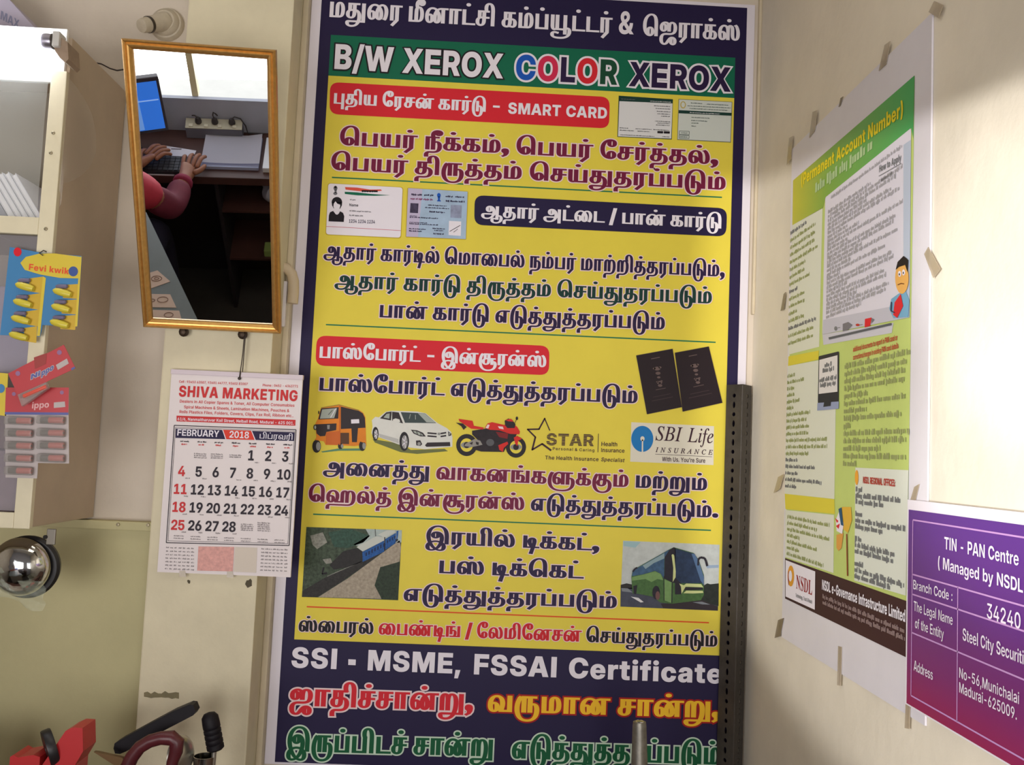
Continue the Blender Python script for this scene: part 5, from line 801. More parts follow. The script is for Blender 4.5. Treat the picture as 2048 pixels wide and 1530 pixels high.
# ------------------------------------------------------------------ the room
M_WALL = mat('wall_paint_cream', (220, 208, 192), 0.75, noise=0.10, nscale=3.5, bump=0.10, bscale=45)
M_WALLR = mat('wall_paint_right', (234, 225, 208), 0.7, noise=0.16, nscale=2.4, bump=0.10, bscale=40)
M_PILLAR = mat('pillar_paint', (222, 212, 182), 0.7, noise=0.13, nscale=5.0, bump=0.08, bscale=50)
M_PANEL = mat('panel_paint_yellowish', (204, 196, 150), 0.7, noise=0.10, nscale=4.0, bump=0.06, bscale=60)
M_TRIM = mat('trim_paint', (214, 200, 172), 0.6, noise=0.10, nscale=9.0)
M_FLOOR = mat('floor_cement', (64, 58, 54), 0.8, noise=0.2, nscale=6)
M_CEIL = mat('ceiling_white', (225, 222, 216), 0.8, noise=0.05)

def structure(o):
    o['kind'] = 'structure'
    return o

structure(MB().box((XL, 0, 0), (XR + 0.12, 0.12, 2.95)).build('wall_back', M_WALL))
structure(MB().box((XR, YF, 0), (XR + 0.12, 0, 2.95)).build('wall_right', M_WALLR))
structure(MB().box((XL - 0.12, YF, 0), (XL, 0.12, 2.95)).build('wall_left', M_WALL))
structure(MB().box((XL, YF - 0.08, -0.1), (XR + 0.12, 0.12, 0)).build('floor', M_FLOOR))
structure(MB().box((XL - 0.12, YF - 0.08, 2.95), (XR + 0.12, 0.12, 3.05)).build('ceiling', M_CEIL))
M_PARAPET = mat('parapet_grey_paint', (178, 182, 198), 0.7, noise=0.10, nscale=6)
mb = MB()
mb.box((XL - 0.12, YF - 0.02, 0), (XR + 0.12, YF, 0.897))
mb.box((-0.50, YF - 0.08, 0.897), (-0.05, YF, 1.757))  # unseen pier, added to block the street light
mb.box((XL - 0.12, YF - 0.08, 0.897), (-1.418, YF, 1.757))  # unseen jamb, widened so the low sun stops at the poster's right edge
mb.box((XL - 0.12, YF - 0.08, 1.757), (XR + 0.12, YF, 2.95))
structure(mb.build('wall_front', M_PARAPET))
structure(MB().box((-0.952, YF - 0.06, 0.897), (-0.928, YF - 0.02, 1.757)).build('window_1', mat('mullion_cream', (244, 234, 190), 0.5)))
structure(MB().box((-6, -9, -0.22), (6, YF - 0.08, -0.12)).build('floor_street', mat('street_ground', (228, 224, 214), 0.9, noise=0.1, nscale=3)))

# the square pillar on the left, its edge strip beside the poster, and the boarding under the cabinet
structure(MB().box((-0.606, -0.10, 0), (-0.404, 0, 2.95), 0.003).build('trim_1', M_PILLAR))
mb = MB()
mb.box((-0.404, -0.022, 0), (-0.392, 0, 2.95), 0.003)
structure(mb.build('trim_2', M_TRIM))
structure(MB().box((XL, -0.012, 0), (-0.606, 0, 1.419)).build('trim_3', M_PANEL))
structure(MB().box((XL, -0.026, 1.419), (-0.606, 0, 1.436), 0.002).build('trim_4', M_PANEL))
mb = MB()
mb.box((XR - 0.006, -0.012, 1.9), (XR, 0, 2.95), 0.002)
structure(mb.build('trim_5', M_TRIM))

# a long dirt smear low on the pillar
rs = random.Random(8)
pts = [at(288 + i * 7, 1386 + (i % 3) - rs.random() * 4, 1, -0.1003) for i in range(11)] + [at(288 + i * 7, 1393 + i * 0.3 + rs.random() * 3, 1, -0.1003) for i in range(10, -1, -1)]
tag(MB().prism(pts, (0, -0.0003, 0)).build('dirt_smear', mat('dirt_olive', (140, 130, 92), 0.9, alpha=0.4, noise=0.4, nscale=70)), 'dirty horizontal smear low on the pillar above the black bar', 'smear')
# screws in the batten and stains of old glue on the pillar
for (u, v) in ((236, 1049), (296, 1050)):
    p_ = at(u, v, 1, -0.027)
    mb = MB().lathe([(0.0035, 0.0), (0.003, 0.0018), (0.001, 0.002)], p_, (0, -1, 0), 12)
    o = mb.build('screw', mat('screw_steel', (150, 140, 115), 0.45, 0.8))
    tag(o, 'small screw head in the batten near the cabinet corner' if u < 260 else 'small screw head in the batten next to the pillar', 'screw', 'screws in the batten under the cabinet')

# ------------------------------------------------------------------ the big Tamil poster
PP = Plane(1, -0.004)
C_NAVY = mat('print_navy', (36, 27, 66), 0.42)
C_YEL = mat('print_yellow', (232, 213, 76), 0.42, noise=0.05, nscale=7)
C_GREEN = mat('print_green', (14, 106, 78), 0.42)
C_RED = mat('print_red', (218, 38, 52), 0.42)
C_WHITE = mat('print_white', (238, 232, 242), 0.42)
C_HALO = mat('print_pale_halo', (240, 214, 216), 0.42)
C_MAR = mat('print_maroon', (116, 24, 62), 0.42)
C_INK = mat('print_blue_black', (42, 26, 66), 0.42)
C_DGRN = mat('print_dark_green', (22, 58, 52), 0.42)
C_BLK = mat('print_black', (28, 22, 30), 0.42)
C_TEAL = mat('print_teal', (28, 120, 84), 0.42)
C_ORNG = mat('print_orange', (228, 82, 30), 0.42)
C_BLUE = mat('print_blue', (24, 88, 190), 0.42)
C_PINK = mat('print_crimson', (214, 44, 84), 0.42)
C_GREY = mat('print_grey', (120, 118, 126), 0.42)
C_CARD = mat('print_card_grey', (222, 222, 224), 0.42)
C_SHADE = mat('print_soft_edge', (196, 170, 48), 0.42)
M_PAPER = mat('poster_vinyl_white', (232, 226, 236), 0.45)

rng = random.Random(5)
poster = thing('poster', 'tall yellow and navy poster of printing services in Tamil on the back wall', 'poster', (0.07, -0.004, 0.98))
L0, R0 = PP.px(605, 650)[0] - 0.021, 0.522
TOP, BOT = PP.px(1507, 10)[1], 0.985
sheet(PP, L0, BOT, R0, TOP, 0.004, M_PAPER, 'sheet', poster)
NL, NR, NT = -0.3705, 0.5055, PP.px(1494, 16)[1]
YL, YR = PP.px(657, 151.5), PP.px(1438.6, 1311)
Art(PP).rect(NL, BOT + 0.004, NR, NT, C_NAVY, 1).build('navy_border', poster)
Art(PP).rect(YL[0], YR[1], YR[0], YL[1], C_YEL, 2).build('yellow_panel', poster)
band = Art(PP)
band.rect(YL[0], YL[1], YR[0], PP.px(662, 70)[1], C_GREEN, 2)
band = band.build('green_band', poster)

def words(name, parent, segs, font, p0, p1, h, **kw):
    return Art(PP).text(segs, font, p0, p1, h, **kw).build(name, parent)

TB = (38, 6)      # swelling of the Tamil letters: thick stems, thin bars
words('heading_lettering', poster, [('மதுரை மீனாட்சி கம்ப்யூட்டர் ', C_WHITE), ], TAMIL, (659, 34), (1224, 66.5), 30, k=4, bold=TB)
words('heading_lettering', poster, ('&', C_WHITE), BOLD, (1237, 68), (1267, 69.5), 45, k=4)
words('heading_lettering', poster, ('ஜெராக்ஸ்', C_WHITE), TAMIL, (1285, 71), (1479, 81.5), 29, k=4, bold=TB)
words('lettering', band, ('B/W XEROX', C_WHITE), BOLD, (668.8, 138), (1006, 157.6), 50, k=5, bold=(4, 4), halo=(C_BLK, 0.0032), track=6)
a = Art(PP)
a.text([('C', C_BLUE), ('O', C_PINK), ('L', C_INK), ('O', C_RED), ('R', mat('print_bottle_green', (22, 74, 52), 0.42))], BOLD, (1031, 159), (1234, 170.3), 50, k=5, bold=(4, 4), halo=(C_WHITE, 0.0042), track=14)
a.text(('XEROX', C_INK), BOLD, (1257, 172.5), (1461, 184.2), 49, k=5, bold=(4, 4), halo=(C_WHITE, 0.0042), track=6)
a.build('lettering', band)

def pill(name, quad, mt):
    return Art(PP).rounded(quad, 0.019, mt, 3).build(name, poster)
pr = pill('red_panel', [(660.5, 164.5), (1219.5, 194.5), (1218, 257.5), (659, 228.5)], C_RED)
words('lettering', pr, ('புதிய ரேசன் கார்டு -', C_WHITE), TAMIL, (667.6, 207.4), (999, 225.5), 20.5, k=5, bold=TB)
words('lettering', pr, ('SMART CARD', C_WHITE), BOLD, (1016, 227.7), (1213.5, 238), 22.5, k=5, bold=(3, 3), track=14)
words('lettering', poster, ('பெயர் நீக்கம், பெயர் சேர்த்தல்,', C_MAR), TAMIL, (679.4, 289.7), (1436, 329), 25.5, k=5, bold=TB, halo=(C_HALO, 0.0021))
words('lettering', poster, ('பெயர் திருத்தம் செய்துதரப்படும்', C_MAR), TAMIL, (662, 339.3), (1450.4, 380), 25, k=5, bold=TB, halo=(C_HALO, 0.0021))
pn = pill('navy_panel', [(949.5, 390.5), (1454, 417), (1452, 473.5), (948.4, 450)], C_NAVY)
words('lettering', pn, ('ஆதார் அட்டை / பான் கார்டு', C_WHITE), TAMIL, (962, 433.2), (1442, 457.2), 21.5, k=5, bold=TB)
words('lettering', poster, ('ஆதார் கார்டில் மொபைல் நம்பர் மாற்றித்தரப்படும்,', C_INK), TAMIL, (647, 516), (1449, 553.6), 23, k=5, bold=TB, halo=(C_HALO, 0.0018))
words('lettering', poster, ('ஆதார் கார்டு திருத்தம் செய்துதரப்படும்', C_DGRN), TAMIL, (669, 574.3), (1423, 607.2), 23.5, k=5, bold=TB, halo=(C_HALO, 0.0018))
words('lettering', poster, ('பான் கார்டு எடுத்துத்தரப்படும்', C_INK), TAMIL, (759.3, 634.3), (1329, 659.2), 24, k=5, bold=TB, halo=(C_HALO, 0.0018))
pr2 = pill('red_panel', [(633.8, 671), (1099, 692), (1097.8, 750.6), (630.8, 731.2)], C_RED)
words('lettering', pr2, ('பாஸ்போர்ட் - இன்சூரன்ஸ்', C_WHITE), TAMIL, (639, 715.2), (1092, 734), 22, k=5, bold=TB)
words('lettering', poster, ('பாஸ்போர்ட் எடுத்துத்தரப்படும்', C_INK), TAMIL, (639, 780.4), (1274.6, 806.5), 24.5, k=5, bold=TB, halo=(C_HALO, 0.0018))
words('lettering', poster, [('அனைத்து ', C_INK), ('வாகனங்களுக்கும் ', C_MAR), ('மற்றும்', C_INK)], TAMIL, (646, 948.3), (1413.4, 980.5), 24, k=5, bold=TB, halo=(C_HALO, 0.0018))
words('lettering', poster, [('ஹெல்த் இன்சூரன்ஸ் ', C_MAR), ('எடுத்துத்தரப்படும்.', C_INK)], TAMIL, (617, 1002), (1436, 1035.2), 23.5, k=5, bold=TB, halo=(C_HALO, 0.0018))
words('lettering', poster, ('இரயில் டிக்கட்,', C_INK), TAMIL, (851, 1086.3), (1198.4, 1101), 24, k=5, bold=TB, halo=(C_HALO, 0.0018))
words('lettering', poster, ('பஸ் டிக்கெட்', C_INK), TAMIL, (878.4, 1145.4), (1167.3, 1156.6), 24.5, k=5, bold=TB, halo=(C_HALO, 0.0018))
words('lettering', poster, ('எடுத்துத்தரப்படும்', C_INK), TAMIL, (807, 1200.4), (1233, 1216), 23.5, k=5, bold=TB, halo=(C_HALO, 0.0018))
words('lettering', poster, [('ஸ்பைரல் ', C_BLK), ('பைண்டிங் / லேமினேசன் ', mat('print_scarlet', (206, 30, 40), 0.42)), ('செய்துதரப்படும்', C_BLK)], TAMIL, (597.2, 1261.8), (1434, 1292.6), 21.5, k=5, bold=TB, halo=(C_HALO, 0.0014))
for wd_, u0, u1 in (('SSI', 582.6, 673), ('MSME,', 735.3, 920.6), ('FSSAI', 947.6, 1112.3), ('Certificate', 1137, 1443)):
    a = Art(PP).text((wd_, C_WHITE), BOLD, (u0, 1334 + 0.0378 * (u0 - 582.6)), (u1, 1334 + 0.0378 * (u1 - 582.6)), 41, k=5, bold=(6, 4), track=16)
    if wd_ == 'SSI':
        a.ppoly([(697, 1318), (712, 1318.6), (711.5, 1330), (696.7, 1329.4)], C_WHITE, 5)
    a.build('lettering', poster)
words('lettering', poster, ('ஜாதிச்சான்று,', C_RED), TAMIL, (579, 1409.5), (946, 1421), 33, k=5, bold=(42, 8), halo=(C_HALO, 0.0030))
words('lettering', poster, ('வருமான சான்று,', mat('print_gold', (250, 196, 44), 0.42)), TAMIL, (975, 1421.5), (1440, 1435), 32, k=5, bold=(40, 8), halo=(mat('print_dark_red', (170, 28, 28), 0.42), 0.0030))
words('lettering', poster, ('இருப்பிடச் சான்று', mat('print_leaf_green', (18, 92, 56), 0.42)), TAMIL, (573, 1500.8), (985, 1511.5), 33, k=5, bold=(42, 8), halo=(mat('print_pale_green', (206, 226, 206), 0.42), 0.0028))
words('lettering', poster, ('எடுத்துத்தரப்படும்', MATS['print_leaf_green']), TAMIL, (1023, 1515), (1441, 1528), 33, k=5, bold=(42, 8), halo=(MATS['print_pale_green'], 0.0028))
for pts, mt in (([(664, 355), (1443.6, 395)], C_TEAL), ([(652, 649.4), (1431, 684.8)], C_TEAL), ([(626.5, 1028.3), (1421.6, 1060.6)], C_TEAL), ([(613.7, 1213.2), (1417.6, 1245.2)], C_ORNG)):
    Art(PP).line(pts, 2.6, mt, 3).build('rule_line', poster)

def crop(x0, y0, s_):
    return lambda *pts: [(x0 + x / s_, y0 + y / s_) for x, y in pts]

# --- the two ration cards (their square codes left blank)
q = crop(1220, 180, 2048 / 260)
a = Art(PP)
a.ppoly(q((136, 92), (990, 150), (972, 782), (114, 742)), C_DGRN, 3)
a.ppoly(q((146, 180), (982, 216), (962, 770), (124, 734)), C_CARD, 4)
qq = crop(1220, 180, 2048 / 260)
for x0, x1, y, n in ((690, 945, 258, 1), (715, 945, 300, 1), (735, 945, 345, 1), (745, 940, 385, 1), (800, 940, 422, 1), (705, 940, 500, 1), (745, 940, 530, 1), (720, 940, 560, 1), (150, 280, 606, 1), (150, 370, 642, 1), (400, 650, 620, 1), (430, 620, 658, 1), (680, 930, 634, 1), (160, 700, 715, 1), (820, 930, 745, 1)):
    (u0, v0), (u1, v1) = qq((x0, y), (x1, y + (x1 - x0) * 0.045))
    A, B = PP.px(u0, v0), PP.px(u1, v1)
    a.scribble(A[0], B[0], A[1], 0.0016, C_BLK, rng, 5)
a.ppoly(q((745, 650), (835, 654), (833, 690), (743, 686)), C_BLK, 5)
a.ppoly(q((845, 654), (940, 658), (938, 693), (843, 690)), C_BLK, 5)
(u0, v0), (u1, v1) = qq((170, 150), (390, 160)); a.scribble(PP.px(u0, v0)[0], PP.px(u1, v1)[0], PP.px(u0, v0)[1], 0.0014, C_GREY, rng, 5)
(u0, v0), (u1, v1) = qq((630, 185), (960, 198)); a.scribble(PP.px(u0, v0)[0], PP.px(u1, v1)[0], PP.px(u0, v0)[1], 0.0014, C_CARD, rng, 5)
a.build('ration_card_picture', poster)
a = Art(PP)
a.ppoly(q((1078, 145), (1925, 190), (1902, 832), (1056, 788)), mat('print_olive_edge', (120, 120, 96), 0.42), 3)
a.ppoly(q((1086, 155), (1915, 198), (1892, 820), (1064, 778)), mat('print_card_sage', (206, 212, 206), 0.42), 4)
a.ppoly(q((1080, 322), (1914, 366), (1911, 412), (1079, 372)), C_DGRN, 5)
a.disc(*q((1148, 240))[0], 5.6, 7.2, mat('print_emblem_gold', (196, 176, 96), 0.42), 5)
a.disc(*q((1148, 240))[0], 3.6, 5.2, MATS['print_card_sage'], 6)
for x0, x1, y in ((1270, 1450, 215), (1520, 1860, 232), (1215, 1890, 258), (1250, 1850, 300), (1280, 1560, 440), (1275, 1525, 490), (1280, 1390, 530), (1280, 1350, 578), (1120, 1215, 685), (1100, 1210, 745)):
    (u0, v0), (u1, v1) = qq((x0, y), (x1, y + (x1 - x0) * 0.045))
    a.scribble(PP.px(u0, v0)[0], PP.px(u1, v1)[0], PP.px(u0, v0)[1], 0.0016, C_DGRN, rng, 5)
(u0, v0), (u1, v1) = qq((1255, 366), (1720, 388)); a.scribble(PP.px(u0, v0)[0], PP.px(u1, v1)[0], PP.px(u0, v0)[1], 0.0017, C_CARD, rng, 6)
a.line(q((1090, 650), (1245, 657), (1243, 712), (1088, 705), (1090, 650)), 0.8, C_DGRN, 5)
a.line(q((1088, 715), (1243, 722), (1241, 770), (1086, 763), (1088, 715)), 0.8, C_DGRN, 5)
a.build('ration_card_picture', poster)

# --- identity card with a portrait outline and the pale blue tax card
q = crop(640, 350, 6.4)
a = Art(PP)
a.rounded([(655.5, 366.2), (806.8, 374.6), (802.6, 477.5), (650.8, 470.2)], 0.006, C_SHADE, 3)
a.rounded([(656.8, 367.2), (805.4, 375.5), (801.2, 475.8), (652.2, 469)], 0.006, C_WHITE, 4)
a.ppoly(q((322, 158), (480, 165), (640, 190), (780, 188), (795, 205), (640, 222), (480, 208), (330, 190)), mat('print_saffron', (222, 88, 70), 0.42), 5)
a.ppoly(q((318, 218), (480, 226), (640, 245), (900, 262), (700, 270), (480, 264), (320, 246)), C_GREEN, 5)
a.line(q((535, 208), (740, 212)), 3.0, C_BLK, 6)
for x in (550, 578, 606, 646, 676, 706, 730):
    a.line(q((x, 200), (x, 225)), 1.6, C_BLK, 6)
a.disc(*q((200, 172))[0], 4.0, 4.4, C_GREY, 5); a.disc(*q((200, 160))[0], 2.4, 2.8, C_BLK, 6)
a.ppoly(q((185, 190), (218, 190), (212, 232), (192, 232)), C_GREY, 5); a.disc(*q((198, 240))[0], 4, 3, C_GREY, 5)
a.disc(*q((218, 350))[0], 10.4, 10.2, C_BLK, 5, t0=-10, t1=190)
a.ppoly(q((152, 350), (285, 352), (282, 390), (262, 432), (176, 430), (156, 392)), C_BLK, 5)
a.ppoly(q((178, 372), (200, 340), (225, 372), (262, 385), (258, 420), (238, 448), (236, 475), (262, 468), (212, 512), (168, 462), (192, 470), (190, 440), (174, 412)), C_WHITE, 6)
a.ppoly(q((116, 520), (130, 480), (176, 460), (196, 500), (222, 512), (244, 496), (258, 466), (296, 488), (312, 530), (306, 604), (112, 596)), C_BLK, 5)
a.text(('Name', C_BLK), REGULAR, q((378, 402))[0], q((490, 408))[0], 5.2, k=6, bold=(6, 6), steps=2)
a.text(('1234 1234 1234', C_INK), REGULAR, q((372, 612))[0], q((704, 624))[0], 6.6, k=6, bold=(6, 6), steps=2)
for x0, x1, y, mt in ((385, 450, 325, C_GREY), (378, 655, 468, C_GREY), (376, 560, 525, C_GREY)):
    (u0, v0), (u1, v1) = q((x0, y), (x1, y + 8)); a.scribble(PP.px(u0, v0)[0], PP.px(u1, v1)[0], PP.px(u0, v0)[1], 0.0024, mt, rng, 6)
a.line(q((84, 660), (1034, 714)), 0.9, mat('print_rose', (200, 86, 110), 0.42), 5)
a.build('identity_card_picture', poster)
a = Art(PP)
a.rounded([(814.5, 375.5), (936.8, 382.8), (932.8, 480), (811, 475)], 0.003, C_SHADE, 3)
a.ppoly([(816.5, 376.6), (935.3, 383.8), (931.5, 478.5), (812.4, 473.5)], mat('print_pale_blue', (172, 196, 222), 0.42, noise=0.12, nscale=26), 4)
a.ppoly([(816.5, 376.6), (845, 378.4), (836, 474.5), (812.4, 473.5)], mat('print_lilac', (196, 186, 214), 0.42), 4.5)
for x0, x1, y, hh, mt in ((1170, 1300, 262, .0034, C_INK), (1335, 1445, 268, .0034, C_INK), (1158, 1440, 315, .0034, mat('print_plum', (140, 60, 110), 0.42)), (1608, 1700, 285, .003, C_INK), (1730, 1845, 290, .003, C_INK), (1610, 1840, 345, .0034, C_INK), (1385, 1615, 395, .0022, C_INK), (1345, 1650, 425, .0022, C_INK), (1400, 1590, 482, .0032, C_INK), (1150, 1240, 530, .0018, C_INK), (1150, 1510, 548, .0022, C_INK), (1145, 1370, 612, .0018, C_INK), (1145, 1505, 632, .0024, C_INK), (1140, 1350, 695, .0022, C_INK), (1140, 1300, 725, .0026, C_INK), (1440, 1600, 692, .0022, C_INK), (1465, 1570, 718, .0022, C_INK), (1450, 1585, 760, .0026, C_INK)):
    (u0, v0), (u1, v1) = q((x0, y), (x1, y + 10)); a.scribble(PP.px(u0, v0)[0], PP.px(u1, v1)[0], PP.px(u0, v0)[1], hh, mt, rng, 6)
a.ppoly(q((1160, 362), (1262, 368), (1255, 492), (1150, 486)), mat('print_photo_grey', (74, 66, 92), 0.42, noise=0.5, nscale=120), 5)
a.ppoly(q((1675, 385), (1815, 392), (1810, 556), (1670, 548)), mat('print_hologram', (150, 158, 186), 0.4, noise=0.3, nscale=90), 5)
a.ppoly(q((1652, 590), (1808, 598), (1802, 782), (1646, 772)), C_WHITE, 5)
a.line(q((1660, 726), (1795, 648)), 1.1, C_BLK, 6); a.line(q((1710, 736), (1765, 694)), 0.9, C_BLK, 6)
a.disc(*q((1522, 262))[0], 3.6, 4.4, C_BLUE, 5); a.ppoly(q((1506, 280), (1540, 280), (1534, 330), (1512, 330)), C_BLUE, 5); a.ppoly(q((1500, 325), (1546, 327), (1546, 342), (1500, 340)), C_BLUE, 5)
a.build('tax_card_picture', poster)

# --- passports
C_PASS = mat('print_passport_black', (36, 24, 30), 0.4)
C_PASS2 = mat('print_passport_edge', (70, 54, 56), 0.4)
C_PGOLD = mat('print_passport_gold', (104, 86, 84), 0.4)
a = Art(PP)
def passport(quad, k):
    a.ppoly(quad, C_PASS, k)
    a.line(quad + quad[:1], 0.8, C_PASS2, k + 0.5)
    Q = [Vector(c) for c in quad]
    f = lambda x, y: tuple((Q[0] * (1 - x) + Q[1] * x) * (1 - y) + (Q[3] * (1 - x) + Q[2] * x) * y)
    a.line([f(.38, .1), f(.62, .1)], 1.6, C_PGOLD, k + 0.7)
    for x, y, w in ((.5, .28, 6.4), (.42, .27, 3), (.58, .27, 3), (.5, .36, 5), (.5, .43, 3.4), (.5, .52, 5.4), (.44, .5, 2.4), (.56, .5, 2.4), (.5, .57, 4.4)):
        a.disc(*f(x, y), w, w * 0.62, C_PGOLD, k + 0.7, 14)
    a.disc(*f(.5, .53), 2.6, 2.4, C_PASS, k + 0.9, 12)
    a.line([f(.36, .63), f(.64, .63)], 1.0, C_PGOLD, k + 0.7)
    a.line([f(.25, .74), f(.75, .74)], 0.9, C_PASS2, k + 0.7); a.line([f(.2, .8), f(.8, .8)], 1.1, C_PASS2, k + 0.7)
passport([(1272.3, 711.3), (1344.8, 698), (1363, 814.2), (1293.8, 828.4)], 4)
passport([(1349.4, 706), (1416.8, 693.5), (1443.8, 805.5), (1365, 823.1)], 6)
a.build('passport_picture', poster)

# --- three vehicles
C_AUTO = mat('print_auto_orange', (232, 138, 40), 0.42, noise=0.1, nscale=40)
C_AUTO2 = mat('print_auto_deep', (206, 104, 40), 0.42)
C_ADK = mat('print_auto_dark', (52, 44, 48), 0.42)
C_GLASS = mat('print_glass', (168, 176, 168), 0.42)
C_TYRE = mat('print_tyre', (40, 36, 40), 0.42)
C_RIM = mat('print_rim', (150, 150, 148), 0.42)
C_SHD = mat('print_ground_shadow', (112, 118, 70), 0.42)
q = crop(600, 800, 6.4)
a = Art(PP)
a.ppoly(q((270, 660), (480, 622), (770, 620), (800, 648), (500, 650), (290, 672)), mat('print_ground_teal', (92, 140, 110), 0.42), 3)
a.ppoly(q((272, 100), (500, 55), (760, 130), (810, 165), (838, 220), (850, 590), (770, 580), (700, 590), (510, 580), (330, 575), (300, 520), (210, 480), (200, 300), (230, 240)), C_AUTO, 4)
a.ppoly(q((525, 85), (755, 140), (805, 172), (832, 230), (840, 355), (525, 372)), C_ADK, 5)
a.ppoly(q((272, 108), (498, 92), (492, 238), (236, 250)), C_ADK, 5)
a.ppoly(q((286, 122), (478, 104), (440, 232), (258, 240)), C_GLASS, 6)
a.line(q((365, 190), (420, 130)), 1.0, C_ADK, 7); a.line(q((395, 225), (460, 110)), 1.4, C_WHITE, 7)
a.ppoly(q((200, 312), (470, 300), (465, 385), (340, 410), (325, 460), (260, 465), (215, 430)), C_ADK, 5)
a.disc(*q((195, 350))[0], 3.2, 5.4, C_TYRE, 6); a.disc(*q((198, 350))[0], 1.8, 3.6, C_GLASS, 7)
a.ppoly(q((350, 320), (385, 320), (380, 375), (352, 372)), C_RIM, 6)
a.ppoly(q((335, 415), (510, 395), (510, 575), (332, 568)), C_AUTO2, 5)
a.ppoly(q((520, 420), (630, 420), (630, 565), (520, 560)), mat('print_auto_brown', (92, 60, 40), 0.42), 5)
a.ppoly(q((660, 350), (745, 350), (730, 540), (668, 538)), C_ADK, 6)
a.ppoly(q((655, 250), (758, 245), (762, 298), (658, 302)), C_WHITE, 6)
a.line(q((512, 70), (512, 575)), 2.2, C_AUTO2, 6)
a.line(q((275, 100), (500, 62), (755, 132)), 1.8, mat('print_auto_roof', (176, 148, 62), 0.42), 6)
a.ppoly(q((190, 510), (225, 465), (300, 480), (310, 530), (250, 520)), C_AUTO, 6)
for x, y, rx, ry in ((215, 592, 8.6, 13), (800, 585, 6.6, 10.5), (520, 590, 5, 6)):
    a.disc(*q((x, y))[0], rx, ry, C_TYRE, 5.5)
    a.disc(*q((x + 22, y))[0], rx * 0.52, ry * 0.66, C_RIM, 6)
a.ppoly(q((765, 500), (840, 490), (850, 560), (770, 530)), C_AUTO, 6)
a.disc(*q((243, 160))[0], 1.2, 3.6, C_TYRE, 6)
a.build('auto_rickshaw_picture', poster)
C_CAR = mat('print_car_white', (226, 226, 220), 0.42, noise=0.06, nscale=30)
C_CAR2 = mat('print_car_side', (190, 190, 188), 0.42)
a = Art(PP)
a.ppoly(q((930, 500), (1290, 560), (1420, 640), (1850, 625), (1895, 655), (1500, 690), (1290, 668), (960, 545)), C_SHD, 3)
a.ppoly(q((920, 260), (965, 215), (1010, 222), (1100, 150), (1180, 138), (1500, 148), (1610, 170), (1760, 295), (1880, 360), (1935, 410), (1952, 480), (1950, 600), (1880, 605), (1600, 630), (1410, 610), (1250, 565), (1020, 480), (940, 480), (915, 420), (930, 340)), C_CAR, 4)
a.ppoly(q((1010, 430), (1260, 500), (1265, 555), (1020, 475)), C_CAR2, 5)
a.ppoly(q((1025, 235), (1105, 158), (1175, 148), (1165, 262)), C_ADK, 5)
a.ppoly(q((1180, 150), (1265, 160), (1320, 300), (1180, 262)), C_ADK, 5)
a.ppoly(q((1290, 155), (1600, 172), (1745, 296), (1345, 292)), mat('print_windscreen', (64, 76, 76), 0.42), 5)
a.ppoly(q((1510, 170), (1598, 176), (1735, 290), (1620, 285)), C_GLASS, 6)
a.ppoly(q((1070, 225), (1110, 178), (1150, 172), (1145, 240)), C_GLASS, 6)
a.ppoly(q((1190, 250), (1225, 235), (1275, 250), (1285, 282), (1230, 292), (1195, 280)), C_CAR, 7)
a.line(q((1400, 240), (1415, 180)), 1.2, C_GLASS, 6); a.line(q((1480, 250), (1478, 190)), 1.2, C_GLASS, 6)
a.ppoly(q((1420, 380), (1500, 388), (1575, 420), (1612, 468), (1540, 466), (1455, 430)), C_ADK, 5)
a.ppoly(q((1448, 395), (1500, 402), (1560, 432), (1580, 456), (1530, 450), (1465, 420)), C_GLASS, 6)
a.line(q((1490, 390), (1505, 440)), 1.4, C_ADK, 7); a.line(q((1545, 410), (1550, 455)), 1.2, C_ADK, 7)
a.ppoly(q((1895, 400), (1940, 432), (1935, 455), (1900, 462)), C_ADK, 5); a.ppoly(q((1906, 415), (1930, 434), (1908, 450)), C_GLASS, 6)
for y in (430, 468):
    a.line(q((1632, y - 8), (1750, y + 2)), 3.0, C_ADK, 5); a.line(q((1800, y), (1872, y - 12)), 3.0, C_ADK, 5)
a.disc(*q((1780, 434))[0], 3.2, 2.6, C_RIM, 6)
a.ppoly(q((1600, 580), (1630, 545), (1920, 538), (1925, 590), (1620, 600)), C_ADK, 5)
a.ppoly(q((1485, 520), (1540, 515), (1565, 565), (1540, 588), (1490, 580)), C_ADK, 5); a.disc(*q((1525, 560))[0], 3.4, 3.4, C_RIM, 6)
for x, y, rx, ry in ((968, 432, 6.2, 13.6), (1335, 530, 9.6, 19)):
    a.disc(*q((x, y))[0], rx, ry, C_TYRE, 5)
    a.disc(*q((x + 6, y + 8))[0], rx * 0.62, ry * 0.72, C_RIM, 6)
    for t in range(5):
        t_ = t * 2 * math.pi / 5
        c0 = q((x + 6, y + 8))[0]
        a.line([c0, (c0[0] + rx * .55 * math.cos(t_), c0[1] + ry * .65 * math.sin(t_))], 1.5, C_WHITE, 7)
a.build('car_picture', poster)
q = crop(890, 820, 2048 / 370)
C_BIKE = mat('print_bike_red', (214, 42, 36), 0.42)
C_BDK = mat('print_bike_dark', (44, 36, 42), 0.42, noise=0.35, nscale=120)
a = Art(PP)
for x, y, rx in ((240, 388, 116), (785, 410, 112)):
    c0 = q((x, y))[0]
    a.disc(*c0, rx / 5.535, (rx + 6) / 5.535, C_TYRE, 4)
    a.disc(*c0, rx * .6 / 5.535, rx * .64 / 5.535, C_YEL, 5)
    a.disc(*c0, rx * .56 / 5.535, rx * .3 / 5.535, C_RIM, 5.5, 20)
    a.disc(*c0, rx * .28 / 5.535, rx * .3 / 5.535, C_BDK, 6)
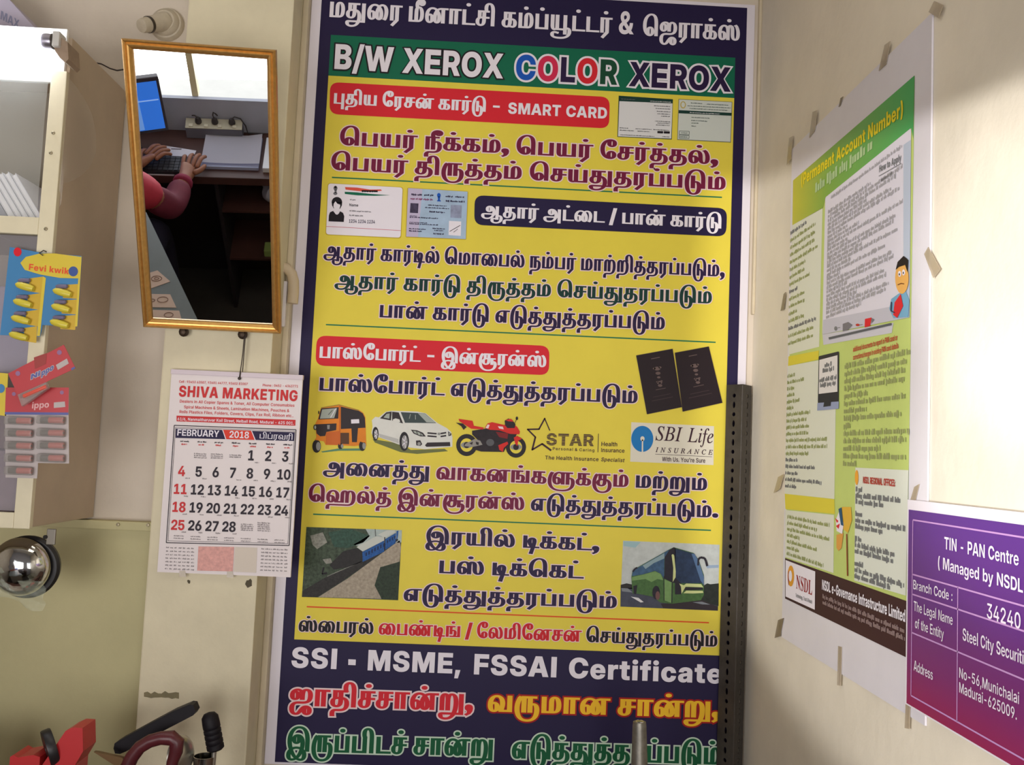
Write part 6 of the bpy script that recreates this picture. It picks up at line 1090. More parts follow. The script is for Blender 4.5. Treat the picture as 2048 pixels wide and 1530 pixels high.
a.ppoly(q((300, 230), (450, 205), (700, 180), (800, 260), (760, 330), (700, 370), (650, 465), (400, 460), (330, 440), (360, 330), (300, 270)), C_BDK, 6)
a.ppoly(q((225, 375), (330, 320), (390, 340), (415, 385), (300, 410), (215, 400)), mat('print_swingarm', (150, 146, 140), 0.42), 7)
a.ppoly(q((270, 370), (310, 350), (300, 385)), C_BDK, 8); a.ppoly(q((340, 350), (375, 360), (370, 390), (345, 380)), C_BDK, 8)
a.ppoly(q((150, 98), (305, 120), (320, 175), (430, 195), (420, 215), (290, 208), (200, 150), (160, 125)), C_BIKE, 7)
a.ppoly(q((120, 140), (200, 150), (240, 190), (205, 220), (180, 180)), C_BDK, 6)
a.ppoly(q((440, 200), (470, 150), (520, 135), (650, 165), (700, 160), (770, 165), (800, 190), (830, 240), (822, 270), (720, 265), (600, 225), (500, 220)), C_BIKE, 7)
a.ppoly(q((448, 200), (472, 160), (495, 165), (480, 205)), C_HALO, 8)
a.ppoly(q((660, 120), (700, 95), (745, 110), (780, 160), (770, 200), (690, 200), (665, 170)), C_BDK, 8)
a.ppoly(q((665, 112), (730, 98), (760, 130), (700, 125)), C_BIKE, 9)
a.line(q((770, 150), (795, 95)), 1.0, C_BDK, 8); a.disc(*q((795, 92))[0], 2.4, 3.4, C_BDK, 8)
a.ppoly(q((760, 305), (800, 285), (850, 320), (810, 340), (800, 400), (775, 370)), C_BIKE, 8)
a.ppoly(q((590, 390), (690, 350), (700, 375), (650, 420), (640, 465), (600, 440)), C_BIKE, 8)
a.ppoly(q((560, 240), (700, 260), (690, 320), (600, 300)), mat('print_bike_maroon', (128, 30, 36), 0.42), 7)
a.disc(*q((500, 360))[0], 8, 7, mat('print_engine', (92, 92, 96), 0.42), 7)
a.ppoly(q((585, 180), (640, 185), (650, 215), (600, 205)), C_HALO, 8)
a.build('motorcycle_picture', poster)

# --- insurance emblems
C_STAR = mat('print_star_brown', (62, 30, 44), 0.42)
a = Art(PP)
star = q((1160, 228), (1103, 95), (1040, 212), (915, 215), (1000, 300), (965, 440), (1075, 375), (1175, 448))
wd = [2.2, 3.0, 3.0, 3.0, 3.4, 3.2, 3.8]
for (p0, p1), w in zip(zip(star, star[1:]), wd):
    a.line([p0, p1], w, C_STAR, 4)
for p_ in star[1:-1]:
    a.disc(*p_, 1.6, 1.6, C_STAR, 4, 10)
a.text(('STAR', C_STAR), BOLD, q((1120, 388))[0], q((1645, 400))[0], 23.5, k=4, bold=(6, 2), track=14)
for i in range(7):
    y = 275 + i * 17
    a.line(q((1112, y), (1650, y + 10)), 0.55, C_YEL, 4.6)
a.line(q((1698, 262), (1692, 468)), 1.3, C_STAR, 4)
a.text(('Personal & Caring', C_STAR), REGULAR, q((1192, 442))[0], q((1652, 462))[0], 5.8, k=4, bold=(8, 6), steps=2, track=60)
a.text(('Health', C_STAR), REGULAR, q((1730, 398))[0], q((1905, 402))[0], 8.4, k=4, bold=(8, 6), steps=2)
a.text(('Insurance', C_STAR), REGULAR, q((1728, 464))[0], q((1985, 472))[0], 8.0, k=4, bold=(8, 6), steps=2)
a.text(('The Health Insurance', C_STAR), REGULAR, q((1108, 546))[0], q((1698, 566))[0], 7.6, k=4, bold=(9, 6), steps=2, track=18)
a.text(('Specialist', C_STAR), REGULAR, q((1725, 566))[0], q((1982, 578))[0], 7.6, k=4, bold=(9, 6), steps=2, slant=0.2, track=18)
a.build('insurance_emblem', poster)
a = Art(PP)
a.ppoly([(1262.4, 844.4), (1427.8, 852.4), (1426.7, 930.2), (1260.2, 923.3)], mat('print_logo_card', (226, 220, 204), 0.42), 3)
a.disc(1284.3, 877.8, 22, 26, mat('print_logo_blue', (24, 120, 190), 0.42), 4, 40)
a.disc(1284.6, 877.4, 4.2, 4.8, MATS['print_logo_card'], 5)
a.ppoly([(1283.4, 879), (1286, 879), (1286, 904), (1283, 904)], MATS['print_logo_card'], 5)
a.text(('SBI', C_STAR), ITALIC, (1310.5, 880.5), (1364.5, 883), 27, k=4, bold=(3, 2))
a.text(('Life', C_STAR), ITALIC, (1374, 883.6), (1426, 886.5), 27, k=4, bold=(3, 2))
a.text(('INSURANCE', C_STAR), ITALIC, (1310.5, 904), (1425, 909.6), 9.4, k=4, bold=(9, 7), track=190)
a.line([(1310, 908.2), (1423.5, 913.5)], 0.8, C_STAR, 4)
a.text(("With Us. You're Sure", C_STAR), REGULAR, (1323.7, 922.2), (1410, 925.6), 8.8, k=4, bold=(9, 6), steps=2)
a.build('insurance_emblem', poster)

# --- train picture
q = crop(560, 990, 4.435)
a = Art(PP)
C_T0 = mat('print_train_scrub', (70, 84, 66), 0.42, noise=0.63, nscale=165)
a.ppoly(q((235, 283), (1082, 312), (1048, 932), (195, 903)), C_T0, 3)
a.ppoly(q((760, 300), (1082, 312), (1078, 420), (900, 430), (690, 450), (650, 440), (720, 400), (790, 355)), mat('print_train_haze', (176, 190, 186), 0.42, noise=0.14, nscale=120), 4)
a.ppoly(q((430, 330), (620, 300), (800, 360), (740, 420), (600, 470), (480, 460)), mat('print_train_trees', (52, 84, 70), 0.42, noise=0.46, nscale=210), 4)
a.ppoly(q((270, 360), (380, 330), (420, 420), (330, 480), (290, 440)), mat('print_train_rock', (150, 150, 140), 0.42, noise=0.46, nscale=240), 4)
a.ppoly(q((380, 570), (450, 560), (465, 600), (410, 612)), MATS['print_train_rock'], 5)
a.ppoly(q((500, 590), (590, 560), (585, 600), (500, 640)), MATS['print_train_rock'], 5)
a.ppoly(q((340, 905), (600, 740), (1062, 400), (1075, 470), (1060, 590), (900, 640), (850, 800), (900, 920)), mat('print_train_gravel', (172, 160, 142), 0.42, noise=0.34, nscale=180), 4)
a.ppoly(q((890, 640), (1062, 590), (1048, 932), (905, 925), (840, 800)), mat('print_train_bush', (48, 62, 46), 0.42, noise=0.57, nscale=180), 5)
a.ppoly(q((200, 850), (420, 720), (740, 580), (1040, 380), (1050, 400), (760, 620), (560, 760), (330, 905), (196, 903)), mat('print_train_track', (50, 48, 46), 0.42, noise=0.46, nscale=210), 5)
a.line(q((420, 720), (720, 590)), 1.2, MATS['print_train_rock'], 6)
a.ppoly(q((560, 500), (670, 470), (740, 500), (735, 590), (600, 640), (480, 660), (440, 620)), mat('print_train_engine', (44, 42, 42), 0.42, noise=0.34, nscale=180), 6)
a.ppoly(q((680, 460), (850, 365), (930, 372), (930, 400), (735, 500)), mat('print_train_roof', (200, 204, 196), 0.42), 7)
a.ppoly(q((870, 350), (950, 312), (1020, 310), (1020, 335), (930, 380)), MATS['print_train_roof'], 6.5)
C_TB = mat('print_train_blue', (34, 92, 164), 0.42, noise=0.46, nscale=330)
a.ppoly(q((732, 505), (925, 402), (925, 500), (735, 592)), C_TB, 7)
a.ppoly(q((935, 390), (1030, 335), (1025, 425), (935, 485)), C_TB, 7)
a.ppoly(q((1035, 320), (1052, 315), (1045, 380), (1032, 400)), C_TB, 7)
for x in range(760, 920, 26):
    y = 515 - (x - 740) * 0.53
    a.ppoly(q((x, y + 8), (x + 13, y + 1), (x + 13, y + 32), (x, y + 39)), mat('print_train_window', (24, 44, 84), 0.42), 8)
for x in range(950, 1020, 22):
    y = 400 - (x - 940) * 0.6
    a.ppoly(q((x, y + 8), (x + 10, y + 2), (x + 10, y + 28), (x, y + 34)), MATS['print_train_window'], 8)
a.line(q((930, 372), (932, 480)), 1.6, C_BLK, 8)
a.line(q((845, 300), (850, 365)), 1.0, C_BLK, 8); a.line(q((390, 640), (375, 700), (420, 690)), 3.0, C_BLK, 6)
a.build('train_picture', poster)

# --- bus picture
q = crop(1220, 1060, 8.5)
a = Art(PP)
a.ppoly(q((220, 180), (1860, 250), (1830, 1370), (175, 1300)), mat('print_bus_sky', (196, 202, 200), 0.42, noise=0.14, nscale=66), 3)
a.ppoly(q((230, 190), (520, 205), (430, 300), (230, 270)), mat('print_bus_sky_blue', (158, 190, 196), 0.42), 3.5)
a.ppoly(q((1620, 600), (1845, 590), (1843, 640), (1650, 650)), mat('print_bus_cloud', (150, 170, 194), 0.42), 3.5)
a.ppoly(q((180, 930), (280, 905), (380, 925), (390, 1000), (180, 985)), mat('print_bus_scrub', (46, 44, 44), 0.42), 4)
a.ppoly(q((180, 985), (1845, 960), (1830, 1370), (175, 1300)), mat('print_bus_road', (72, 76, 92), 0.42, noise=0.23, nscale=90), 4)
a.ppoly(q((190, 985), (300, 990), (385, 1060), (200, 1040)), mat('print_bus_verge', (128, 134, 142), 0.42), 4.5)
a.ppoly(q((1590, 940), (1650, 905), (1700, 920), (1843, 905), (1840, 1290), (1560, 1210), (1500, 1100)), mat('print_bus_field', (42, 48, 44), 0.42, noise=0.34, nscale=120), 5)
a.ppoly(q((350, 1130), (480, 1150), (570, 1222), (520, 1230)), C_CARD, 5)
a.ppoly(q((860, 1250), (1050, 1240), (1400, 1180), (1560, 1190), (1830, 1300), (1830, 1365), (900, 1325)), mat('print_bus_shadow', (52, 44, 50), 0.42), 5.2)
a.ppoly(q((1400, 1225), (1560, 1215), (1700, 1265), (1560, 1260)), MATS['print_bus_verge'], 5.6)
C_BG = mat('print_bus_green', (120, 156, 96), 0.42, noise=0.14, nscale=120)
C_BG2 = mat('print_bus_green_deep', (74, 110, 62), 0.42, noise=0.23, nscale=150)
C_BGL = mat('print_bus_glass', (64, 96, 130), 0.42, noise=0.29, nscale=120)
C_BD = mat('print_bus_dark', (40, 36, 48), 0.42, noise=0.23, nscale=120)
a.ppoly(q((360, 800), (380, 690), (470, 630), (1000, 330), (1080, 290), (1420, 390), (1500, 500), (1590, 760), (1590, 1100), (1540, 1190), (1050, 1250), (850, 1230), (720, 1130), (460, 1080), (380, 1080)), C_BG2, 6)
a.ppoly(q((370, 780), (385, 690), (470, 640), (1000, 335), (1030, 330), (920, 470), (915, 830), (860, 740), (760, 690), (560, 750)), C_BGL, 7)
a.ppoly(q((550, 600), (920, 390), (920, 480), (740, 560), (600, 660)), mat('print_bus_reflection', (140, 164, 172), 0.42), 7.5)
a.ppoly(q((365, 800), (560, 755), (760, 700), (860, 745), (900, 850), (800, 830), (700, 880), (600, 830), (365, 860)), C_BG, 7.2)
a.ppoly(q((1000, 340), (1080, 292), (1110, 310), (1110, 900), (1050, 890), (920, 820), (925, 460)), C_BD, 8)
a.ppoly(q((1100, 310), (1420, 400), (1490, 500), (1585, 780), (1590, 940), (1560, 900), (1200, 900), (1110, 810)), mat('print_bus_windscreen', (40, 58, 88), 0.42, noise=0.34, nscale=90), 8)
a.ppoly(q((1380, 400), (1430, 400), (1500, 520), (1590, 800), (1585, 930), (1530, 850)), mat('print_bus_screen_light', (84, 112, 150), 0.42), 8.5)
a.ppoly(q((1040, 420), (1065, 405), (1085, 430), (1112, 700), (1108, 800), (1060, 880), (1070, 640)), mat('print_bus_lime', (206, 214, 150), 0.42), 9)
a.ppoly(q((915, 830), (1050, 890), (1050, 1240), (915, 1190)), C_BG, 8)
a.line(q((912, 780), (915, 1195)), 1.3, C_BD, 9); a.line(q((1050, 890), (1045, 1240)), 1.8, C_BD, 9)
a.ppoly(q((1100, 800), (1200, 900), (1205, 1090), (1100, 1090)), C_BD, 8.2)
a.ppoly(q((1170, 905), (1250, 935), (1290, 905), (1540, 915), (1580, 970), (1280, 960), (1250, 1010), (1210, 1080), (1200, 960)), MATS['print_bus_lime'], 9)
a.ppoly(q((1270, 970), (1560, 975), (1580, 1010), (1250, 1020)), C_BD, 9)
a.ppoly(q((1240, 1070), (1290, 1025), (1570, 1030), (1580, 1065), (1400, 1075)), MATS['print_bus_lime'], 9)
a.disc(*q((780, 1060))[0], 7.6, 13.6, C_BD, 8); a.disc(*q((805, 1110))[0], 4.4, 8.6, mat('print_bus_wheel', (112, 80, 78), 0.42), 8.5)
a.ppoly(q((390, 950), (460, 930), (440, 1090), (400, 1080)), C_BD, 8)
a.line(q((1490, 500), (1530, 462), (1600, 475), (1625, 530), (1645, 610)), 4.2, C_BD, 9)
a.line(q((1495, 500), (1490, 600)), 3.4, C_BD, 9)
a.line(q((382, 705), (420, 655), (460, 635)), 3.2, C_BD, 9)
a.build('bus_picture', poster)

# ------------------------------------------------------------------ printed sheets on the right wall
PR = Plane(0, XR - 0.003)
P_LIME = mat('print_lime', (196, 212, 124), 0.42, noise=0.06, nscale=10)
P_PALE = mat('print_pale_panel', (222, 224, 208), 0.42)
P_LILAC = mat('print_lilac_panel', (222, 218, 230), 0.42)
P_YEL = mat('print_straw', (222, 208, 70), 0.42)
P_TXT = mat('print_text_grey', (178, 176, 182), 0.5)
P_TXT2 = mat('print_text_olive', (160, 168, 112), 0.5)
P_TXT3 = mat('print_text_dark', (124, 126, 130), 0.5)
P_BROWN = mat('print_dark_brown', (66, 40, 44), 0.42)
P_REDTX = mat('print_text_red', (186, 60, 54), 0.42)
rng = random.Random(11)
board = thing('notice_poster', 'green and white tax number poster taped to the right wall', 'poster', (XR - 0.003, -0.5, 1.1))
aL, aR = PR.px(1563, 1274)[0], PR.px(1864, 25)[0]
bB, bT = PR.px(1563, 1274)[1], PR.px(1864, 25)[1]
M_WRAP = mat('paper_backing_lilac', (226, 222, 230), 0.4, noise=0.05, nscale=9)
sheet(PR, aL, bB, aR, bT, 0.0025, M_WRAP, 'backing_sheet', board)
a = Art(PR)
a.ppoly([(1587, 361), (1830, 151), (1814, 1202), (1571, 1116)], P_LIME, 1)
a.build('printed_sheet', board)
g0, g1 = PR.px(1587, 361)[0], PR.px(1830, 151)[0]
M_GH = ramp_mat('print_header_green', [(0.0, (200, 196, 60)), (0.35, (128, 172, 72)), (1.0, (64, 168, 92))], 'Y', -g0, -g1, 0.42)
Art(PR).ppoly([(1587, 361), (1830, 151), (1827.6, 277), (1823.7, 256), (1652, 395), (1647, 416), (1585.5, 450.4)], M_GH, 2).build('green_header', board)
Art(PR).text(('(Permanent Account Number)', mat('print_header_yellow', (236, 214, 40), 0.42)), BOLD, (1604, 372), (1808, 231), 27, k=3.5, bold=(4, 3), track=10).build('title_lettering', board)
a = Art(PR)
A, B = PR.px(1632, 386), PR.px(1746, 304)
a.scribble(A[0], B[0], A[1], 0.016, mat('print_pale_mint', (178, 204, 152), 0.5), rng, 3.5)
a.build('small_print', board)
pan = Art(PR).rounded([(1652, 395), (1824, 256), (1821, 634.7), (1646, 669)], 0.004, P_LILAC, 3).build('instruction_panel', board)
a = Art(PR)
a.ppoly([(1809, 290), (1823.5, 280), (1821, 634.7), (1788, 641), (1789, 618), (1809, 612)], mat('print_cool_blue', (186, 196, 214), 0.42), 3.6)
a.ppoly([(1648, 640), (1790, 612), (1789, 641), (1646.5, 669)], mat('print_tray_grey', (196, 194, 206), 0.42), 3.8)
a.ppoly([(1646, 669), (1788.4, 645.5), (1785, 666), (1648, 690)], mat('print_tray_lilac', (204, 202, 212), 0.42), 2.5)
a.build('tray_picture', pan)
a = Art(PR)
a.text(('How to Apply', P_TXT3), BOLD, (1760.5, 345), (1805, 321.5), 14, k=4.5)
a.line([(1760, 352.5), (1805, 327)], 1.4, P_TXT3, 4.5)
b0, b1 = PR.px(1658, 428)[1], PR.px(1658, 636)[1]
a0, a1 = PR.px(1658, 428)[0], PR.px(1812, 300)[0]
A, B = PR.px(1664, 398), PR.px(1806, 290)
a.scribble(A[0], B[0], A[1], 0.005, P_TXT, rng, 4.5)
A, B = PR.px(1764, 364), PR.px(1786, 345)
a.scribble(A[0], B[0], A[1], 0.005, P_TXT, rng, 4.5)
full = [.6, .97, .9, .55, .85, .95, .3, .45, .98, .3, .9, .88, .5, .93, .35, .8, .2, .86, .9, .3, .78, .8, .45, .84, .8, .5]
for i, fl in enumerate(full):
    a.scribble(a0, a1, b0 + (b1 - b0) * i / (len(full) - 1), 0.0056, P_TXT, rng, 4.5, fl)
a.build('instruction_print', pan)
a = Art(PR)
a.disc(1674, 657, 3.2, 4.4, P_TXT3, 5); a.line([(1678, 656), (1683, 655)], 1.2, P_TXT3, 5)
a.ppoly([(1688, 648), (1699, 644), (1708, 650), (1699, 660), (1688, 663)], C_GREY, 5)
a.disc(1718, 650, 4, 2.6, P_REDTX, 5); a.line([(1722, 650), (1728, 649)], 1.4, P_TXT3, 5)
a.ppoly([(1732.5, 638), (1746, 635), (1743, 652), (1732, 655)], C_RED, 5)
a.ppoly([(1746, 636), (1752, 639), (1745, 648)], C_GREY, 5)
a.line([(1660, 677), (1786, 648)], 4.6, mat('print_slate', (92, 96, 104), 0.42), 5)
a.build('tray_pens', pan)
# a plain cartoon clerk, hugging a red book
a = Art(PR)
C_SKIN = mat('print_cartoon_skin', (232, 176, 96), 0.42)
C_SLV = mat('print_cartoon_blue', (120, 172, 204), 0.42)
a.ppoly([(1800, 588), (1814, 580), (1822, 600), (1820, 634), (1790, 636), (1782, 618), (1786, 598)], C_SLV, 6)
a.disc(1808, 556, 13.5, 32, C_SKIN, 7, 24)
a.ppoly([(1796, 540), (1800, 524), (1812, 512), (1821, 520), (1820, 545), (1815, 530), (1803, 534)], C_BLK, 8)
a.disc(1804, 548, 3.2, 6, C_WHITE, 8, 14); a.disc(1812, 545, 3.0, 6, C_WHITE, 8, 14)
a.disc(1804, 549, 1.1, 2.4, C_BLK, 9, 10); a.disc(1812, 546, 1.1, 2.4, C_BLK, 9, 10)
a.line([(1800, 570), (1807, 567), (1813, 568)], 1.8, mat('print_cartoon_brown', (112, 62, 36), 0.42), 8)
a.ppoly([(1794, 605), (1806, 588), (1811, 612), (1799, 636), (1791, 630)], C_RED, 8)
a.line([(1788, 604), (1787, 622), (1795, 626)], 2.2, mat('print_cartoon_line', (40, 60, 92), 0.42), 9)
a.build('cartoon_picture', board)
a = Art(PR)
a.ppoly([(1585.5, 450.4), (1646, 416), (1639.4, 693.5), (1578.6, 709)], P_PALE, 2)
a.ppoly([(1577, 732), (1674, 714), (1669.8, 998), (1570.5, 987.5)], P_PALE, 2)
a.ppoly([(1571.8, 1020), (1669, 1030), (1668, 1146), (1571.2, 1114)], P_PALE, 2)
a.ppoly([(1578, 713), (1639, 701), (1638, 719), (1577, 732)], P_YEL, 2.4)
a.ppoly([(1570.5, 987.5), (1669.8, 998.5), (1671, 1028), (1571.8, 1018)], P_YEL, 2.4)
for (v0, v1, n, a_end, mts) in ((470, 690, 16, 1638, (P_TXT2, P_TXT2, P_TXT3)), (756, 975, 18, 1660, (P_TXT2,)), (1036, 1110, 7, 1664, (P_TXT2,))):
    A, B = PR.px(1582 if v0 < 700 else 1576, v0), PR.px(1580 if v0 < 700 else 1575, v1)
    E_ = PR.px(a_end, (v0 + v1) / 2)[0]
    for i in range(n):
        fl = rng.choice((.55, .7, .85, .3, .95))
        if n == 18 and i < 8:
            fl *= 0.6
        a.scribble(A[0], E_, A[1] + (B[1] - A[1]) * i / (n - 1), 0.0060, P_TXT3 if (n == 16 and i in (0, 8, 13)) or (n == 18 and i > 12) else P_TXT2, rng, 3, fl)
a.build('side_panel_print', board)
a = Art(PR)
a.rounded([(1639.4, 712.5), (1680, 702.7), (1679.2, 806), (1637.5, 808)], 0.004, mat('print_laptop_dark', (48, 50, 60), 0.42), 4)
a.ppoly([(1641.2, 720), (1677.6, 710.5), (1677.4, 783.5), (1640, 788)], mat('print_laptop_screen', (226, 222, 220), 0.42), 5)
a.ppoly([(1637, 806), (1680, 803), (1679.5, 817.5), (1636.5, 821.4)], mat('print_laptop_base', (150, 160, 192), 0.42), 4.5)
a.ppoly([(1651, 803), (1665, 801), (1664, 812), (1649, 814)], MATS['print_laptop_dark'], 5)
for u0, u1, v in ((1652, 1666, 734), (1648, 1670, 745), (1641.5, 1675, 764), (1643, 1673.5, 774)):
    A, B = PR.px(u0, v + 1), PR.px(u1, v - 1)
    a.scribble(A[0], B[0], A[1], 0.0066, P_TXT3, rng, 6)
a.build('laptop_picture', board)
a = Art(PR)
a.text(('additional documents to report in PAN card or', P_REDTX), BOLD, (1708, 704), (1797, 680), 11, k=4, steps=2)
a.text(('corrections/changes in existing PAN card details', P_REDTX), BOLD, (1708, 720), (1799, 696.5), 11, k=4, steps=2)
A, B = PR.px(1691, 738), PR.px(1691, 932)
E_ = PR.px(1822, 740)[0]
for i, fl in enumerate((1, .95, .93, .92, .4, .94, .38, .88, .12, 1, .95, .6, .96, .22)):
    a.scribble(A[0], E_, A[1] + (B[1] - A[1]) * i / 13, 0.0078, P_TXT2, rng, 4, fl)
a.build('document_print', board)
off = Art(PR).ppoly([(1712.4, 935.2), (1818.8, 940.5), (1813.5, 1191.4), (1710.3, 1161)], mat('print_office_panel', (222, 226, 214), 0.42), 3).build('office_panel', board)
a = Art(PR)
a.text(('NSDL REGIONAL OFFICES:', P_REDTX), BOLD, (1728.6, 966.6), (1793.4, 973.5), 14, k=5, steps=2)
a.disc(1716, 955, 3.4, 15, mat('print_flame', (240, 168, 60), 0.42), 5)
A, B = PR.px(1714, 983), PR.px(1712, 1156)
E_ = PR.px(1812, 1060)[0]
for i, (wd_, fl) in enumerate((('NEW DELHI', .14), (0, .9), (0, .6), (0, 0), ('KOLKATA', .13), (0, 1.0), (0, .6), (0, 0), ('CHENNAI', .12), (0, .82), (0, .78), (0, 0), ('AHMEDABAD', .18), (0, 1.0), (0, .74))):
    if fl:
        a.scribble(A[0], E_, A[1] + (B[1] - A[1]) * i / 14, 0.0072, P_TXT3, rng, 5, fl)
a.build('office_print', off)
a = Art(PR)
a.ppoly([(1686, 1014), (1704, 1014), (1706, 1040), (1698, 1066), (1688, 1058)], mat('print_flag_gold', (226, 180, 70), 0.42), 4)
a.ppoly([(1674, 1040), (1682, 1020), (1690, 1048), (1687, 1068), (1676, 1062)], C_WHITE, 5)
a.ppoly([(1680, 1018), (1686, 1015), (1690, 1052), (1685, 1050)], mat('print_flag_blue', (40, 84, 120), 0.42), 6)
a.ppoly([(1673, 1036), (1680, 1042), (1677, 1046)], C_RED, 6); a.ppoly([(1675, 1052), (1683, 1047), (1680, 1058)], C_RED, 6)
a.ppoly([(1675, 1070), (1689, 1066), (1685, 1096), (1679, 1102), (1675, 1096)], mat('print_flag_amber', (222, 160, 80), 0.42), 4)
a.line([(1696, 1068), (1697.5, 1152)], 2.2, mat('print_flag_pole', (140, 62, 40), 0.42), 5)
a.build('flag_picture', board)
bb = Art(PR).ppoly([(1571, 1116), (1814, 1202), (1814, 1315), (1571, 1197)], P_BROWN, 2).build('brown_band', board)
a = Art(PR)
a.ppoly([(1572.5, 1120), (1631.9, 1143), (1631, 1219.6), (1572.5, 1193)], C_WHITE, 3)
a.disc(1583.5, 1152, 6.4, 21, mat('print_swirl_gold', (226, 160, 50), 0.42), 4)
a.disc(1583.0, 1152, 3.4, 11, C_WHITE, 5)
a.disc(1580.0, 1156, 2.0, 15, mat('print_swirl_red', (150, 50, 40), 0.42), 4.5, 16, 90, 270)
a.text(('NSDL', mat('print_logo_maroon', (150, 36, 40), 0.42)), SERIF, (1594, 1176.5), (1626, 1190.5), 27, k=4)
a.text(('Technology, Trust & Reach', P_TXT3), REGULAR, (1593, 1193.5), (1626, 1207.5), 7.5, k=4, bold=(6, 4), steps=2)
a.build('emblem', bb)
a = Art(PR)
a.text(('NSDL e-Governance Infrastructure Limited', C_WHITE), BOLD, (1646, 1179), (1813, 1244.5), 22.5, k=4)
A, B = PR.px(1647, 1196), PR.px(1811, 1266)
a.scribble(A[0], B[0], A[1], 0.0060, mat('print_pale_brown', (150, 128, 128), 0.5), rng, 4)
A, B = PR.px(1647, 1208), PR.px(1811, 1284)
a.scribble(A[0], B[0], A[1], 0.0060, MATS['print_pale_brown'], rng, 4)
a.build('lettering', bb)

# tape around the tax number poster and the purple sign
M_TAPE = mat('adhesive_tape_aged', (196, 180, 156), 0.3, coat=0.3, noise=0.1, nscale=40, alpha=0.62)
M_TAPED = mat('adhesive_tape_dirty', (140, 126, 108), 0.35, noise=0.2, nscale=60, alpha=0.7)
PT = Plane(0, XR - 0.0045)
tapes = [
    ([(1573, 330), (1578, 276), (1585, 272), (1582, 318)], M_TAPE, 'aged tape strip on the upper left corner of the green tax poster'),
    ([(1618, 276), (1625, 224), (1634, 220), (1629, 262)], M_TAPE, 'aged tape strip on the slanting top edge nearest the corner of the room'),
    ([(1677, 214), (1681, 196), (1686, 193), (1680, 211)], M_TAPED, 'tiny dark tape scrap midway along the poster top edge'),
    ([(1757, 142), (1769, 90), (1780, 82), (1772, 128)], M_TAPE, 'wide tape strip on the top edge near its high end'),
    ([(1857, 24), (1868, 2), (1886, 10), (1876, 36)], M_TAPE, 'crumpled tape at the top right corner of the green tax poster'),
    ([(1848, 508), (1856, 494), (1880, 538), (1866, 556)], M_TAPE, 'beige tape on the right edge beside the sunny patch'),
    ([(1561, 622), (1567, 588), (1571, 584), (1567, 618)], M_TAPED, 'thin dirty tape on the left edge beside the grey side text'),
    ([(1547, 986), (1556, 954), (1567, 948), (1559, 978)], M_TAPE, 'tape strip on the left edge just above the lower yellow bar'),
    ([(1549, 1276), (1556, 1240), (1567, 1236), (1560, 1272)], M_TAPED, 'tape strip on the lower left corner under the brown band'),
    ([(1674, 1370), (1676, 1292), (1683, 1294), (1681, 1372)], M_TAPE, 'tape strip hanging from the middle of the bottom edge'),
    ([(1809, 1456), (1811, 1406), (1820, 1408), (1818, 1458)], M_TAPE, 'tape strip at the bottom edge under the corner of the purple sign'),
    ([(1817, 1012), (1828, 974), (1838, 968), (1830, 1002)], M_TAPE, 'tape strip on the white edge just above the purple sign'),
]
for pts, mt, lb in tapes:
    mb = MB()
    ab = [PT.px(*c) for c in pts]
    mb.prism([PT.to3(a_, b_, 0) for a_, b_ in ab], (0.0008, 0, 0))
    tag(mb.build('tape_strip', mt), lb, 'tape', 'tape on the right wall posters')

# ------------------------------------------------------------------ purple sign
PS = Plane(0, XR - 0.008)
sign = thing('service_sign', 'purple sign with white branch details on the right wall', 'sign', (XR - 0.008, -0.9, 0.9))
sa0, sb1 = PS.px(1818, 1019)
sb0 = PS.px(1818, 1408.7)[1]
sa1 = sa0 + 0.52
sheet(PS, sa0 - 0.004, sb0 - 0.002, sa1 + 0.012, sb1 + 0.012, 0.004, mat('sign_white_board', (236, 230, 240), 0.4), 'backing_board', sign)
M_PUR = ramp_mat('print_purple', [(0.0, (150, 34, 84)), (0.22, (122, 40, 108)), (0.55, (98, 44, 128)), (1.0, (92, 48, 140))], 'Z', sb0, sb1, 0.38)
Art(PS).rect(sa0, sb0, sa1, sb1, M_PUR, 1).build('purple_panel', sign)
C_SL = mat('print_sign_line', (196, 150, 206), 0.4)
C_SW = mat('print_sign_white', (232, 222, 238), 0.4)
def sp(x, y):
    return PS.px(1800 + x / 2.887, 1000 + y / 2.887)
a = Art(PS)
x0, yt, yb = sp(78, 115)[0], sp(78, 115)[1], sp(78, 1135)[1]
xm = sp(338, 505)[0]
t = 0.0009
def hl(b, a_0): a.rect(a_0, b - t, sa1 - 0.02, b + t, C_SL, 2)
for b in (yt, sp(78, 430)[1], sp(78, 545)[1], sp(78, 768)[1], yb):
    hl(b, x0)
a.rect(x0 - t, yb, x0 + t, yt, C_SL, 2)
a.rect(xm - t, yb, xm + t, sp(78, 430)[1], C_SL, 2)
a.rect(sa1 - 0.02 - t, yb, sa1 - 0.02 + t, yt, C_SL, 2)
a.build('ruled_frame', sign)
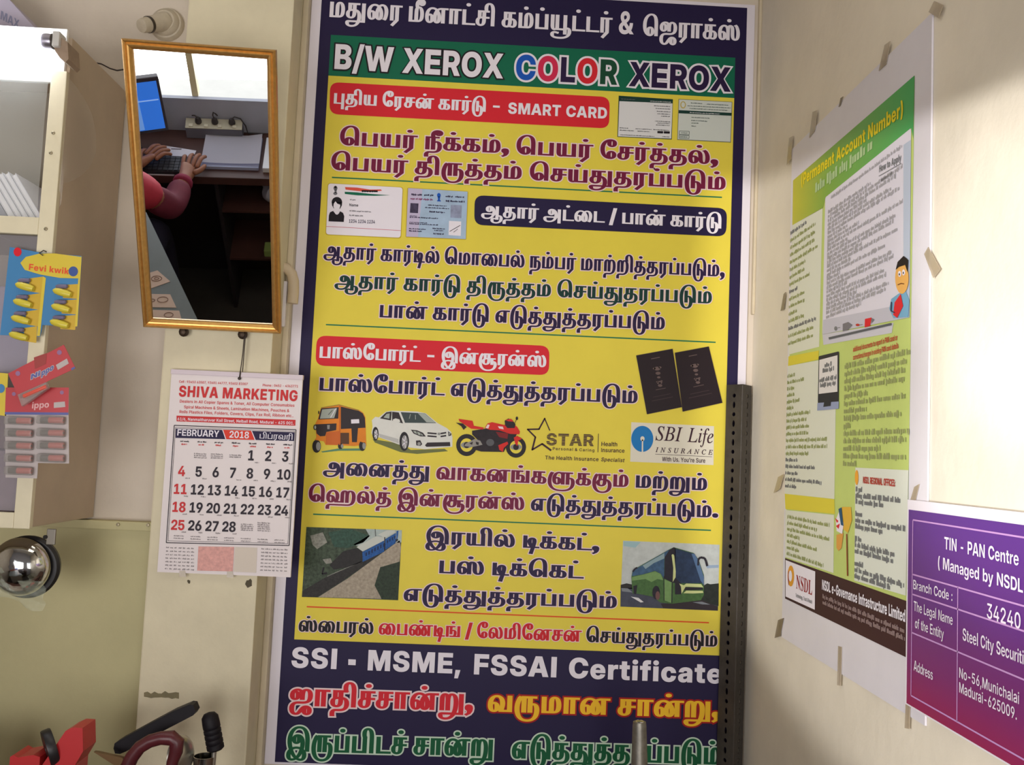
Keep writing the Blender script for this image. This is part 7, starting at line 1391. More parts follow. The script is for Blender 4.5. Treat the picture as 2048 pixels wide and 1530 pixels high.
for tx, fnt, p0, p1, h, bd in (
    ('TIN - PAN Centre', BOLD, (1890.7, 1098.4), (2039.7, 1132), 26.5, (-8, -6)),
    ('( Managed by NSDL )', BOLD, (1878, 1136), (2062, 1190.5), 25.5, (-8, -6)),
    ('Branch Code :', BOLD, (1828.4, 1178.4), (1906.7, 1202.6), 19.5, (-14, -10)),
    ('34240', REGULAR, (1976, 1235.5), (2043.5, 1258.5), 31, (4, 3)),
    ('The Legal Name', BOLD, (1829.4, 1221.7), (1907.4, 1251), 20.5, (-14, -10)),
    ('of the Entity', BOLD, (1831.9, 1256), (1889.4, 1279), 20.5, (-14, -10)),
    ('Steel City Securities', BOLD, (1927.5, 1280.6), (2068, 1337), 26, (-10, -8)),
    ('Address', BOLD, (1829.4, 1341), (1867.5, 1361), 21, (-14, -10)),
    ('No-56,Munichalai', REGULAR, (1920.5, 1355), (2040.7, 1408.5), 22, (4, 3)),
    ('Madurai-625009.', REGULAR, (1920.5, 1384.5), (2036, 1440), 22, (4, 3))):
    Art(PS).text((tx, C_SW), fnt, p0, p1, h, k=3, bold=bd).build('lettering', sign)

# ------------------------------------------------------------------ wall calendar
PC = Plane(1, -0.110)
cal = thing('wall_calendar', 'paper wall calendar for February hanging on a string below the mirror', 'calendar', (-0.46, -0.11, 1.34))
M_CAL = mat('calendar_paper', (232, 222, 222), 0.55)
ca0, ca1 = -0.584, -0.3415
cb1 = (PC.px(343, 745)[1] + PC.px(609, 750)[1]) / 2
cb0 = (PC.px(320, 1147)[1] + PC.px(585, 1152)[1]) / 2
sheet(PC, ca0, cb0, ca1, cb1, 0.006, M_CAL, 'page_block', cal)
mb = MB(); mb.box((ca0 - 0.001, -0.1125, cb1 - 0.006), (ca1 + 0.001, -0.1025, cb1 + 0.003), 0.001)
mb.build('top_binding', mat('calendar_binding', (214, 200, 208), 0.4), cal)
C_CR = mat('print_calendar_red', (206, 52, 54), 0.5)
C_CK = mat('print_calendar_black', (42, 34, 44), 0.5)
C_CG = mat('print_calendar_grey', (150, 142, 144), 0.5)
q = crop(330, 735, 7.062)
a = Art(PC)
a.text(('SHIVA MARKETING', C_CR), BOLD, (357.6, 793), (594.6, 802.6), 22, k=2, bold=(5, 3), track=16)
for tx, p0, p1, h in (('Cell : 93453 63507, 93601 44777, 93602 81007', (200, 215), (1168, 250), 4.8), ('Phone : 0452 - 4363771', (1380, 265), (1880, 283), 4.8),
                      ('Dealers in All Copier Spares & Toner, All Computer Consumables', (210, 495), (1828, 556), 5.8),
                      ('Spiral Machines & Sheets, Lamination Machines, Pouches &', (268, 576), (1755, 630), 5.8),
                      ('Rolls Plastics Files, Folders, Covers, Clips, Fax Roll, Ribbon etc..', (205, 643), (1815, 702), 5.8)):
    a.text((tx, C_CR), REGULAR, q(p0)[0], q(p1)[0], h, k=2, bold=(7, 4), steps=2)
a.ppoly([(353.4, 831.3), (591.3, 839.8), (590.8, 851.4), (353.4, 842.6)], C_CR, 2)
a.text(('61/6, Nanmaitharuvar Koil Street, Nelbali Road, Madurai - 625 001.', C_WHITE), REGULAR, q((180, 745))[0], q((1820, 806))[0], 5.8, k=3, bold=(8, 5), steps=2)
a.build('heading_lettering', cal)
a = Art(PC)
a.line([(348.7, 850.7), (592.2, 859.5), (578.5, 1091), (332.8, 1085.3), (348.7, 850.7)], 1.6, C_CK, 2)
a.line([(351.4, 854.7), (589.5, 862.6), (575.8, 1087.4), (336.2, 1081.6), (351.4, 854.7)], 0.7, C_CK, 2)
a.ppoly([(352.2, 857), (589.3, 864.5), (588.4, 882), (351.2, 875.7)], C_NAVY, 2)
a.ppoly([(444.6, 859.5), (504, 861.4), (511.7, 880), (451, 878.4)], C_WHITE, 2.5)
a.ppoly([(446.4, 859.5), (502.5, 861.4), (509.7, 880), (453, 878.4)], mat('print_calendar_orange', (222, 62, 42), 0.5), 3)
a.text(('FEBRUARY', C_WHITE), BOLD, (354.9, 871.2), (438.5, 874.4), 13, k=4, bold=(-6, -4))
a.text(('2018', C_WHITE), BOLD, (459, 875.4), (498, 877.2), 13.5, k=4, bold=(-4, -4))
a.text(('பிப்ரவரி', C_WHITE), TAMIL, (519.5, 876.6), (585, 879.6), 8.6, k=4, bold=(14, 3))
a.build('month_band', cal)
a = Art(PC)
c4 = lambda x, y: (300 + x / 2.834, 640 + y / 2.834)
day = 1
for r in range(5):
    for c in range(7):
        if r == 0 and c < 4: continue
        if day > 28: break
        x = 178 + 96.7 * c - (r - 1) * 7.2
        y = 885 + (r - 1) * 101.8 + c * 3.3
        a.text((str(day), C_CR if c == 0 else C_CK), BOLD, c4(x, y), c4(x + 10, y + 0.33), 20.5, k=2, centre=True, aspect=0.80, bold=(1, 0), track=-8)
        if rng.random() < 0.75:
            u, v = c4(x + 22, y + 14)
            A = PC.px(u, v)
            a.scribble(A[0], A[0] + 0.008, A[1], 0.0022, C_CG, rng, 2)
        day += 1
a.build('dates', cal)
a = Art(PC)
for c in range(7):
    u, v = c4(172 + 97.3 * c, 690 + 3.3 * c)
    A = PC.px(u, v)
    a.scribble(A[0], A[0] + 0.015, A[1], 0.0026, C_CK, rng, 2)
    A = PC.px(u + 2, v + 6)
    a.scribble(A[0], A[0] + 0.010, A[1], 0.0026, C_CR, rng, 2)
for x, y, n in ((250, 760, 3), (345, 762, 3), (450, 768, 2), (515, 1160, 4), (610, 1152, 5)):
    for i in range(n):
        A = PC.px(*c4(x, y + i * 11)); a.scribble(A[0], A[0] + 0.022, A[1], 0.0024, C_CG, rng, 2)
for c in range(7):
    for i in range(2):
        A = PC.px(*c4(135 + 95 * c, 1225 + 4 * c + i * 14)); a.scribble(A[0], A[0] + 0.018, A[1], 0.002, C_CG, rng, 2)
a.ppoly([c4(275, 1283), c4(478, 1286), c4(470, 1425), c4(268, 1420)], mat('print_calendar_salmon', (226, 168, 160), 0.5, noise=0.2, nscale=160), 2)
a.ppoly([c4(482, 1286), c4(608, 1290), c4(602, 1432), c4(474, 1426)], mat('print_calendar_beige', (216, 204, 190), 0.5), 2)
for x0, y0, w in ((92, 1282, 165), (632, 1290, 152)):
    for i in range(7):
        A = PC.px(*c4(x0 - i * 1.2, y0 + 10 + i * 20)); B = PC.px(*c4(x0 + w, y0 + 12 + i * 20))
        for k in range(7):
            aa = A[0] + (B[0] - A[0]) * k / 7
            a.scribble(aa, aa + 0.005, A[1], 0.0024, C_CG, rng, 2)
a.build('small_print', cal)
mb = MB()
n_ = at(489, 668, 1, -0.1165)
for du, v1 in ((0, 748), (5, 744)):
    e_ = at(480 + du, v1, 1, -0.1145)
    mb.tube([n_ + Vector((du * 0.0004, 0, 0)), (n_ + e_) / 2 + Vector((0.001, 0, 0)), e_], 0.0009, 6)
e_ = at(479, 757, 1, -0.1140)
mb.tube([at(481, 742, 1, -0.1145), e_], 0.0013, 6)
mb.lathe([(0.003, 0), (0.003, 0.002), (0.001, 0.003)], e_, (0, -1, 0), 10)
mb.build('hanging_string', mat('twine_dark', (64, 54, 50), 0.8), cal)
for i, (x, y, lb) in enumerate(((186, 1432, 'left'), (455, 1436, 'right'))):
    u, v = c4(x, y)
    pts = [PC.to3(*PC.px(u - 6, v - 4), 1.5), PC.to3(*PC.px(u + 5, v - 4.5), 1.5), PC.to3(*PC.px(u + 7, v + 9), 1.5), PC.to3(*PC.px(u - 7, v + 8), 1.5)]
    mb = MB().prism(pts, (0, -0.0005, 0))
    tag(mb.build('tape_strip', M_TAPE), 'clear tape scrap holding the %s of the calendar foot to the pillar' % lb, 'tape', 'tape at the calendar foot')

# two bolts on the pillar that hold up the mirror
M_BOLT = mat('bolt_rusty', (74, 60, 48), 0.5, 0.7, noise=0.3, nscale=80)
for u, v, lb in ((372, 664, 'rusty bolt under the mirror, left of the calendar string'), (489, 669, 'rusty bolt under the mirror with the calendar string tied to it')):
    p_ = at(u, v, 1, -0.1)
    mb = MB().lathe([(0.0040, 0), (0.0040, 0.012), (0.0085, 0.0125), (0.009, 0.018), (0.0055, 0.0205), (0.0055, 0.025), (0.003, 0.026)], p_ + Vector((0, 0.004, 0)), (0.0, -1, -0.1), 12)
    tag(mb.build('bolt', M_BOLT, smooth=True), lb, 'bolt', 'bolts under the mirror')
# black smudges of old glue below the calendar
for u, v, w in ((497, 1166, 0.006), (378, 1163, 0.003)):
    p_ = at(u, v, 1, -0.1002)
    mb = MB()
    pts = []
    for k in range(11):
        t_ = 2 * math.pi * k / 11
        r_ = w * rng.uniform(0.6, 1.3)
        pts.append(p_ + Vector((r_ * math.cos(t_), 0, r_ * 1.2 * math.sin(t_))))
    mb.prism(pts, (0, -0.0006, 0))
    tag(mb.build('glue_smudge', mat('glue_smudge_dark', (86, 78, 60), 0.8)), 'dark glue smudge on the pillar below the calendar, %s' % ('larger one at the right' if w > 0.004 else 'small one at the left'), 'smudge')

# ------------------------------------------------------------------ mirror, leaning forward on its bolts
MP = [Vector((-0.616, -0.369, 0.642 + EYE)), Vector((-0.371, -0.353, 0.644 + EYE)), Vector((-0.383, -0.132, 0.200 + EYE)), Vector((-0.629, -0.148, 0.199 + EYE))]
MN = Vector((0.06228403, -0.89262581, -0.44647494)).normalized()
mc = sum(MP, Vector()) / 4
mrt = ((MP[1] - MP[0]) + (MP[2] - MP[3])).normalized()
mup = MN.cross(mrt).normalized()
if mup.z < 0: mup = -mup
mw = ((MP[1] - MP[0]).length + (MP[2] - MP[3]).length) / 2
mh_ = ((MP[0] - MP[3]).length + (MP[1] - MP[2]).length) / 2
mirror = thing('wall_mirror', 'gilt framed wall mirror leaning forward above the calendar', 'mirror', tuple(mc - mup * mh_ / 2))
def ml(x, y, n):
    return mc + mrt * x + mup * y + MN * n
prof = [(0.0, -0.016), (0.0, -0.001), (0.0022, 0.002), (0.0045, 0.0005), (0.006, -0.0012), (0.0085, 0.0012), (0.011, 0.0005), (0.0128, -0.0018), (0.0148, -0.0042), (0.0156, -0.008), (0.0156, -0.016)]
bm = bmesh.new()
loops = []
for ins, nn in prof:
    w_, h_ = mw / 2 - ins, mh_ / 2 - ins
    loops.append([bm.verts.new(ml(x, y, nn)) for x, y in ((-w_, -h_), (w_, -h_), (w_, h_), (-w_, h_))])
for A, B in zip(loops, loops[1:]):
    for k in range(4):
        bm.faces.new((A[k], A[(k + 1) % 4], B[(k + 1) % 4], B[k]))
bmesh.ops.recalc_face_normals(bm, faces=bm.faces)
me = bpy.data.meshes.new('frame'); bm.to_mesh(me); bm.free()
finish('frame', me, mat('frame_gilt', (196, 150, 84), 0.34, 0.7, noise=0.15, nscale=130), mirror)
M_MIR = mat('mirror_silver', (236, 238, 240), 0.0, 1.0)
bm = bmesh.new()
w_, h_ = mw / 2 - 0.0152, mh_ / 2 - 0.0152
fr = [bm.verts.new(ml(x, y, -0.0095)) for x, y in ((-w_, -h_), (w_, -h_), (w_, h_), (-w_, h_))]
bk = [bm.verts.new(ml(x, y, -0.0125)) for x, y in ((-w_, -h_), (w_, -h_), (w_, h_), (-w_, h_))]
bm.faces.new(fr); bm.faces.new(list(reversed(bk)))
for k in range(4):
    bm.faces.new((fr[k], bk[k], bk[(k + 1) % 4], fr[(k + 1) % 4]))
bmesh.ops.recalc_face_normals(bm, faces=bm.faces)
me = bpy.data.meshes.new('mirror_glass'); bm.to_mesh(me); bm.free()
finish('mirror_glass', me, M_MIR, mirror)
bm = bmesh.new()
w_, h_ = mw / 2 - 0.003, mh_ / 2 - 0.003
fr = [bm.verts.new(ml(x, y, -0.0132)) for x, y in ((-w_, -h_), (w_, -h_), (w_, h_), (-w_, h_))]
bk = [bm.verts.new(ml(x, y, -0.0160)) for x, y in ((-w_, -h_), (w_, -h_), (w_, h_), (-w_, h_))]
bm.faces.new(fr); bm.faces.new(list(reversed(bk)))
for k in range(4):
    bm.faces.new((fr[k], bk[k], bk[(k + 1) % 4], fr[(k + 1) % 4]))
me = bpy.data.meshes.new('back_board'); bm.to_mesh(me); bm.free()
finish('back_board', me, mat('hardboard', (120, 90, 62), 0.8), mirror)
mb = MB()
hk = ml(0, mh_ / 2 - 0.03, -0.016)
mb.tube([hk, (hk.x, -0.2, hk.z - 0.05), (hk.x, -0.101, hk.z - 0.06)], 0.0014, 6)
mb.build('hanging_wire', mat('wire_dark', (60, 54, 50), 0.6), mirror)

# ------------------------------------------------------------------ lamp holder, twine, pipe
M_BAKE = mat('holder_ivory', (206, 194, 172), 0.45, noise=0.12, nscale=50)
hc = at(335, 51, 1, 0.0)
hold = thing('lamp_holder', 'empty ivory bulb holder on the wall above the mirror', 'lamp holder', tuple(hc))
MB().lathe([(0.034, 0), (0.034, 0.006), (0.031, 0.012), (0.028, 0.013), (0.027, 0.018), (0.021, 0.024)], hc, (0, -1, 0), 32).build('base_plate', M_BAKE, hold, smooth=True)
ax = Vector((-0.42, -0.74, -0.5)).normalized()
MB().lathe([(0.020, 0), (0.0195, 0.012), (0.0165, 0.020), (0.0155, 0.040), (0.0145, 0.052)], hc + Vector((0, -0.016, 0)), ax, 28).build('socket', M_BAKE, hold, smooth=True)
MB().lathe([(0.0160, 0), (0.0164, 0.003), (0.0160, 0.006)], hc + Vector((0, -0.016, 0)) + ax * 0.041, ax, 28).build('ring', mat('bakelite_dark', (62, 54, 46), 0.4), hold, smooth=True)
MB().lathe([(0.0138, 0), (0.0142, 0.010), (0.0128, 0.016), (0.009, 0.017)], hc + Vector((0, -0.016, 0)) + ax * 0.0475, ax, 28).build('socket_cap', M_BAKE, hold, smooth=True)
for du, dv in ((18, -1), (-22, 2)):
    p_ = at(335 + du, 51 + dv, 1, -0.0115)
    MB().lathe([(0.0022, 0), (0.0022, 0.003), (0.0012, 0.0034)], p_, (0, -1, 0), 10).build('screw', mat('bakelite_dark', (62, 54, 46), 0.4), hold)
pts = [at(u, v, 1, y) for u, v, y in ((187, 125, -0.03), (203, 128, -0.03), (220, 137, -0.035), (234, 141, -0.05), (248, 139, -0.09))]
tag(MB().tube(pts, 0.0014, 6).build('twine', mat('twine_dark', (64, 54, 50), 0.8)), 'short dark twine running behind the mirror from the cabinet top', 'twine')
pts = [at(u, v, 1, -0.035) for u, v in ((548, 535), (562, 533), (574, 537), (583, 547), (587, 562), (587, 585), (585, 607))]
tag(MB().tube(pts, [0.0105] * 7, 14).build('pipe_bend', mat('pvc_cream', (214, 196, 168), 0.4), smooth=True), 'cream plastic pipe bend beside the lower right of the mirror', 'pipe')
p0_, p1_ = at(563, 562, 1, -0.03), at(571, 655, 1, -0.022)
tag(MB().box((p0_.x, -0.034, p1_.z), (p0_.x + 0.012, -0.024, p0_.z), 0.002).build('cable_cover', mat('pvc_white', (226, 220, 222), 0.4)), 'short white plastic cable cover under the cream pipe bend', 'cable cover')

# ------------------------------------------------------------------ slotted steel angle in the corner
M_STEEL = mat('angle_grey_paint', (74, 68, 62), 0.5, 0.2, noise=0.3, nscale=22, bump=0.15, bscale=90)
M_CLEAR = mat('old_plastic_strip', (170, 170, 160), 0.2, alpha=0.14)
post = thing('slotted_post', 'dark slotted steel angle standing in the room corner over the poster edge', 'post', (0.508, -0.05, 0))
apex = Vector((0.5045, -0.048, 0))
topz = 1.753
for nm, edge in (('left_flange', Vector((0.4815, -0.012, 0))), ('right_flange', Vector((0.5315, -0.014, 0)))):
    d = edge - apex
    W = d.length
    d.normalize()
    co = [Vector((0, 0)), Vector((W, 0)), Vector((W, topz)), Vector((0, topz))]
    ed = [(0, 1), (1, 2), (2, 3), (3, 0)]
    holes = []
    z = 0.9
    i = 0
    while z < topz - 0.012:
        hh, ww = (0.0042, 0.0044) if i % 2 else (0.0068, 0.0036)
        cx = W * (0.52 if nm == 'left_flange' else 0.56)
        h0 = len(co)
        for k in range(10):
            t_ = 2 * math.pi * k / 10
            co.append(Vector((cx + ww * math.cos(t_), z + hh * math.sin(t_))))
        ed += [(h0 + k, h0 + (k + 1) % 10) for k in range(10)]
        holes.append((cx, z, ww, hh))
        z += 0.0185
        i += 1
    r = delaunay_2d_cdt(co, ed, [], 0, 1e-5)
    bm = bmesh.new()
    vs = [bm.verts.new(apex + d * p_.x + Vector((0, 0, p_.y))) for p_ in r[0]]
    fs = []
    for f in r[2]:
        c_ = (r[0][f[0]] + r[0][f[1]] + r[0][f[2]]) / 3
        if any(abs(c_.y - h[1]) < h[3] and ((c_.x - h[0]) / h[2]) ** 2 + ((c_.y - h[1]) / h[3]) ** 2 < 0.9 for h in holes):
            continue
        fs.append(bm.faces.new([vs[k] for k in f]))
    bmesh.ops.recalc_face_normals(bm, faces=bm.faces)
    nrm = Vector((0, -1, 0))
    bm.normal_update()
    if fs[0].normal.dot(nrm) < 0:
        bmesh.ops.reverse_faces(bm, faces=bm.faces)
    bmesh.ops.solidify(bm, geom=bm.faces[:], thickness=0.002)
    me = bpy.data.meshes.new(nm); bm.to_mesh(me); bm.free()
    finish(nm, me, M_STEEL, post)
mb = MB()
mb.prism([(0.4815, -0.012, topz), (0.5045, -0.048, topz), (0.5315, -0.014, topz)], (0, 0, 0.0015))
mb.build('end_cap', M_STEEL, post)

# ------------------------------------------------------------------ cabinet on the left
CX1, CY, CZ0, CZ1 = -0.750, -0.250, 1.440, 2.290
CX0 = -1.42
M_LAM = mat('cabinet_laminate', (196, 176, 152), 0.5, noise=0.10, nscale=8)
M_CREAM = mat('cabinet_frame_cream', (226, 216, 186), 0.5, noise=0.08, nscale=14)
M_IN = mat('cabinet_inside', (176, 166, 150), 0.7)
cab = thing('wall_cabinet', 'beige wall cabinet with film covered shelves at the left edge', 'cabinet', ((CX0 + CX1) / 2, CY / 2, CZ0))
mb = MB(); mb.box((CX1 - 0.012, CY, CZ0), (CX1, -0.004, CZ1), 0.0015); mb.build('side_panel', M_LAM, cab)
mb = MB(); mb.box((CX0, CY, CZ0), (CX0 + 0.012, -0.001, CZ1), 0.0015); mb.build('side_panel', M_LAM, cab)
mb = MB(); mb.box((CX0 + 0.012, CY + 0.002, CZ1 - 0.015), (CX1 - 0.012, -0.001, CZ1 - 0.001)); mb.build('top_panel', M_LAM, cab)
mb = MB(); mb.box((CX0 + 0.012, CY + 0.002, CZ0), (CX1 - 0.012, -0.001, CZ0 + 0.012)); mb.build('bottom_panel', M_LAM, cab)
mb = MB(); mb.box((CX0 + 0.012, -0.014, CZ0 + 0.012), (CX1 - 0.012, -0.013 + 0.008, CZ1 - 0.015)); mb.build('back_panel', M_IN, cab)
SH = 1.944
mb = MB(); mb.box((CX0 + 0.012, CY + 0.012, SH), (CX1 - 0.012, -0.014, SH + 0.012)); mb.build('shelf', M_IN, cab)
fy0, fy1 = CY - 0.012, CY
mb = MB(); mb.box((CX1 - 0.026, fy0, CZ0 - 0.002), (CX1 + 0.001, fy1, 2.225), 0.0015); mb.build('stile', M_CREAM, cab)
mb = MB(); mb.box((CX0, fy0, SH - 0.008), (CX1 - 0.026, fy1, SH + 0.022), 0.0015); mb.build('rail', M_CREAM, cab)
mb = MB(); mb.box((CX0, fy0, CZ0 - 0.002), (CX1 - 0.026, fy1, CZ0 + 0.024), 0.0015); mb.build('rail', M_CREAM, cab)
mb = MB(); mb.box((CX0, fy0 + 0.004, 2.205), (CX1 - 0.006, fy1, CZ1 + 0.012), 0.0015); mb.build('fascia', mat('fascia_white', (246, 246, 244), 0.4), cab)
M_FILM = mat('clear_film', (206, 208, 202), 0.16, alpha=0.30, bump=0.25, bscale=7, spec=0.8)
M_FILM2 = mat('clear_film_lower', (196, 192, 200), 0.22, alpha=0.34, bump=0.2, bscale=9, spec=0.6)
mb = MB()
mb.grid(lambda u, v: (CX0 + 0.005 + (CX1 - 0.028 - CX0 - 0.005) * u, fy0 - 0.003 - 0.010 * math.sin(v * 3.1) * (0.4 + 0.6 * math.sin(u * 11 + v * 4) ** 2) * (1 if u < 0.98 else 0.2), 1.966 + (2.206 - 1.966) * v), 40, 16)
mb.build('clear_film', M_FILM, cab, smooth=True)
mb = MB()
mb.grid(lambda u, v: (CX0 + 0.005 + (CX1 - 0.028 - CX0 - 0.005) * u, fy0 + 0.009 - 0.004 * math.sin(v * 9 + u * 5), CZ0 + 0.026 + (SH - 0.010 - CZ0 - 0.026) * v), 30, 20)
mb.build('clear_film', M_FILM2, cab, smooth=True)
# the loose end of the film curling round the cabinet side
mb = MB()
def curl(u, v):
    y = CY - 0.012 + (0.125 * math.sin(min(1.0, 0.25 + v * 0.95) * math.pi) ** 0.8) * u
    return (CX1 + 0.004 + 0.006 * math.sin(u * 2.6), y, 2.215 - 0.20 * v - 0.03 * u)
mb.grid(curl, 14, 18)
mb.build('clear_film', mat('clear_film_loose', (214, 206, 196), 0.18, alpha=0.22, spec=0.8), cab, smooth=True)
for (u, v) in ((107, 266), (102, 306), (92, 458)):
    p_ = at(u, v, 1, fy0)
    MB().lathe([(0.003, 0), (0.003, 0.002), (0.001, 0.003)], p_, (0, -1, 0), 10).build('pin', mat('screw_steel', (150, 140, 115), 0.45, 0.8), cab)

# notebooks leaning on the upper shelf
M_NB = mat('notebook_white', (228, 228, 236), 0.6)
M_NBE = mat('notebook_grey', (150, 152, 166), 0.6)
ang = math.radians(-34)
names = ('first white notebook from the right, leaning on the upper cabinet shelf', 'second white notebook from the right, leaning on the upper cabinet shelf', 'third white notebook from the right, leaning on the upper cabinet shelf',
         'fourth white notebook from the right, leaning on the upper cabinet shelf', 'fifth white notebook from the right, leaning on the upper cabinet shelf', 'sixth notebook from the right, grey, leaning on the upper cabinet shelf',
         'seventh white notebook from the right, leaning on the upper cabinet shelf', 'eighth notebook from the right, grey, leaning on the upper cabinet shelf')
x = -0.780
for i, lb in enumerate(names):
    th = (0.0085, 0.0085, 0.0085, 0.0085, 0.010, 0.012, 0.022, 0.012)[i]
    L = (0.118, 0.120, 0.118, 0.121, 0.117, 0.118, 0.122, 0.112)[i]
    mx = Matrix.Translation((x, 0, SH + 0.0122)) @ Matrix.Rotation(ang, 4, 'Y')
    grey = i in (5, 7)
    if grey:
        mb = MB()
        mb.box((-th, -0.215, 0.0), (0, -0.055, L), 0.001, mx)
        tag(mb.build('notebook', M_NBE), lb, 'notebook', 'notebooks on the upper cabinet shelf')
    else:
        r_ = thing('notebook', lb, 'notebook', (x, -0.14, SH + 0.0122), 'notebooks on the upper cabinet shelf')
        mb = MB(); mb.box((-th + 0.0012, -0.213, 0.001), (-0.0012, -0.057, L - 0.001), 0, mx); mb.build('pages', mat('notebook_pages', (244, 243, 246), 0.7), r_)
        mb = MB()
        mb.box((-0.0012, -0.215, 0), (0, -0.055, L), 0, mx)
        mb.box((-th, -0.215, 0), (-th + 0.0012, -0.055, L), 0, mx)
        mb.build('cover', M_NB, r_)
    x -= (th + 0.0012) / math.cos(ang)
# things on the lower shelf, behind the film
zb = CZ0 + 0.0125
tag(MB().box((-0.905, -0.215, zb + 0.0), (-0.79, -0.05, zb + 0.115), 0.012).build('parcel', mat('parcel_mauve', (142, 122, 128), 0.7, noise=0.2, nscale=30)), 'mauve wrapped parcel at the bottom of the cabinet', 'parcel')
tag(MB().box((-0.90, -0.20, zb + 0.1155), (-0.80, -0.05, zb + 0.245), 0.004).build('carton', mat('carton_brown', (116, 92, 88), 0.7)), 'brown carton standing on the mauve parcel behind the film', 'carton')
tag(MB().box((-0.915, -0.21, zb + 0.2455), (-0.785, -0.05, zb + 0.40), 0.004).build('carton', mat('carton_lilac', (168, 158, 178), 0.7, noise=0.15, nscale=12)), 'pale lilac carton on top of the brown carton in the cabinet', 'carton')
tag(MB().box((-1.10, -0.20, zb), (-0.93, -0.04, zb + 0.36), 0.004).build('carton', mat('carton_grey', (128, 124, 130), 0.7)), 'tall grey carton at the left inside the cabinet', 'carton')

# tube light along the top front of the cabinet
lamp = thing('tube_light', 'lit white tube light along the top front of the cabinet', 'tube light', (-1.1, -0.29, 2.26))
ty, tz = CY - 0.045, 2.262
tx = at(84, 88, 1, ty).x
mb = MB().lathe([(0.0165, 0), (0.0165, 0.66)], (tx, ty, tz), (-1, 0, 0), 24)
mb.build('tube', mat('tube_glow', (244, 248, 255), 0.3, emit=16.0), lamp, smooth=True)
MB().lathe([(0.0125, 0), (0.0128, 0.003), (0.0128, 0.015), (0.0125, 0.018)], (tx + 0.0182, ty, tz), (-1, 0, 0), 24).build('end_cap', mat('cap_aluminium', (196, 192, 206), 0.3, 0.9), lamp, smooth=True)
mb = MB(); mb.lathe([(0.0132, 0), (0.0132, 0.003)], (tx + 0.0212, ty, tz), (-1, 0, 0), 24); mb.build('cap_ring', mat('bakelite_dark', (62, 54, 46), 0.4), lamp)
mb = MB()
ex = tx + 0.0215
mb.box((ex, ty - 0.012, tz - 0.012), (ex + 0.012, ty + 0.014, tz + 0.014), 0.002)
mb.build('pin_holder', mat('holder_white', (206, 204, 200), 0.4), lamp)
mb = MB()
pts = [at(u, v, 1, ty - 0.004) for u, v in ((108, 71), (124, 76), (135, 84), (137, 118), (131, 124), (120, 116), (110, 102), (106, 86))]
mb.prism(pts, (0, 0.045, 0))
mb.build('end_bracket', mat('bracket_dusty', (158, 136, 116), 0.6, noise=0.2, nscale=40), lamp)

# printed carton behind the tube
cart = thing('printed_carton', 'pale lilac printed carton leaning above the tube light at the top left corner', 'carton', (-0.9, -0.1, 2.292))
M_CART = mat('carton_pale_lilac', (190, 182, 202), 0.6, noise=0.08, nscale=10)
PB = Plane(1, -0.12)
pts = [at(u, v, 1, -0.12) for u, v in ((-120, -60), (12, -8), (88, 76), (20, 84), (-60, 80), (-130, 70))]
mb = MB(); mb.prism(pts, (0, 0.10, 0)); mb.build('box', M_CART, cart)
a = Art(PB)
for ch, u, v in (('M', 5.5, 36.5), ('A', 15.5, 44.5), ('X', 33, 55)):
    pass
def rot_text(a, s_, p0, p1, h, mt):
    """letters along a slanting base line"""
    a.text((s_, mt), BOLD, p0, p1, h, k=1)
rot_text(a, 'MAX', (1, 38), (38, 58), 17, mat('print_faint_slate', (140, 142, 170), 0.6))
a.build('lettering', cart)

# ------------------------------------------------------------------ hanging cards on the cabinet front
PG = Plane(1, fy0 - 0.012)
M_TUBEY = mat('glue_tube_yellow', (214, 198, 66), 0.35)
M_NOZ = mat('glue_nozzle_grey', (112, 104, 132), 0.4)
M_GBLUE = mat('card_blue', (64, 130, 182), 0.45)
M_GYEL = mat('card_yellow', (218, 194, 62), 0.45)
M_GOCH = mat('card_ochre', (206, 170, 50), 0.45)
def card_sheet(name, pts, mt, parent, k0=0.0):
    mb = MB(); mb.prism([PG.to3(*PG.px(*c), k0) for c in pts], (0, 0.0012, 0))
    return mb.build(name, mt, parent)
glue = thing('glue_card', 'blue and yellow card of small glue tubes hanging on the cabinet frame', 'glue card', tuple(at(90, 508, 1, fy0 - 0.012)))
card_sheet('backing_card', [(19.6, 494), (86, 506), (163.5, 512), (155, 653), (85, 650), (80, 673), (0, 670)], M_GBLUE, glue)
hd = Art(PG)
hd.ppoly([(41, 526), (52, 514), (80, 507), (110, 507), (140, 511), (163.5, 514), (161, 557), (120, 556), (80, 549), (50, 540)], M_GYEL, 1.5)
hd.disc(35.5, 504, 8, 9, C_RED, 1.5, 16)
hd.disc(147, 543, 9.5, 10, mat('card_indigo', (60, 84, 150), 0.45), 2.2, 18)
hd.text(('Fevi kwik', mat('card_vermilion', (226, 84, 44), 0.45)), BOLD, (58, 540), (138, 549), 12.5, k=2.5, track=14)
hd.build('header_print', glue)
a = Art(PG)
a.ppoly([(86, 553), (92, 556), (80, 672), (74, 672)], M_GYEL, 1.2)
a.ppoly([(163, 512), (163.5, 512), (155, 653), (150, 653), (157, 556)], M_GYEL, 1.2)
for i in range(4):
    y = 561 + i * 33
    x = 62 - i * 3.4
    a.ppoly([(x - 3, y - 4), (x + 26 - i, y - 8), (x + 24 - i, y + 26), (x - 4, y + 22)], M_GOCH, 1.1)
for i in range(3):
    y = 576 + i * 31
    x = 131 - i * 2.6
    a.ppoly([(x - 4, y - 6), (x + 26, y - 8), (x + 25, y + 22), (x - 5, y + 20)], M_GOCH, 1.1)
a.build('printed_columns', glue)
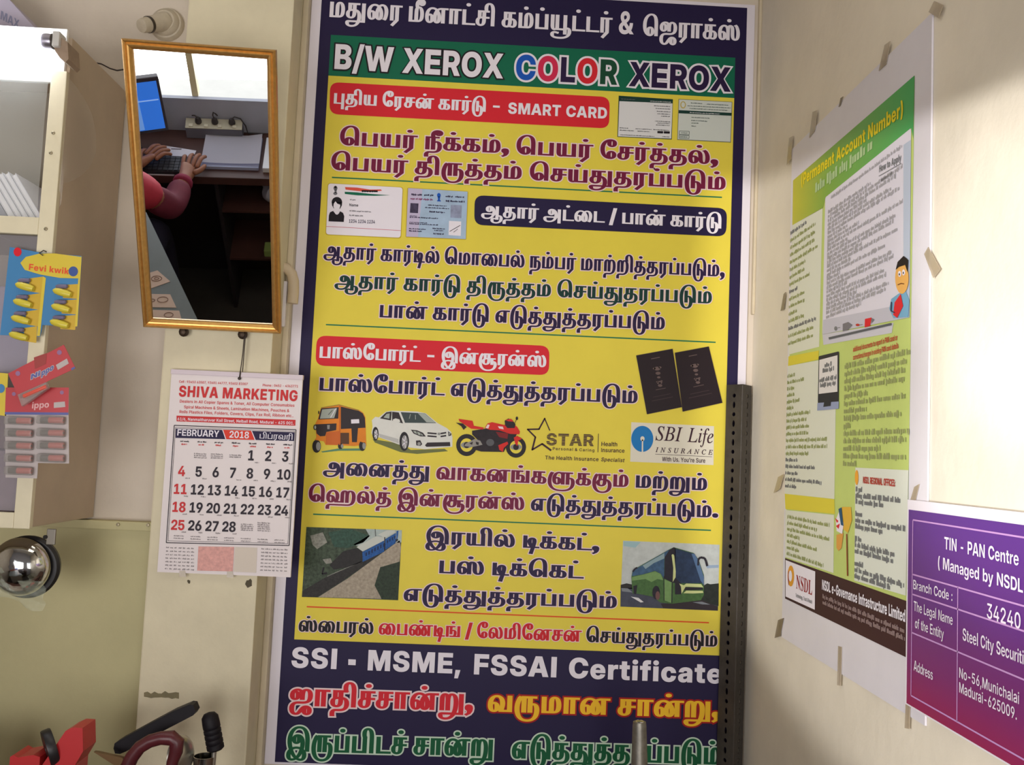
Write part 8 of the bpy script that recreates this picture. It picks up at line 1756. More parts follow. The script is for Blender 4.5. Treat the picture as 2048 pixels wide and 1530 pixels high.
for col, n, x0, y0, dx, dy in ((0, 4, 31, 568, -4.2, 33), (1, 3, 106, 580, -2.8, 31)):
    for i in range(n):
        u0, v0 = x0 + dx * i, y0 + dy * i
        A, B = at(u0, v0, 1, fy0 - 0.0185), at(u0 + 36, v0 + 10, 1, fy0 - 0.0185)
        d = B - A
        r_ = 0.0062
        mb = MB()
        mb.lathe([(r_ * .25, 0), (r_ * .8, d.length * .12), (r_, d.length * .35), (r_, d.length * .75), (r_ * .7, d.length)], A, d, 14)
        tb = mb.build('glue_tube', M_TUBEY, glue, smooth=True)
        n0_ = at(u0 + 6, v0 - 7, 1, fy0 - 0.0165)
        e0_ = at(u0 + 26, v0 - 7, 1, fy0 - 0.0165)
        MB().lathe([(0.0022, 0), (0.0038, 0.004), (0.0036, 0.018), (0.001, 0.020)], n0_, e0_ - n0_, 10).build('nozzle', M_NOZ, tb, smooth=True)
hk = at(90, 507, 1, fy0 - 0.004)
MB().tube([hk + Vector((0, 0.008, 0.004)), hk + Vector((0, -0.006, 0.004)), hk + Vector((-0.004, -0.012, -0.002)), hk + Vector((0.003, -0.013, -0.006))], 0.0009, 6).build('hook', mat('wire_dark', (60, 54, 50), 0.6), glue)

gl2 = thing('glue_card', 'second yellow glue card with a blue dot, mostly cut off at the left edge', 'glue card', tuple(at(0, 745, 1, fy0 - 0.012)))
card_sheet('backing_card', [(-40, 742), (16, 747), (12, 832), (-46, 826)], M_GYEL, gl2)
Art(PG).disc(2, 777, 8, 9, M_GBLUE, 1.5, 16).build('dot', gl2)

# battery cards
M_BRED = mat('card_red', (190, 62, 68), 0.42)
M_BLIS = mat('blister_plastic', (176, 170, 166), 0.2, alpha=0.45)
M_CELL = mat('battery_red', (220, 84, 66), 0.35)
M_CELLD = mat('battery_dark_end', (84, 80, 70), 0.4)
M_WHT = mat('card_white', (188, 178, 176), 0.45)
M_IND = mat('card_print_blue', (90, 96, 160), 0.45)
bc = thing('battery_card', 'red headed blister card with two columns of batteries on the cabinet frame', 'battery card', tuple(at(75, 800, 1, fy0 - 0.012)))
card_sheet('backing_card', [(12, 775), (138, 775), (137, 830), (138, 927), (76, 926), (74, 957), (11, 955), (10, 829)], M_WHT, bc, 0)
a = Art(PG)
a.ppoly([(12, 775), (138, 775), (137, 830), (10, 829)], M_BRED, 1)
a.ppoly([(10, 824), (137, 825), (137, 830), (10, 829)], M_IND, 1.4)
a.text(('ippo', mat('card_pale_rose', (230, 176, 176), 0.45)), BOLD, (64, 817), (98, 815), 13, k=1.6)
a.ppoly([(108, 805), (130, 803), (131, 814), (108, 816)], M_WHT, 1.6)
for c in ((28, 788), (124, 785)):
    a.disc(*c, 4, 4, mat('card_mauve', (150, 110, 150), 0.45), 1.6, 10)
a.build('header_print', bc)
for col, n in ((0, 5), (1, 4)):
    for i in range(n):
        u0, v0 = (18, 841 + i * 25) if col == 0 else (82, 840 + i * 25.2)
        A, B = at(u0, v0, 1, fy0 - 0.0175), at(u0 + 46, v0 + 0.8, 1, fy0 - 0.0175)
        d = B - A
        L = d.length
        mb = MB()
        mb.mi = 0; mb.lathe([(0.0049, L * .36), (0.0051, L * .38), (0.0051, L * .96), (0.0046, L * .98)], A, d, 14)
        mb.mi = 1; mb.lathe([(0.0049, 0), (0.0051, L * .02), (0.0051, L * .36)], A, d, 14)
        mb.mi = 1; mb.lathe([(0.0018, L * .98), (0.0018, L)], A, d, 10)
        mb.build('battery', [M_CELL, M_CELLD], bc, smooth=True)
        mb = MB()
        m0, m1 = at(u0 - 4, v0 - 9, 1, fy0 - 0.0125), at(u0 + 50, v0 + 10, 1, fy0 - 0.0125)
        mb.box((m0.x, fy0 - 0.0235, m1.z), (m1.x, fy0 - 0.0122, m0.z), 0.003)
        mb.build('blister', M_BLIS, bc)
PG2 = Plane(1, fy0 - 0.026)
bt = thing('battery_card', 'red battery card hanging tilted over the other battery card', 'battery card', tuple(at(90, 740, 1, fy0 - 0.026)))
mb = MB(); mb.prism([PG2.to3(*PG2.px(*c), 0) for c in [(16, 747), (127.5, 689.4), (151, 736.5), (96, 762), (40, 800)]], (0, 0.0012, 0)); mb.build('backing_card', M_BRED, bt)
a = Art(PG2)
a.text(('Ni', MATS['card_print_blue']), BOLD, (62, 759), (80, 751), 10, k=1.6, bold=(4, 4), halo=(M_WHT, 0.001))
a.text(('ppo', MATS['card_print_blue']), BOLD, (83, 752), (107, 739), 12, k=1.6, bold=(4, 4), halo=(M_WHT, 0.001))
a.ppoly([(112, 730), (134, 717), (138, 727), (116, 740)], M_WHT, 1.4)
for c in ((36, 747), (119, 705)):
    a.disc(*c, 5, 5, MATS['card_mauve'], 1.4, 10)
a.ppoly([(68, 715), (94, 706), (92, 728), (70, 738)], mat('card_brown_red', (160, 60, 56), 0.45), 1.2)
a.ppoly([(144, 741), (151, 736.5), (149, 733), (142, 737)], M_IND, 1.4)
a.build('header_print', bt)
mb = MB(); mb.prism([PG2.to3(*PG2.px(*c), 0) for c in [(40, 790), (96, 765), (100, 777), (48, 813)]], (0, -0.008, 0)); mb.build('blister', M_BLIS, bt)
A, B = at(48, 793, 1, fy0 - 0.031), at(94, 773, 1, fy0 - 0.031)
MB().lathe([(0.0040, 0), (0.0042, 0.002), (0.0042, (B - A).length)], A, B - A, 12).build('battery', M_CELL, bt, smooth=True)

# chrome dome below the cabinet
dome = thing('chrome_dome', 'shiny chrome dome hanging below the cabinet at the left edge', 'chrome dome', tuple(at(45, 1070, 1, -0.20)))
dc = at(42, 1133, 1, -0.205)
R_ = 0.0505
mb = MB(); mb.lathe([(R_ * math.cos(t_), R_ * 0.72 * math.sin(t_)) for t_ in [k * math.pi / 2 / 12 for k in range(12)]] + [(0.001, R_ * 0.72)], dc, (0, -1, -0.12), 48)
mb.build('dome', mat('chrome', (206, 206, 204), 0.09, 1.0, bump=0.25, bscale=14), dome, smooth=True)
mb = MB(); mb.lathe([(R_ * 0.9, -0.014), (R_ * 1.06, -0.012), (R_ * 1.08, -0.003), (R_ * 1.0, 0.002)], dc + Vector((0.006, 0.006, -0.002)), (0.12, -1, -0.1), 48)
mb.build('rubber_ring', mat('rubber_black', (30, 28, 30), 0.4), dome, smooth=True)
mb = MB(); p0_, p1_ = at(84, 1057, 1, -0.262), at(99, 1092, 1, -0.262)
mb.box((p0_.x, -0.244, p1_.z), (p1_.x, -0.240, CZ0 - 0.002), 0.001)
mb.build('bracket', mat('bracket_zinc', (120, 114, 104), 0.4, 0.5), dome)
MB().lathe([(0.0035, 0), (0.0035, 0.002)], at(91, 1074, 1, -0.2443), (0, -1, 0), 12).build('bolt_hole', mat('hole_dark', (26, 22, 22), 0.8), dome)
mb = MB()
wc = at(25, 1180, 1, -0.235)
rr = random.Random(3)
mb.grid(lambda u, v: (wc.x - 0.06 + 0.115 * u, -0.236 - 0.012 * math.sin(u * 9 + v * 6) * math.sin(v * 7 + 1), wc.z - 0.022 + 0.05 * v + 0.010 * math.sin(u * 5)), 22, 14)
mb.build('plastic_wrap', mat('wrap_clear', (214, 224, 206), 0.1, alpha=0.22, spec=0.9), dome, smooth=True)

# ------------------------------------------------------------------ work counter at the foot of the wall (below the frame)
CT = 0.945
cnt = thing('work_counter', 'brown work counter below the poster and calendar', 'counter', (-0.5, -0.27, 0))
M_WOOD = mat('counter_wood', (96, 62, 50), 0.5, noise=0.25, nscale=7)
MB().box((-1.6, -0.50, CT - 0.03), (0.44, -0.135, CT), 0.003).build('counter_top', M_WOOD, cnt)
MB().box((-1.6, -0.46, 0.0), (-1.57, -0.15, CT - 0.03), 0.002).build('side_panel', M_WOOD, cnt)
MB().box((0.40, -0.46, 0.0), (0.43, -0.15, CT - 0.03), 0.002).build('side_panel', M_WOOD, cnt)
MB().box((-1.57, -0.17, 0.0), (0.40, -0.15, CT - 0.03), 0.002).build('back_panel', M_WOOD, cnt)

M_RPL = mat('plastic_red', (196, 40, 44), 0.4)
yq = -0.30
td = thing('tape_dispenser', 'red plastic tape dispenser with a black roll at the lower left corner', 'tape dispenser', tuple(at(90, 1530, 1, yq)[:2]) + (CT,))
mb = MB()
lo_ = lambda u: (at(u, 1530, 1, yq).x, CT + 0.0005)
pts = [at(83, 1532, 1, yq), at(131, 1462, 1, yq), at(146, 1455, 1, yq), at(165, 1456, 1, yq), at(166, 1503, 1, yq), at(150, 1530, 1, yq), Vector((at(150, 1530, 1, yq).x, yq, CT + 0.0005)), Vector((at(78, 1530, 1, yq).x, yq, CT + 0.0005))]
mb.prism(pts, (0, 0.05, 0)); mb.build('body', M_RPL, td)
mb = MB()
pts = [at(20, 1514, 1, yq), at(26, 1510, 1, yq), at(36, 1515, 1, yq), at(66, 1510, 1, yq), at(80, 1514, 1, yq), Vector((at(80, 1530, 1, yq).x, yq, CT + 0.0005)), Vector((at(18, 1530, 1, yq).x, yq, CT + 0.0005))]
mb.prism(pts, (0, 0.05, 0)); mb.build('cutter_arm', M_RPL, td)
rc = at(110, 1492, 1, yq + 0.02)
mb = MB(); mb.lathe([(0.008, 0.001), (0.009, 0), (0.030, 0), (0.031, 0.002), (0.031, 0.012), (0.030, 0.014), (0.009, 0.014), (0.008, 0.012)], rc, (-0.80, -0.52, -0.30), 32)
mb.build('tape_roll', mat('tape_black', (34, 32, 34), 0.4), td, smooth=True)
tag(MB().box((-0.97, -0.36, CT + 0.0005), (-0.80, -0.22, CT + 0.125), 0.02).build('pouch', mat('pouch_rose', (168, 116, 100), 0.6, noise=0.2, nscale=20)), 'dusky rose pouch cut off by the lower left edge of the frame', 'pouch')

M_BLKP = mat('plastic_black', (22, 18, 24), 0.55, spec=0.25)
yb_ = -0.26
pts = [at(u, v, 1, yb_) for u, v in ((227, 1497), (229, 1487), (240, 1480), (300, 1447), (345, 1423), (378, 1409), (386, 1410), (391, 1423), (386, 1431), (340, 1455), (300, 1476), (252, 1503), (240, 1508), (230, 1507))]
tool = thing('lever_punch', 'old lever punch with a maroon loop grip and a black bar, on the counter', 'punch', (at(320, 1530, 1, -0.26).x, -0.24, CT))
mb = MB(); mb.prism(pts, (0, 0.024, 0)); mb.build('lever_bar', M_BLKP, tool)
M_MARN = mat('enamel_maroon', (88, 34, 40), 0.35, noise=0.2, nscale=40)
yl = -0.305
path = [at(u, v, 1, yl) for u, v in ((247, 1560), (254, 1536), (264, 1514), (280, 1494), (300, 1482), (322, 1476), (344, 1476), (354, 1484), (352, 1504), (345, 1524), (340, 1560))]
MB().tube(path, [0.011, 0.011, 0.011, 0.0105, 0.0105, 0.0105, 0.012, 0.012, 0.0105, 0.009, 0.010], 14).build('loop_grip', M_MARN, tool, smooth=True)
c_ = at(356, 1512, 1, yl + 0.04)
mb = MB(); mb.lathe([(0.034 * math.cos(t_), 0.022 * math.sin(t_)) for t_ in [k * math.pi / 2 / 10 for k in range(10)]] + [(0.001, 0.022)], c_, (1, -0.25, 0.1), 32); mb.build('steel_end', mat('steel_dull', (190, 184, 172), 0.28, 0.85), tool, smooth=True)
bx = at(300, 1530, 1, yl)
mb = MB(); mb.box((at(243, 1530, 1, yl).x, yl - 0.03, CT + 0.0005), (at(362, 1530, 1, yl).x, yl + 0.055, CT + 0.055), 0.006); mb.build('base', M_MARN, tool)
mb = MB(); pts = [at(u, v, 1, -0.30) for u, v in ((187, 1504), (196, 1505), (245, 1516), (258, 1536), (240, 1538))]
mb.prism(pts, (0, 0.008, 0)); mb.build('pointed_tongue', mat('brass_dark', (112, 84, 52), 0.4, 0.5), tool)

cupc = at(408, 1530, 1, -0.25); cupc.z = CT + 0.0005
htop = at(406, 1512, 1, -0.25).z
cup = thing('steel_cup', 'small shiny steel cup holding the screwdriver', 'cup', tuple(cupc))
mb = MB(); Hc = htop - CT
mb.lathe([(0.014, 0), (0.0165, 0.004), (0.0172, Hc * .9), (0.0180, Hc), (0.0166, Hc), (0.0160, Hc * .9), (0.013, 0.006)], cupc, (0, 0, 1), 36, cap=True); mb.build('body', mat('steel_bright', (210, 208, 204), 0.15, 1.0), cup, smooth=True)
sd = thing('screwdriver', 'screwdriver with a black ribbed handle standing in the steel cup', 'screwdriver', (cupc.x + 0.01, cupc.y, CT + 0.008))
A, B = at(418, 1424, 1, -0.25), at(432, 1501, 1, -0.25)
d = B - A
L = d.length
prof_ = [(0.001, 0), (0.009, 0.002), (0.0135, 0.008), (0.0142, 0.018)]
k = 0.022
while k < L - 0.008:
    prof_ += [(0.0142, k), (0.0142, k + 0.004), (0.0130, k + 0.0055), (0.0142, k + 0.007)]
    k += 0.0085
prof_ += [(0.0140, L - 0.003), (0.010, L)]
MB().lathe(prof_, A, d, 24).build('handle', M_BLKP, sd, smooth=True)
E_ = Vector((cupc.x + 0.012, cupc.y, CT + 0.012))
MB().tube([B - d.normalized() * 0.01, E_], 0.0042, 12).build('shaft', mat('steel_dull', (190, 184, 172), 0.28, 0.85), sd, smooth=True)

rt_, rb_ = at(1279, 1444, 1, -0.28), at(1284, 1540, 1, -0.28)
rod = thing('steel_rod', 'dull grey tapered steel rod standing on the counter before the poster', 'rod', (rb_.x, -0.28, CT))
hr = rt_.z - CT
MB().lathe([(0.0195, 0), (0.0185, hr * .25), (0.0150, hr * .5), (0.0115, hr * .97), (0.0105, hr), (0.008, hr)], (rb_.x, -0.28, CT + 0.0005), (rt_.x - rb_.x, 0, hr), 28).build('shaft', mat('steel_grey', (140, 136, 126), 0.42, 0.7, noise=0.3, nscale=60), rod, smooth=True)
MB().lathe([(0.0078, hr - 0.0005), (0.0070, hr + 0.0015), (0.004, hr + 0.002)], (rb_.x, -0.28, CT + 0.0005), (rt_.x - rb_.x, 0, hr), 20).build('tip', mat('steel_bright', (210, 208, 204), 0.15, 1.0), rod, smooth=True)

# ------------------------------------------------------------------ the desk behind the camera, seen in the mirror
DZ = 0.75
M_DESK = mat('desk_wood_dark', (84, 54, 48), 0.45, noise=0.25, nscale=6)
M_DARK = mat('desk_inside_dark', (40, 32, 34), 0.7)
desk = thing('office_desk', 'dark brown desk under the street opening, seen in the mirror', 'desk', (-0.9, -2.14, 0))
MB().box((-1.90, -2.298, DZ - 0.035), (-0.20, -1.985, DZ), 0.003).build('desk_top', M_DESK, desk)
MB().box((-1.90, -2.295, 0), (-1.87, -2.0, DZ - 0.035), 0.002).build('side_panel', M_DESK, desk)
MB().box((-0.23, -2.295, 0), (-0.20, -2.0, DZ - 0.035), 0.002).build('side_panel', M_DESK, desk)
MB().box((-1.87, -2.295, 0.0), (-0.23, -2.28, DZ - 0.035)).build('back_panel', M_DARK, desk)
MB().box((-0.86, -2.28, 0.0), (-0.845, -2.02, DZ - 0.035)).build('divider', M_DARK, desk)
for z in (0.56, 0.30):
    MB().box((-0.845, -2.28, z - 0.012), (-0.23, -2.02, z)).build('shelf', M_DESK, desk)

M_SHEET = mat('paper_white', (236, 232, 240), 0.6)
M_SHEETB = mat('paper_bluish', (170, 176, 206), 0.6)
M_INKL = mat('paper_ink', (120, 110, 116), 0.6)
stack = thing('paper_stack', 'curling stack of white paper on the desk, reflected in the middle of the mirror', 'paper stack', (-0.795, -2.13, DZ))
mb = MB(); mb.box((-0.905, -2.242, DZ + 0.0005), (-0.682, -2.036, DZ + 0.014), 0.001); mb.build('lower_sheets', M_SHEETB, stack)
mb = MB()
mb.grid(lambda u, v: (-0.908 + 0.226 * u + 0.004 * v, -2.25 + 0.20 * v, DZ + 0.0155 + 0.010 * (abs(u - 0.45) * 1.2) ** 2 + 0.006 * v * v + 0.008 * max(0, u - 0.75) * (1 - v) * 4), 16, 12, 0.002)
mb.build('top_sheet', M_SHEET, stack, smooth=True)
s2 = thing('paper_stack', 'glossy paper bundle at the right edge of the mirror reflection', 'paper stack', (-0.56, -2.12, DZ))
mb = MB(); mb.box((-0.665, -2.235, DZ + 0.0005), (-0.46, -2.025, DZ + 0.022), 0.002); mb.build('sheets', mat('paper_glossy', (224, 224, 230), 0.25), s2)
def paper(name, label, pts, z):
    mb = MB(); mb.prism([(x, y, z) for x, y in pts], (0, 0, 0.0012))
    return tag(mb.build(name, M_SHEET), label, 'paper', 'loose papers on the desk')
pa = paper('loose_paper', 'white loose paper lying behind the keyboard on the desk', [(-1.128, -2.120), (-1.099, -2.190), (-0.937, -2.156), (-0.943, -2.112)], DZ + 0.0004)
a = Art(Plane(1, 0)); 
mb = MB(); mb.box((-1.035, -2.165, DZ + 0.0017), (-0.995, -2.158, DZ + 0.0019)); mb.build('print', M_INKL, pa)
paper('loose_paper', 'white loose paper lying in front of the keyboard at the desk edge', [(-1.11, -2.005), (-0.985, -2.022), (-1.002, -1.988), (-1.06, -1.987), (-1.11, -1.988)], DZ + 0.0004)

kb = thing('keyboard', 'black computer keyboard under the typing hands, seen in the mirror', 'keyboard', (-1.12, -2.06, DZ))
mb = MB(); mb.box((-1.27, -2.092, DZ + 0.0005), (-0.955, -1.993, DZ + 0.016), 0.003); mb.build('case', mat('keyboard_black', (44, 44, 50), 0.5), kb)
mb = MB()
for r in range(5):
    for c in range(15):
        x0_, y0_ = -1.256 + c * 0.0196, -2.088 + r * 0.0188
        mb.box((x0_, y0_, DZ + 0.016), (x0_ + 0.0168, y0_ + 0.0158, DZ + 0.021))
mb.build('keys', mat('keyboard_keys', (58, 58, 64), 0.5), kb)['kind'] = 'stuff'

strip = thing('power_strip', 'cream multi socket power strip against the low wall behind the desk', 'power strip', (-0.88, -2.27, DZ))
mb = MB(); mb.prism([(-0.985, -2.243, DZ + 0.0005), (-0.985, -2.2975, DZ + 0.0005), (-0.985, -2.2975, DZ + 0.058), (-0.985, -2.248, DZ + 0.042)], (0.222, 0, 0)); mb.build('body', mat('strip_grey', (104, 104, 116), 0.5), strip)
tilt = Matrix.Translation((0, -2.248, DZ + 0.0425)) @ Matrix.Rotation(math.atan2(0.016, 0.0495), 4, 'X').inverted()
mb = MB(); mb.box((-0.986, -0.0495, 0), (-0.762, 0.0, 0.004), 0.001, tilt); mb.build('face_plate', mat('strip_cream', (206, 200, 176), 0.45), strip)
for i, x in enumerate((-0.972, -0.912, -0.858, -0.800)):
    mb = MB(); mb.box((x, -0.020, 0.0042), (x + 0.016, -0.006, 0.008), 0.001, tilt); mb.build('switch', mat('switch_ivory', (226, 220, 196), 0.4), strip)
M_PLUG = mat('plug_dark', (58, 52, 52), 0.45)
for x, lb, t_ in ((-0.935, 'dark plug in the left socket of the power strip', (0.0, -0.1)), (-0.870, 'dark plug with upright cord in the middle socket of the power strip', (0.01, 0.25)), (-0.802, 'dark plug with long cord in the right socket of the power strip', (0.06, -0.02))):
    o = tilt @ Vector((x, -0.030, 0.0045))
    pg = thing('power_plug', lb, 'plug', tuple(o), 'plugs in the power strip')
    MB().lathe([(0.013, 0), (0.0135, 0.006), (0.0105, 0.02), (0.006, 0.026)], o, (0, 0.25, 1), 18).build('plug_body', M_PLUG, pg, smooth=True)
    top = o + Vector((0, 0.006, 0.024))
    if t_[1] > 0.1:
        pts = [top, top + Vector((-0.003, 0.002, 0.016)), top + Vector((0.0, 0.0, 0.028)), top + Vector((0.007, -0.006, 0.018)), top + Vector((0.012, -0.012, 0.006))]
    elif t_[0] > 0.03:
        pts = [top, top + Vector((0.014, -0.002, 0.010)), top + Vector((0.036, -0.004, 0.0)), top + Vector((0.052, -0.008, -0.035)), Vector((top.x + 0.056, -2.285, DZ + 0.004)), Vector((top.x + 0.12, -2.285, DZ + 0.004))]
    else:
        pts = [top, top + Vector((-0.010, -0.004, 0.008)), top + Vector((-0.022, -0.012, 0.002))]
    MB().tube(pts, 0.0028, 8).build('cord', M_PLUG, pg, smooth=True)

mon = thing('computer_monitor', 'flat monitor with a blue screen at the upper left of the mirror reflection', 'monitor', (-1.21, -2.17, DZ))
R_m = Matrix.Translation((-1.045, -2.205, 0)) @ Matrix.Rotation(math.radians(-18), 4, 'Z')
zb_, zt_ = 0.822, 1.036
mb = MB(); mb.box((-0.40, -0.028, zb_ - 0.014), (0.004, 0.0, zt_ + 0.012), 0.004, R_m); mb.build('casing', mat('monitor_grey', (70, 66, 74), 0.5), mon)
def glow(name, rgb, e):
    return mat(name, rgb, 0.3, emit=e)
mb = MB(); mb.box((-0.388, 0.0004, zb_), (-0.007, 0.0012, zt_ - 0.004), 0, R_m); scr = mb.build('screen', glow('screen_blue', (52, 118, 222), 0.75), mon)
mb = MB(); mb.box((-0.388, 0.0014, zb_ + 0.004), (-0.085, 0.0018, zb_ + 0.175), 0, R_m); mb.build('screen_window', glow('screen_light_blue', (112, 158, 226), 0.75), scr)
mb = MB(); mb.box((-0.388, 0.0020, zb_ + 0.128), (-0.012, 0.0022, zb_ + 0.133), 0, R_m); mb.build('screen_line', glow('screen_pale', (150, 188, 240), 0.75), scr)
mb = MB(); mb.box((-0.388, 0.0014, zt_ - 0.040), (-0.09, 0.0018, zt_ - 0.024), 0, R_m); mb.build('screen_bar', glow('screen_deep', (40, 92, 196), 0.7), scr)
mb = MB(); mb.box((-0.24, -0.05, DZ + 0.012), (-0.16, -0.03, zb_ + 0.08), 0.004, R_m); mb.build('stand_neck', mat('monitor_grey', (70, 66, 74), 0.5), mon)
mb = MB(); mb.box((-0.29, -0.075, DZ + 0.0005), (-0.11, 0.02, DZ + 0.012), 0.004, R_m); mb.build('stand_foot', mat('monitor_grey', (70, 66, 74), 0.5), mon)

# things on the shelf under the desk
bag = thing('plastic_bag', 'white plastic bag under the desk at the right of the mirror reflection', 'bag', (-0.62, -2.12, 0.56))
mb = MB()
def bagf(u, v):
    t_ = 2 * math.pi * u
    r = 0.078 * (0.72 + 0.28 * math.sin(math.pi * min(1, v * 1.1))) * (1 + 0.10 * math.sin(5 * t_ + v * 4) + 0.06 * math.sin(9 * t_))
    return (-0.60 + r * 1.15 * math.cos(t_), -2.10 + r * 0.85 * math.sin(t_), 0.5605 + 0.105 * v)
mb.grid(bagf, 36, 10)
mb.build('bag_skin', mat('bag_white', (206, 206, 220), 0.35), bag, smooth=True)
mb = MB(); mb.box((-0.62, -2.019 - 0.015, 0.585), (-0.57, -2.016 - 0.01, 0.625)); mb.build('print', mat('bag_print_maroon', (96, 44, 58), 0.5), bag)
mb = MB(); mb.box((-0.70, -2.09, 0.3005), (-0.55, -2.03, 0.335), 0.004)
tag(mb.build('paper_packet', mat('packet_green', (150, 170, 96), 0.5)), 'green and white packet on the lower shelf under the desk', 'packet')

# photocopier with a grey glass top and printed notices, low in the mirror reflection
tb_ = thing('photocopier', 'grey topped copier with pink notices at the lower left of the mirror reflection', 'copier', (-0.98, -1.1, 0))
M_TT = mat('copier_top_grey', (122, 130, 132), 0.3, noise=0.12, nscale=8)
M_CB = mat('copier_body_grey', (150, 148, 144), 0.5)
q1, q2 = Vector((-0.984, -1.471, 0)), Vector((-0.752, -0.958, 0))
e_ = (q2 - q1).normalized()
A_, B_ = q1 + e_ * 0.02, q2 + e_ * 0.06
nrm = Vector((-e_.y, e_.x, 0))
if nrm.x > 0: nrm = -nrm
W_ = 0.42
def slab(z0, z1, ins):
    P0, P1 = A_ + e_ * ins + nrm * ins, B_ - e_ * ins + nrm * ins
    P2, P3 = B_ - e_ * ins + nrm * (W_ - ins), A_ + e_ * (ins + 0.06) + nrm * (W_ - ins)
    return MB().prism([(p_.x, p_.y, z0) for p_ in (P0, P1, P2, P3)], (0, 0, z1 - z0))
slab(0.985, 1.0, 0.0).build('glass_lid', M_TT, tb_)
slab(0.60, 0.985, 0.012).build('body', M_CB, tb_)
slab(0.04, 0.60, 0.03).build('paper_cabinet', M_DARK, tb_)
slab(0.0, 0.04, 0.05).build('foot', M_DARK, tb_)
M_NOTE = mat('notice_pink', (206, 178, 160), 0.5)
M_NOTEP = mat('notice_ink', (132, 98, 84), 0.5)
def notice(label, pts, blob):
    r_ = thing('printed_notice', label, 'notice', (pts[0][0], pts[0][1], 1.0005), 'notices on the copier')
    mb = MB(); mb.prism([(x, y, 1.0005) for x, y in pts], (0, 0, 0.001)); mb.build('paper', M_NOTE, r_)
    mb = MB()
    for bx_, by_, r0 in blob:
        mb.tube([(bx_ + r0 * 1.3 * math.cos(2 * math.pi * k / 14), by_ + r0 * math.sin(2 * math.pi * k / 14), 1.0018) for k in range(14)], 0.0012, 6, closed=True)
    mb.build('print', M_NOTEP, r_)
notice('pink printed notice with a slanted edge, the upper one on the copier lid', [(-0.926, -1.151), (-0.897, -1.166), (-0.851, -1.116), (-0.915, -1.077)], [(-0.894, -1.128, 0.012), (-0.894, -1.128, 0.005)])
notice('pink printed notice, the middle one on the copier lid', [(-0.912, -1.059), (-0.843, -1.058), (-0.817, -1.000), (-0.903, -1.001)], [(-0.862, -1.034, 0.012), (-0.892, -1.030, 0.006)])
notice('pale pink notice nearest the mirror on the copier lid', [(-0.901, -0.990), (-0.807, -0.987), (-0.794, -0.947), (-0.894, -0.946)], [(-0.835, -0.968, 0.010)])

# ------------------------------------------------------------------ the typist, seen in the mirror: seated at the desk, facing the street
def skin_mesh(verts, edges, radii, name, mt, parent, root=0, sub=2):
    me = bpy.data.meshes.new(name)
    me.from_pydata([tuple(v) for v in verts], edges, [])
    o = bpy.data.objects.new(name, me)
    COL.objects.link(o)
    sk = o.modifiers.new('skin', 'SKIN')
    sk.use_smooth_shade = True
    sk.branch_smoothing = 0.6
    for i, r in enumerate(radii):
        me.skin_vertices[0].data[i].radius = (r, r) if not isinstance(r, tuple) else r
        me.skin_vertices[0].data[i].use_root = (i == root)
    ss = o.modifiers.new('sub', 'SUBSURF')
    ss.levels = ss.render_levels = sub
    dg = bpy.context.evaluated_depsgraph_get()
    nm = bpy.data.meshes.new_from_object(o.evaluated_get(dg))
    bpy.data.objects.remove(o)
    bpy.data.meshes.remove(me)
    nm.name = name
    return nm

PX, PY = -1.235, -1.58
pers = thing('person', 'person in a red top and dark trousers typing at the desk, seen in the mirror', 'person', (PX, PY, 0))
M_SKIN = mat('skin_brown', (158, 104, 78), 0.5)
V, Ed, Rd = [], [], []
def add(p_, r, link=None):
    V.append(Vector(p_)); Rd.append(r)
    if link is not None: Ed.append((link, len(V) - 1))
    return len(V) - 1
pel = add((PX, PY, 0.55), (0.150, 0.105))
wst = add((PX, PY - 0.02, 0.70), (0.125, 0.090), pel)
chs = add((PX, PY - 0.05, 0.90), (0.140, 0.100), wst)
nck = add((PX, PY - 0.07, 1.03), (0.060, 0.060), chs)
nk2 = add((PX, PY - 0.085, 1.09), 0.048, nck)
hd0 = add((PX, PY - 0.105, 1.16), (0.068, 0.080), nk2)
hd1 = add((PX, PY - 0.105, 1.23), (0.076, 0.092), hd0)
hd2 = add((PX, PY - 0.095, 1.285), (0.058, 0.070), hd1)
def arm(sx, shoulder, elbow, wrist):
    s0 = add(shoulder, 0.062, chs)
    m0 = add((Vector(shoulder) + Vector(elbow)) / 2, 0.046, s0)
    e0 = add(elbow, 0.040, m0)
    f0 = add((Vector(elbow) * 0.6 + Vector(wrist) * 0.4), 0.038, e0)
    w0 = add(wrist, 0.025, f0)
    return e0, w0
EL, WL = Vector((-0.968, -1.735, 0.79)), Vector((-0.945, -1.925, 0.790))
ER, WR = Vector((-1.33, -1.80, 0.83)), Vector((-1.125, -1.985, 0.80))
SHL, SHR = Vector((PX + 0.175, PY - 0.06, 0.975)), Vector((PX - 0.175, PY - 0.06, 0.975))
eL, wL = arm(1, SHL, EL, WL)
eR, wR = arm(-1, SHR, ER, WR)
hands = []
def palm(w, wp, tgt):
    d = (Vector(tgt) - wp).normalized()
    k = add(wp + d * 0.045, (0.036, 0.016), w)
    k2 = add(wp + d * 0.078, (0.038, 0.014), k)
    return d, wp + d * 0.078, wp
HL = palm(wL, WL, (-0.925, -2.04, 0.800))
HR = palm(wR, WR, (-1.055, -2.075, 0.803))
for sx in (1, -1):
    h_ = add((PX + sx * 0.09, PY - 0.02, 0.52), 0.085, pel)
    k_ = add((PX + sx * 0.12, PY - 0.36, 0.53), 0.065, h_)
    c_ = add((PX + sx * 0.12, PY - 0.39, 0.30), 0.052, k_)
    a_ = add((PX + sx * 0.12, PY - 0.36, 0.08), 0.036, c_)
    t_ = add((PX + sx * 0.12, PY - 0.48, 0.040), (0.040, 0.028), a_)
body_me = skin_mesh(V, Ed, Rd, 'body', M_SKIN, pers)
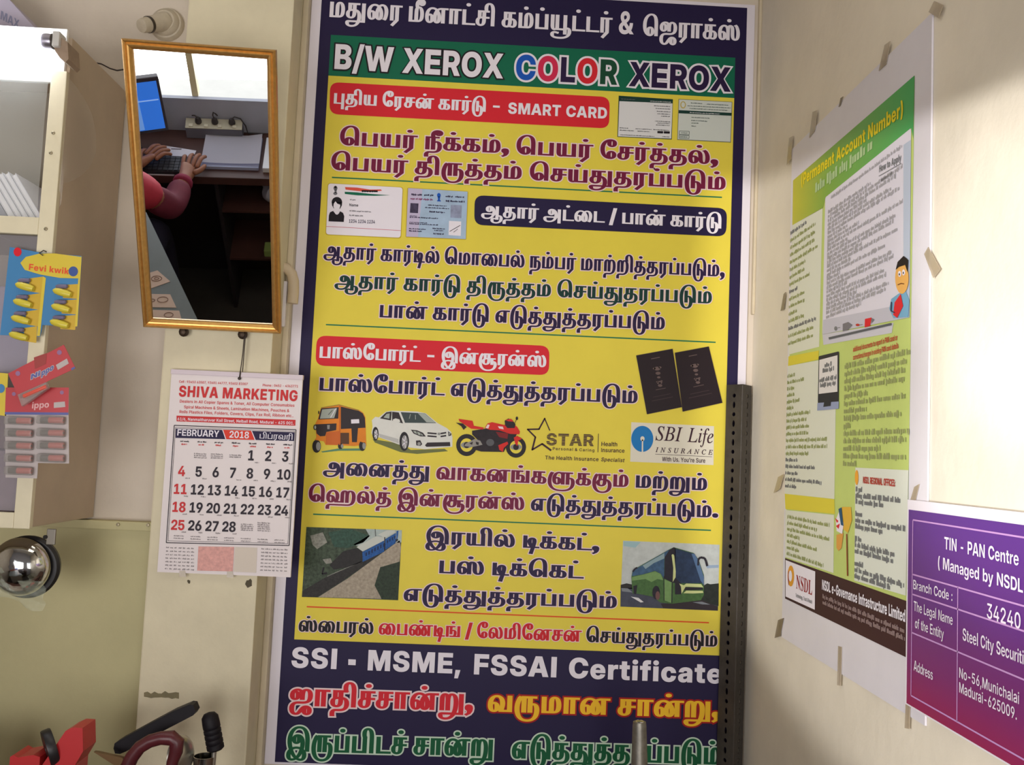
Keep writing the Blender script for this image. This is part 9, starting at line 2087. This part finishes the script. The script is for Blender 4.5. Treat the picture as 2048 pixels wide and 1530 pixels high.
# fingers: separate chains rooted inside each palm, joined into the same body mesh
bm = bmesh.new(); bm.from_mesh(body_me)
def fingers(H, side):
    d, kn, wp = H
    lat = d.cross(Vector((0, 0, 1))).normalized() * side       # towards the thumb
    specs = [(0.026, 0.072), (0.009, 0.080), (-0.009, 0.074), (-0.026, 0.058)]
    for off, L in specs:
        b = kn + lat * off - d * 0.018
        p1 = b + d * (0.018 + L * 0.42) + lat * off * 0.25 + Vector((0, 0, 0.010))
        p2 = b + d * (0.018 + L * 0.76) + lat * off * 0.4 + Vector((0, 0, -0.001))
        p3 = b + d * (0.018 + L * 0.96) + lat * off * 0.45 + Vector((0, 0, -0.012))
        fm = skin_mesh([b, p1, p2, p3], [(0, 1), (1, 2), (2, 3)], [0.0095, 0.0088, 0.0080, 0.0066], 'f', M_SKIN, None, 0, 1)
        bm.from_mesh(fm); bpy.data.meshes.remove(fm)
    b = wp + d * 0.03 + lat * 0.022
    fm = skin_mesh([b, b + d * 0.022 + lat * 0.022, b + d * 0.046 + lat * 0.030, b + d * 0.062 + lat * 0.028 + Vector((0, 0, -0.008))], [(0, 1), (1, 2), (2, 3)], [0.0125, 0.0105, 0.0095, 0.0075], 'f', M_SKIN, None, 0, 1)
    bm.from_mesh(fm); bpy.data.meshes.remove(fm)
fingers(HL, -1)
fingers(HR, 1)
# nose and ears
hc_ = V[hd1]
for c_, s_ in ((hc_ + Vector((0, -0.094, -0.025)), (0.012, 0.016, 0.022)), (hc_ + Vector((0.077, 0.005, -0.02)), (0.010, 0.018, 0.030)), (hc_ + Vector((-0.077, 0.005, -0.02)), (0.010, 0.018, 0.030))):
    r = bmesh.ops.create_uvsphere(bm, u_segments=12, v_segments=8, radius=1)
    for v in r['verts']:
        v.co = Vector((v.co.x * s_[0], v.co.y * s_[1], v.co.z * s_[2])) + c_
body_me.clear_geometry(); bm.to_mesh(body_me); bm.free()
body_me.materials.clear(); body_me.materials.append(M_SKIN)
body = finish('body', body_me, M_SKIN, pers, smooth=True)
M_EYE = mat('eye_white', (232, 228, 222), 0.3); M_IRIS = mat('eye_dark', (36, 24, 20), 0.3)
for sx in (1, -1):
    mb = MB()
    r = bmesh.ops.create_uvsphere(mb.bm, u_segments=12, v_segments=8, radius=0.011)
    for v in r['verts']: v.co += hc_ + Vector((sx * 0.030, -0.082, 0.004))
    ey = mb.build('eye', M_EYE, pers, smooth=True)
    mb = MB(); mb.lathe([(0.005, 0), (0.003, 0.001)], hc_ + Vector((sx * 0.030, -0.0925, 0.002)), (0, -1, -0.1), 12); mb.build('iris', M_IRIS, ey)
mb = MB(); mb.tube([hc_ + Vector((x_, -0.086 + abs(x_) * 0.25, -0.062)) for x_ in (-0.022, -0.01, 0, 0.01, 0.022)], 0.004, 8); mb.build('lips', mat('lips', (132, 66, 62), 0.5), pers, smooth=True)
# hair: cap with a low bun
mb = MB()
def cap(u, v):
    t_ = 2 * math.pi * u
    ph = v * 1.75
    x_, y_, z_ = math.sin(ph) * math.cos(t_), math.sin(ph) * math.sin(t_), math.cos(ph)
    if y_ < -0.2 and z_ < 0.62:
        z_ = max(z_, 0.62)
        y_ = max(y_, -0.75)
    return hc_ + Vector((x_ * 0.089, 0.006 + y_ * 0.104, 0.012 + z_ * 0.102))
mb.grid(cap, 32, 14)
mb.build('hair', mat('hair_black', (24, 20, 20), 0.5), pers, smooth=True)
# clothes
V2, E2, R2 = [], [], []
V, Ed, Rd = V2, E2, R2
SL = []
t0 = add((PX, PY, 0.56), (0.175, 0.125))
t1 = add((PX, PY - 0.02, 0.70), (0.150, 0.108), t0)
t2 = add((PX, PY - 0.05, 0.90), (0.160, 0.116), t1)
t3 = add((PX, PY - 0.065, 1.005), (0.072, 0.070), t2)
for S_, E_2, W_2 in ((SHL, EL, WL), (SHR, ER, WR)):
    s0 = add(S_, 0.082, t2)
    s1 = add(S_ * 0.7 + E_2 * 0.3, 0.066, s0)
    s2_ = add(S_ * 0.42 + E_2 * 0.58, 0.060, s1)
    SL.append((S_ * 0.52 + E_2 * 0.48, E_2, W_2))
finish('top', skin_mesh(V2, E2, R2, 'top', None, None), mat('cloth_red', (196, 52, 72), 0.7, noise=0.12, nscale=30), pers, smooth=True)
bpy.data.objects['top'].data.materials.clear(); bpy.data.objects['top'].data.materials.append(MATS['cloth_red'])
for a_, b_, c_ in SL:
    nm_ = 'sleeve'
    me_ = skin_mesh([a_, b_, b_ * 0.5 + c_ * 0.5, b_ * 0.22 + c_ * 0.78], [(0, 1), (1, 2), (2, 3)], [0.058, 0.056, 0.050, 0.042], nm_, None, None)
    me_.materials.clear()
    finish(nm_, me_, mat('cloth_plum', (112, 30, 52), 0.8, noise=0.15, nscale=30), pers, smooth=True)
    me_ = skin_mesh([b_ * 0.27 + c_ * 0.73, b_ * 0.16 + c_ * 0.84, b_ * 0.03 + c_ * 0.97], [(0, 1), (1, 2)], [0.0405, 0.0405, 0.036], 'cuff', None, None)
    me_.materials.clear()
    finish('cuff', me_, mat('cloth_crimson', (142, 34, 66), 0.8), pers, smooth=True)
V3, E3, R3 = [], [], []
V, Ed, Rd = V3, E3, R3
p0 = add((PX, PY, 0.54), (0.178, 0.128))
for sx in (1, -1):
    h_ = add((PX + sx * 0.09, PY - 0.03, 0.52), 0.102, p0)
    k_ = add((PX + sx * 0.12, PY - 0.36, 0.53), 0.080, h_)
    c_ = add((PX + sx * 0.12, PY - 0.39, 0.30), 0.068, k_)
    a_ = add((PX + sx * 0.12, PY - 0.365, 0.10), 0.056, c_)
o = finish('trousers', skin_mesh(V3, E3, R3, 'trousers', None, None), mat('cloth_navy', (34, 30, 52), 0.8), pers, smooth=True)
o.data.materials.clear(); o.data.materials.append(MATS['cloth_navy'])

ch = thing('stool', 'dark round stool under the typist', 'stool', (PX, PY + 0.02, 0))
M_ST = mat('stool_dark', (44, 38, 40), 0.5)
MB().lathe([(0.155, 0), (0.165, 0.01), (0.165, 0.03), (0.15, 0.04)], (PX, PY + 0.02, 0.362), (0, 0, 1), 32).build('seat', M_ST, ch, smooth=True)
for k in range(4):
    t_ = math.pi / 4 + k * math.pi / 2
    MB().tube([(PX + 0.12 * math.cos(t_), PY + 0.02 + 0.12 * math.sin(t_), 0.363), (PX + 0.17 * math.cos(t_), PY + 0.02 + 0.17 * math.sin(t_), 0.0)], 0.014, 10).build('leg', M_ST, ch)
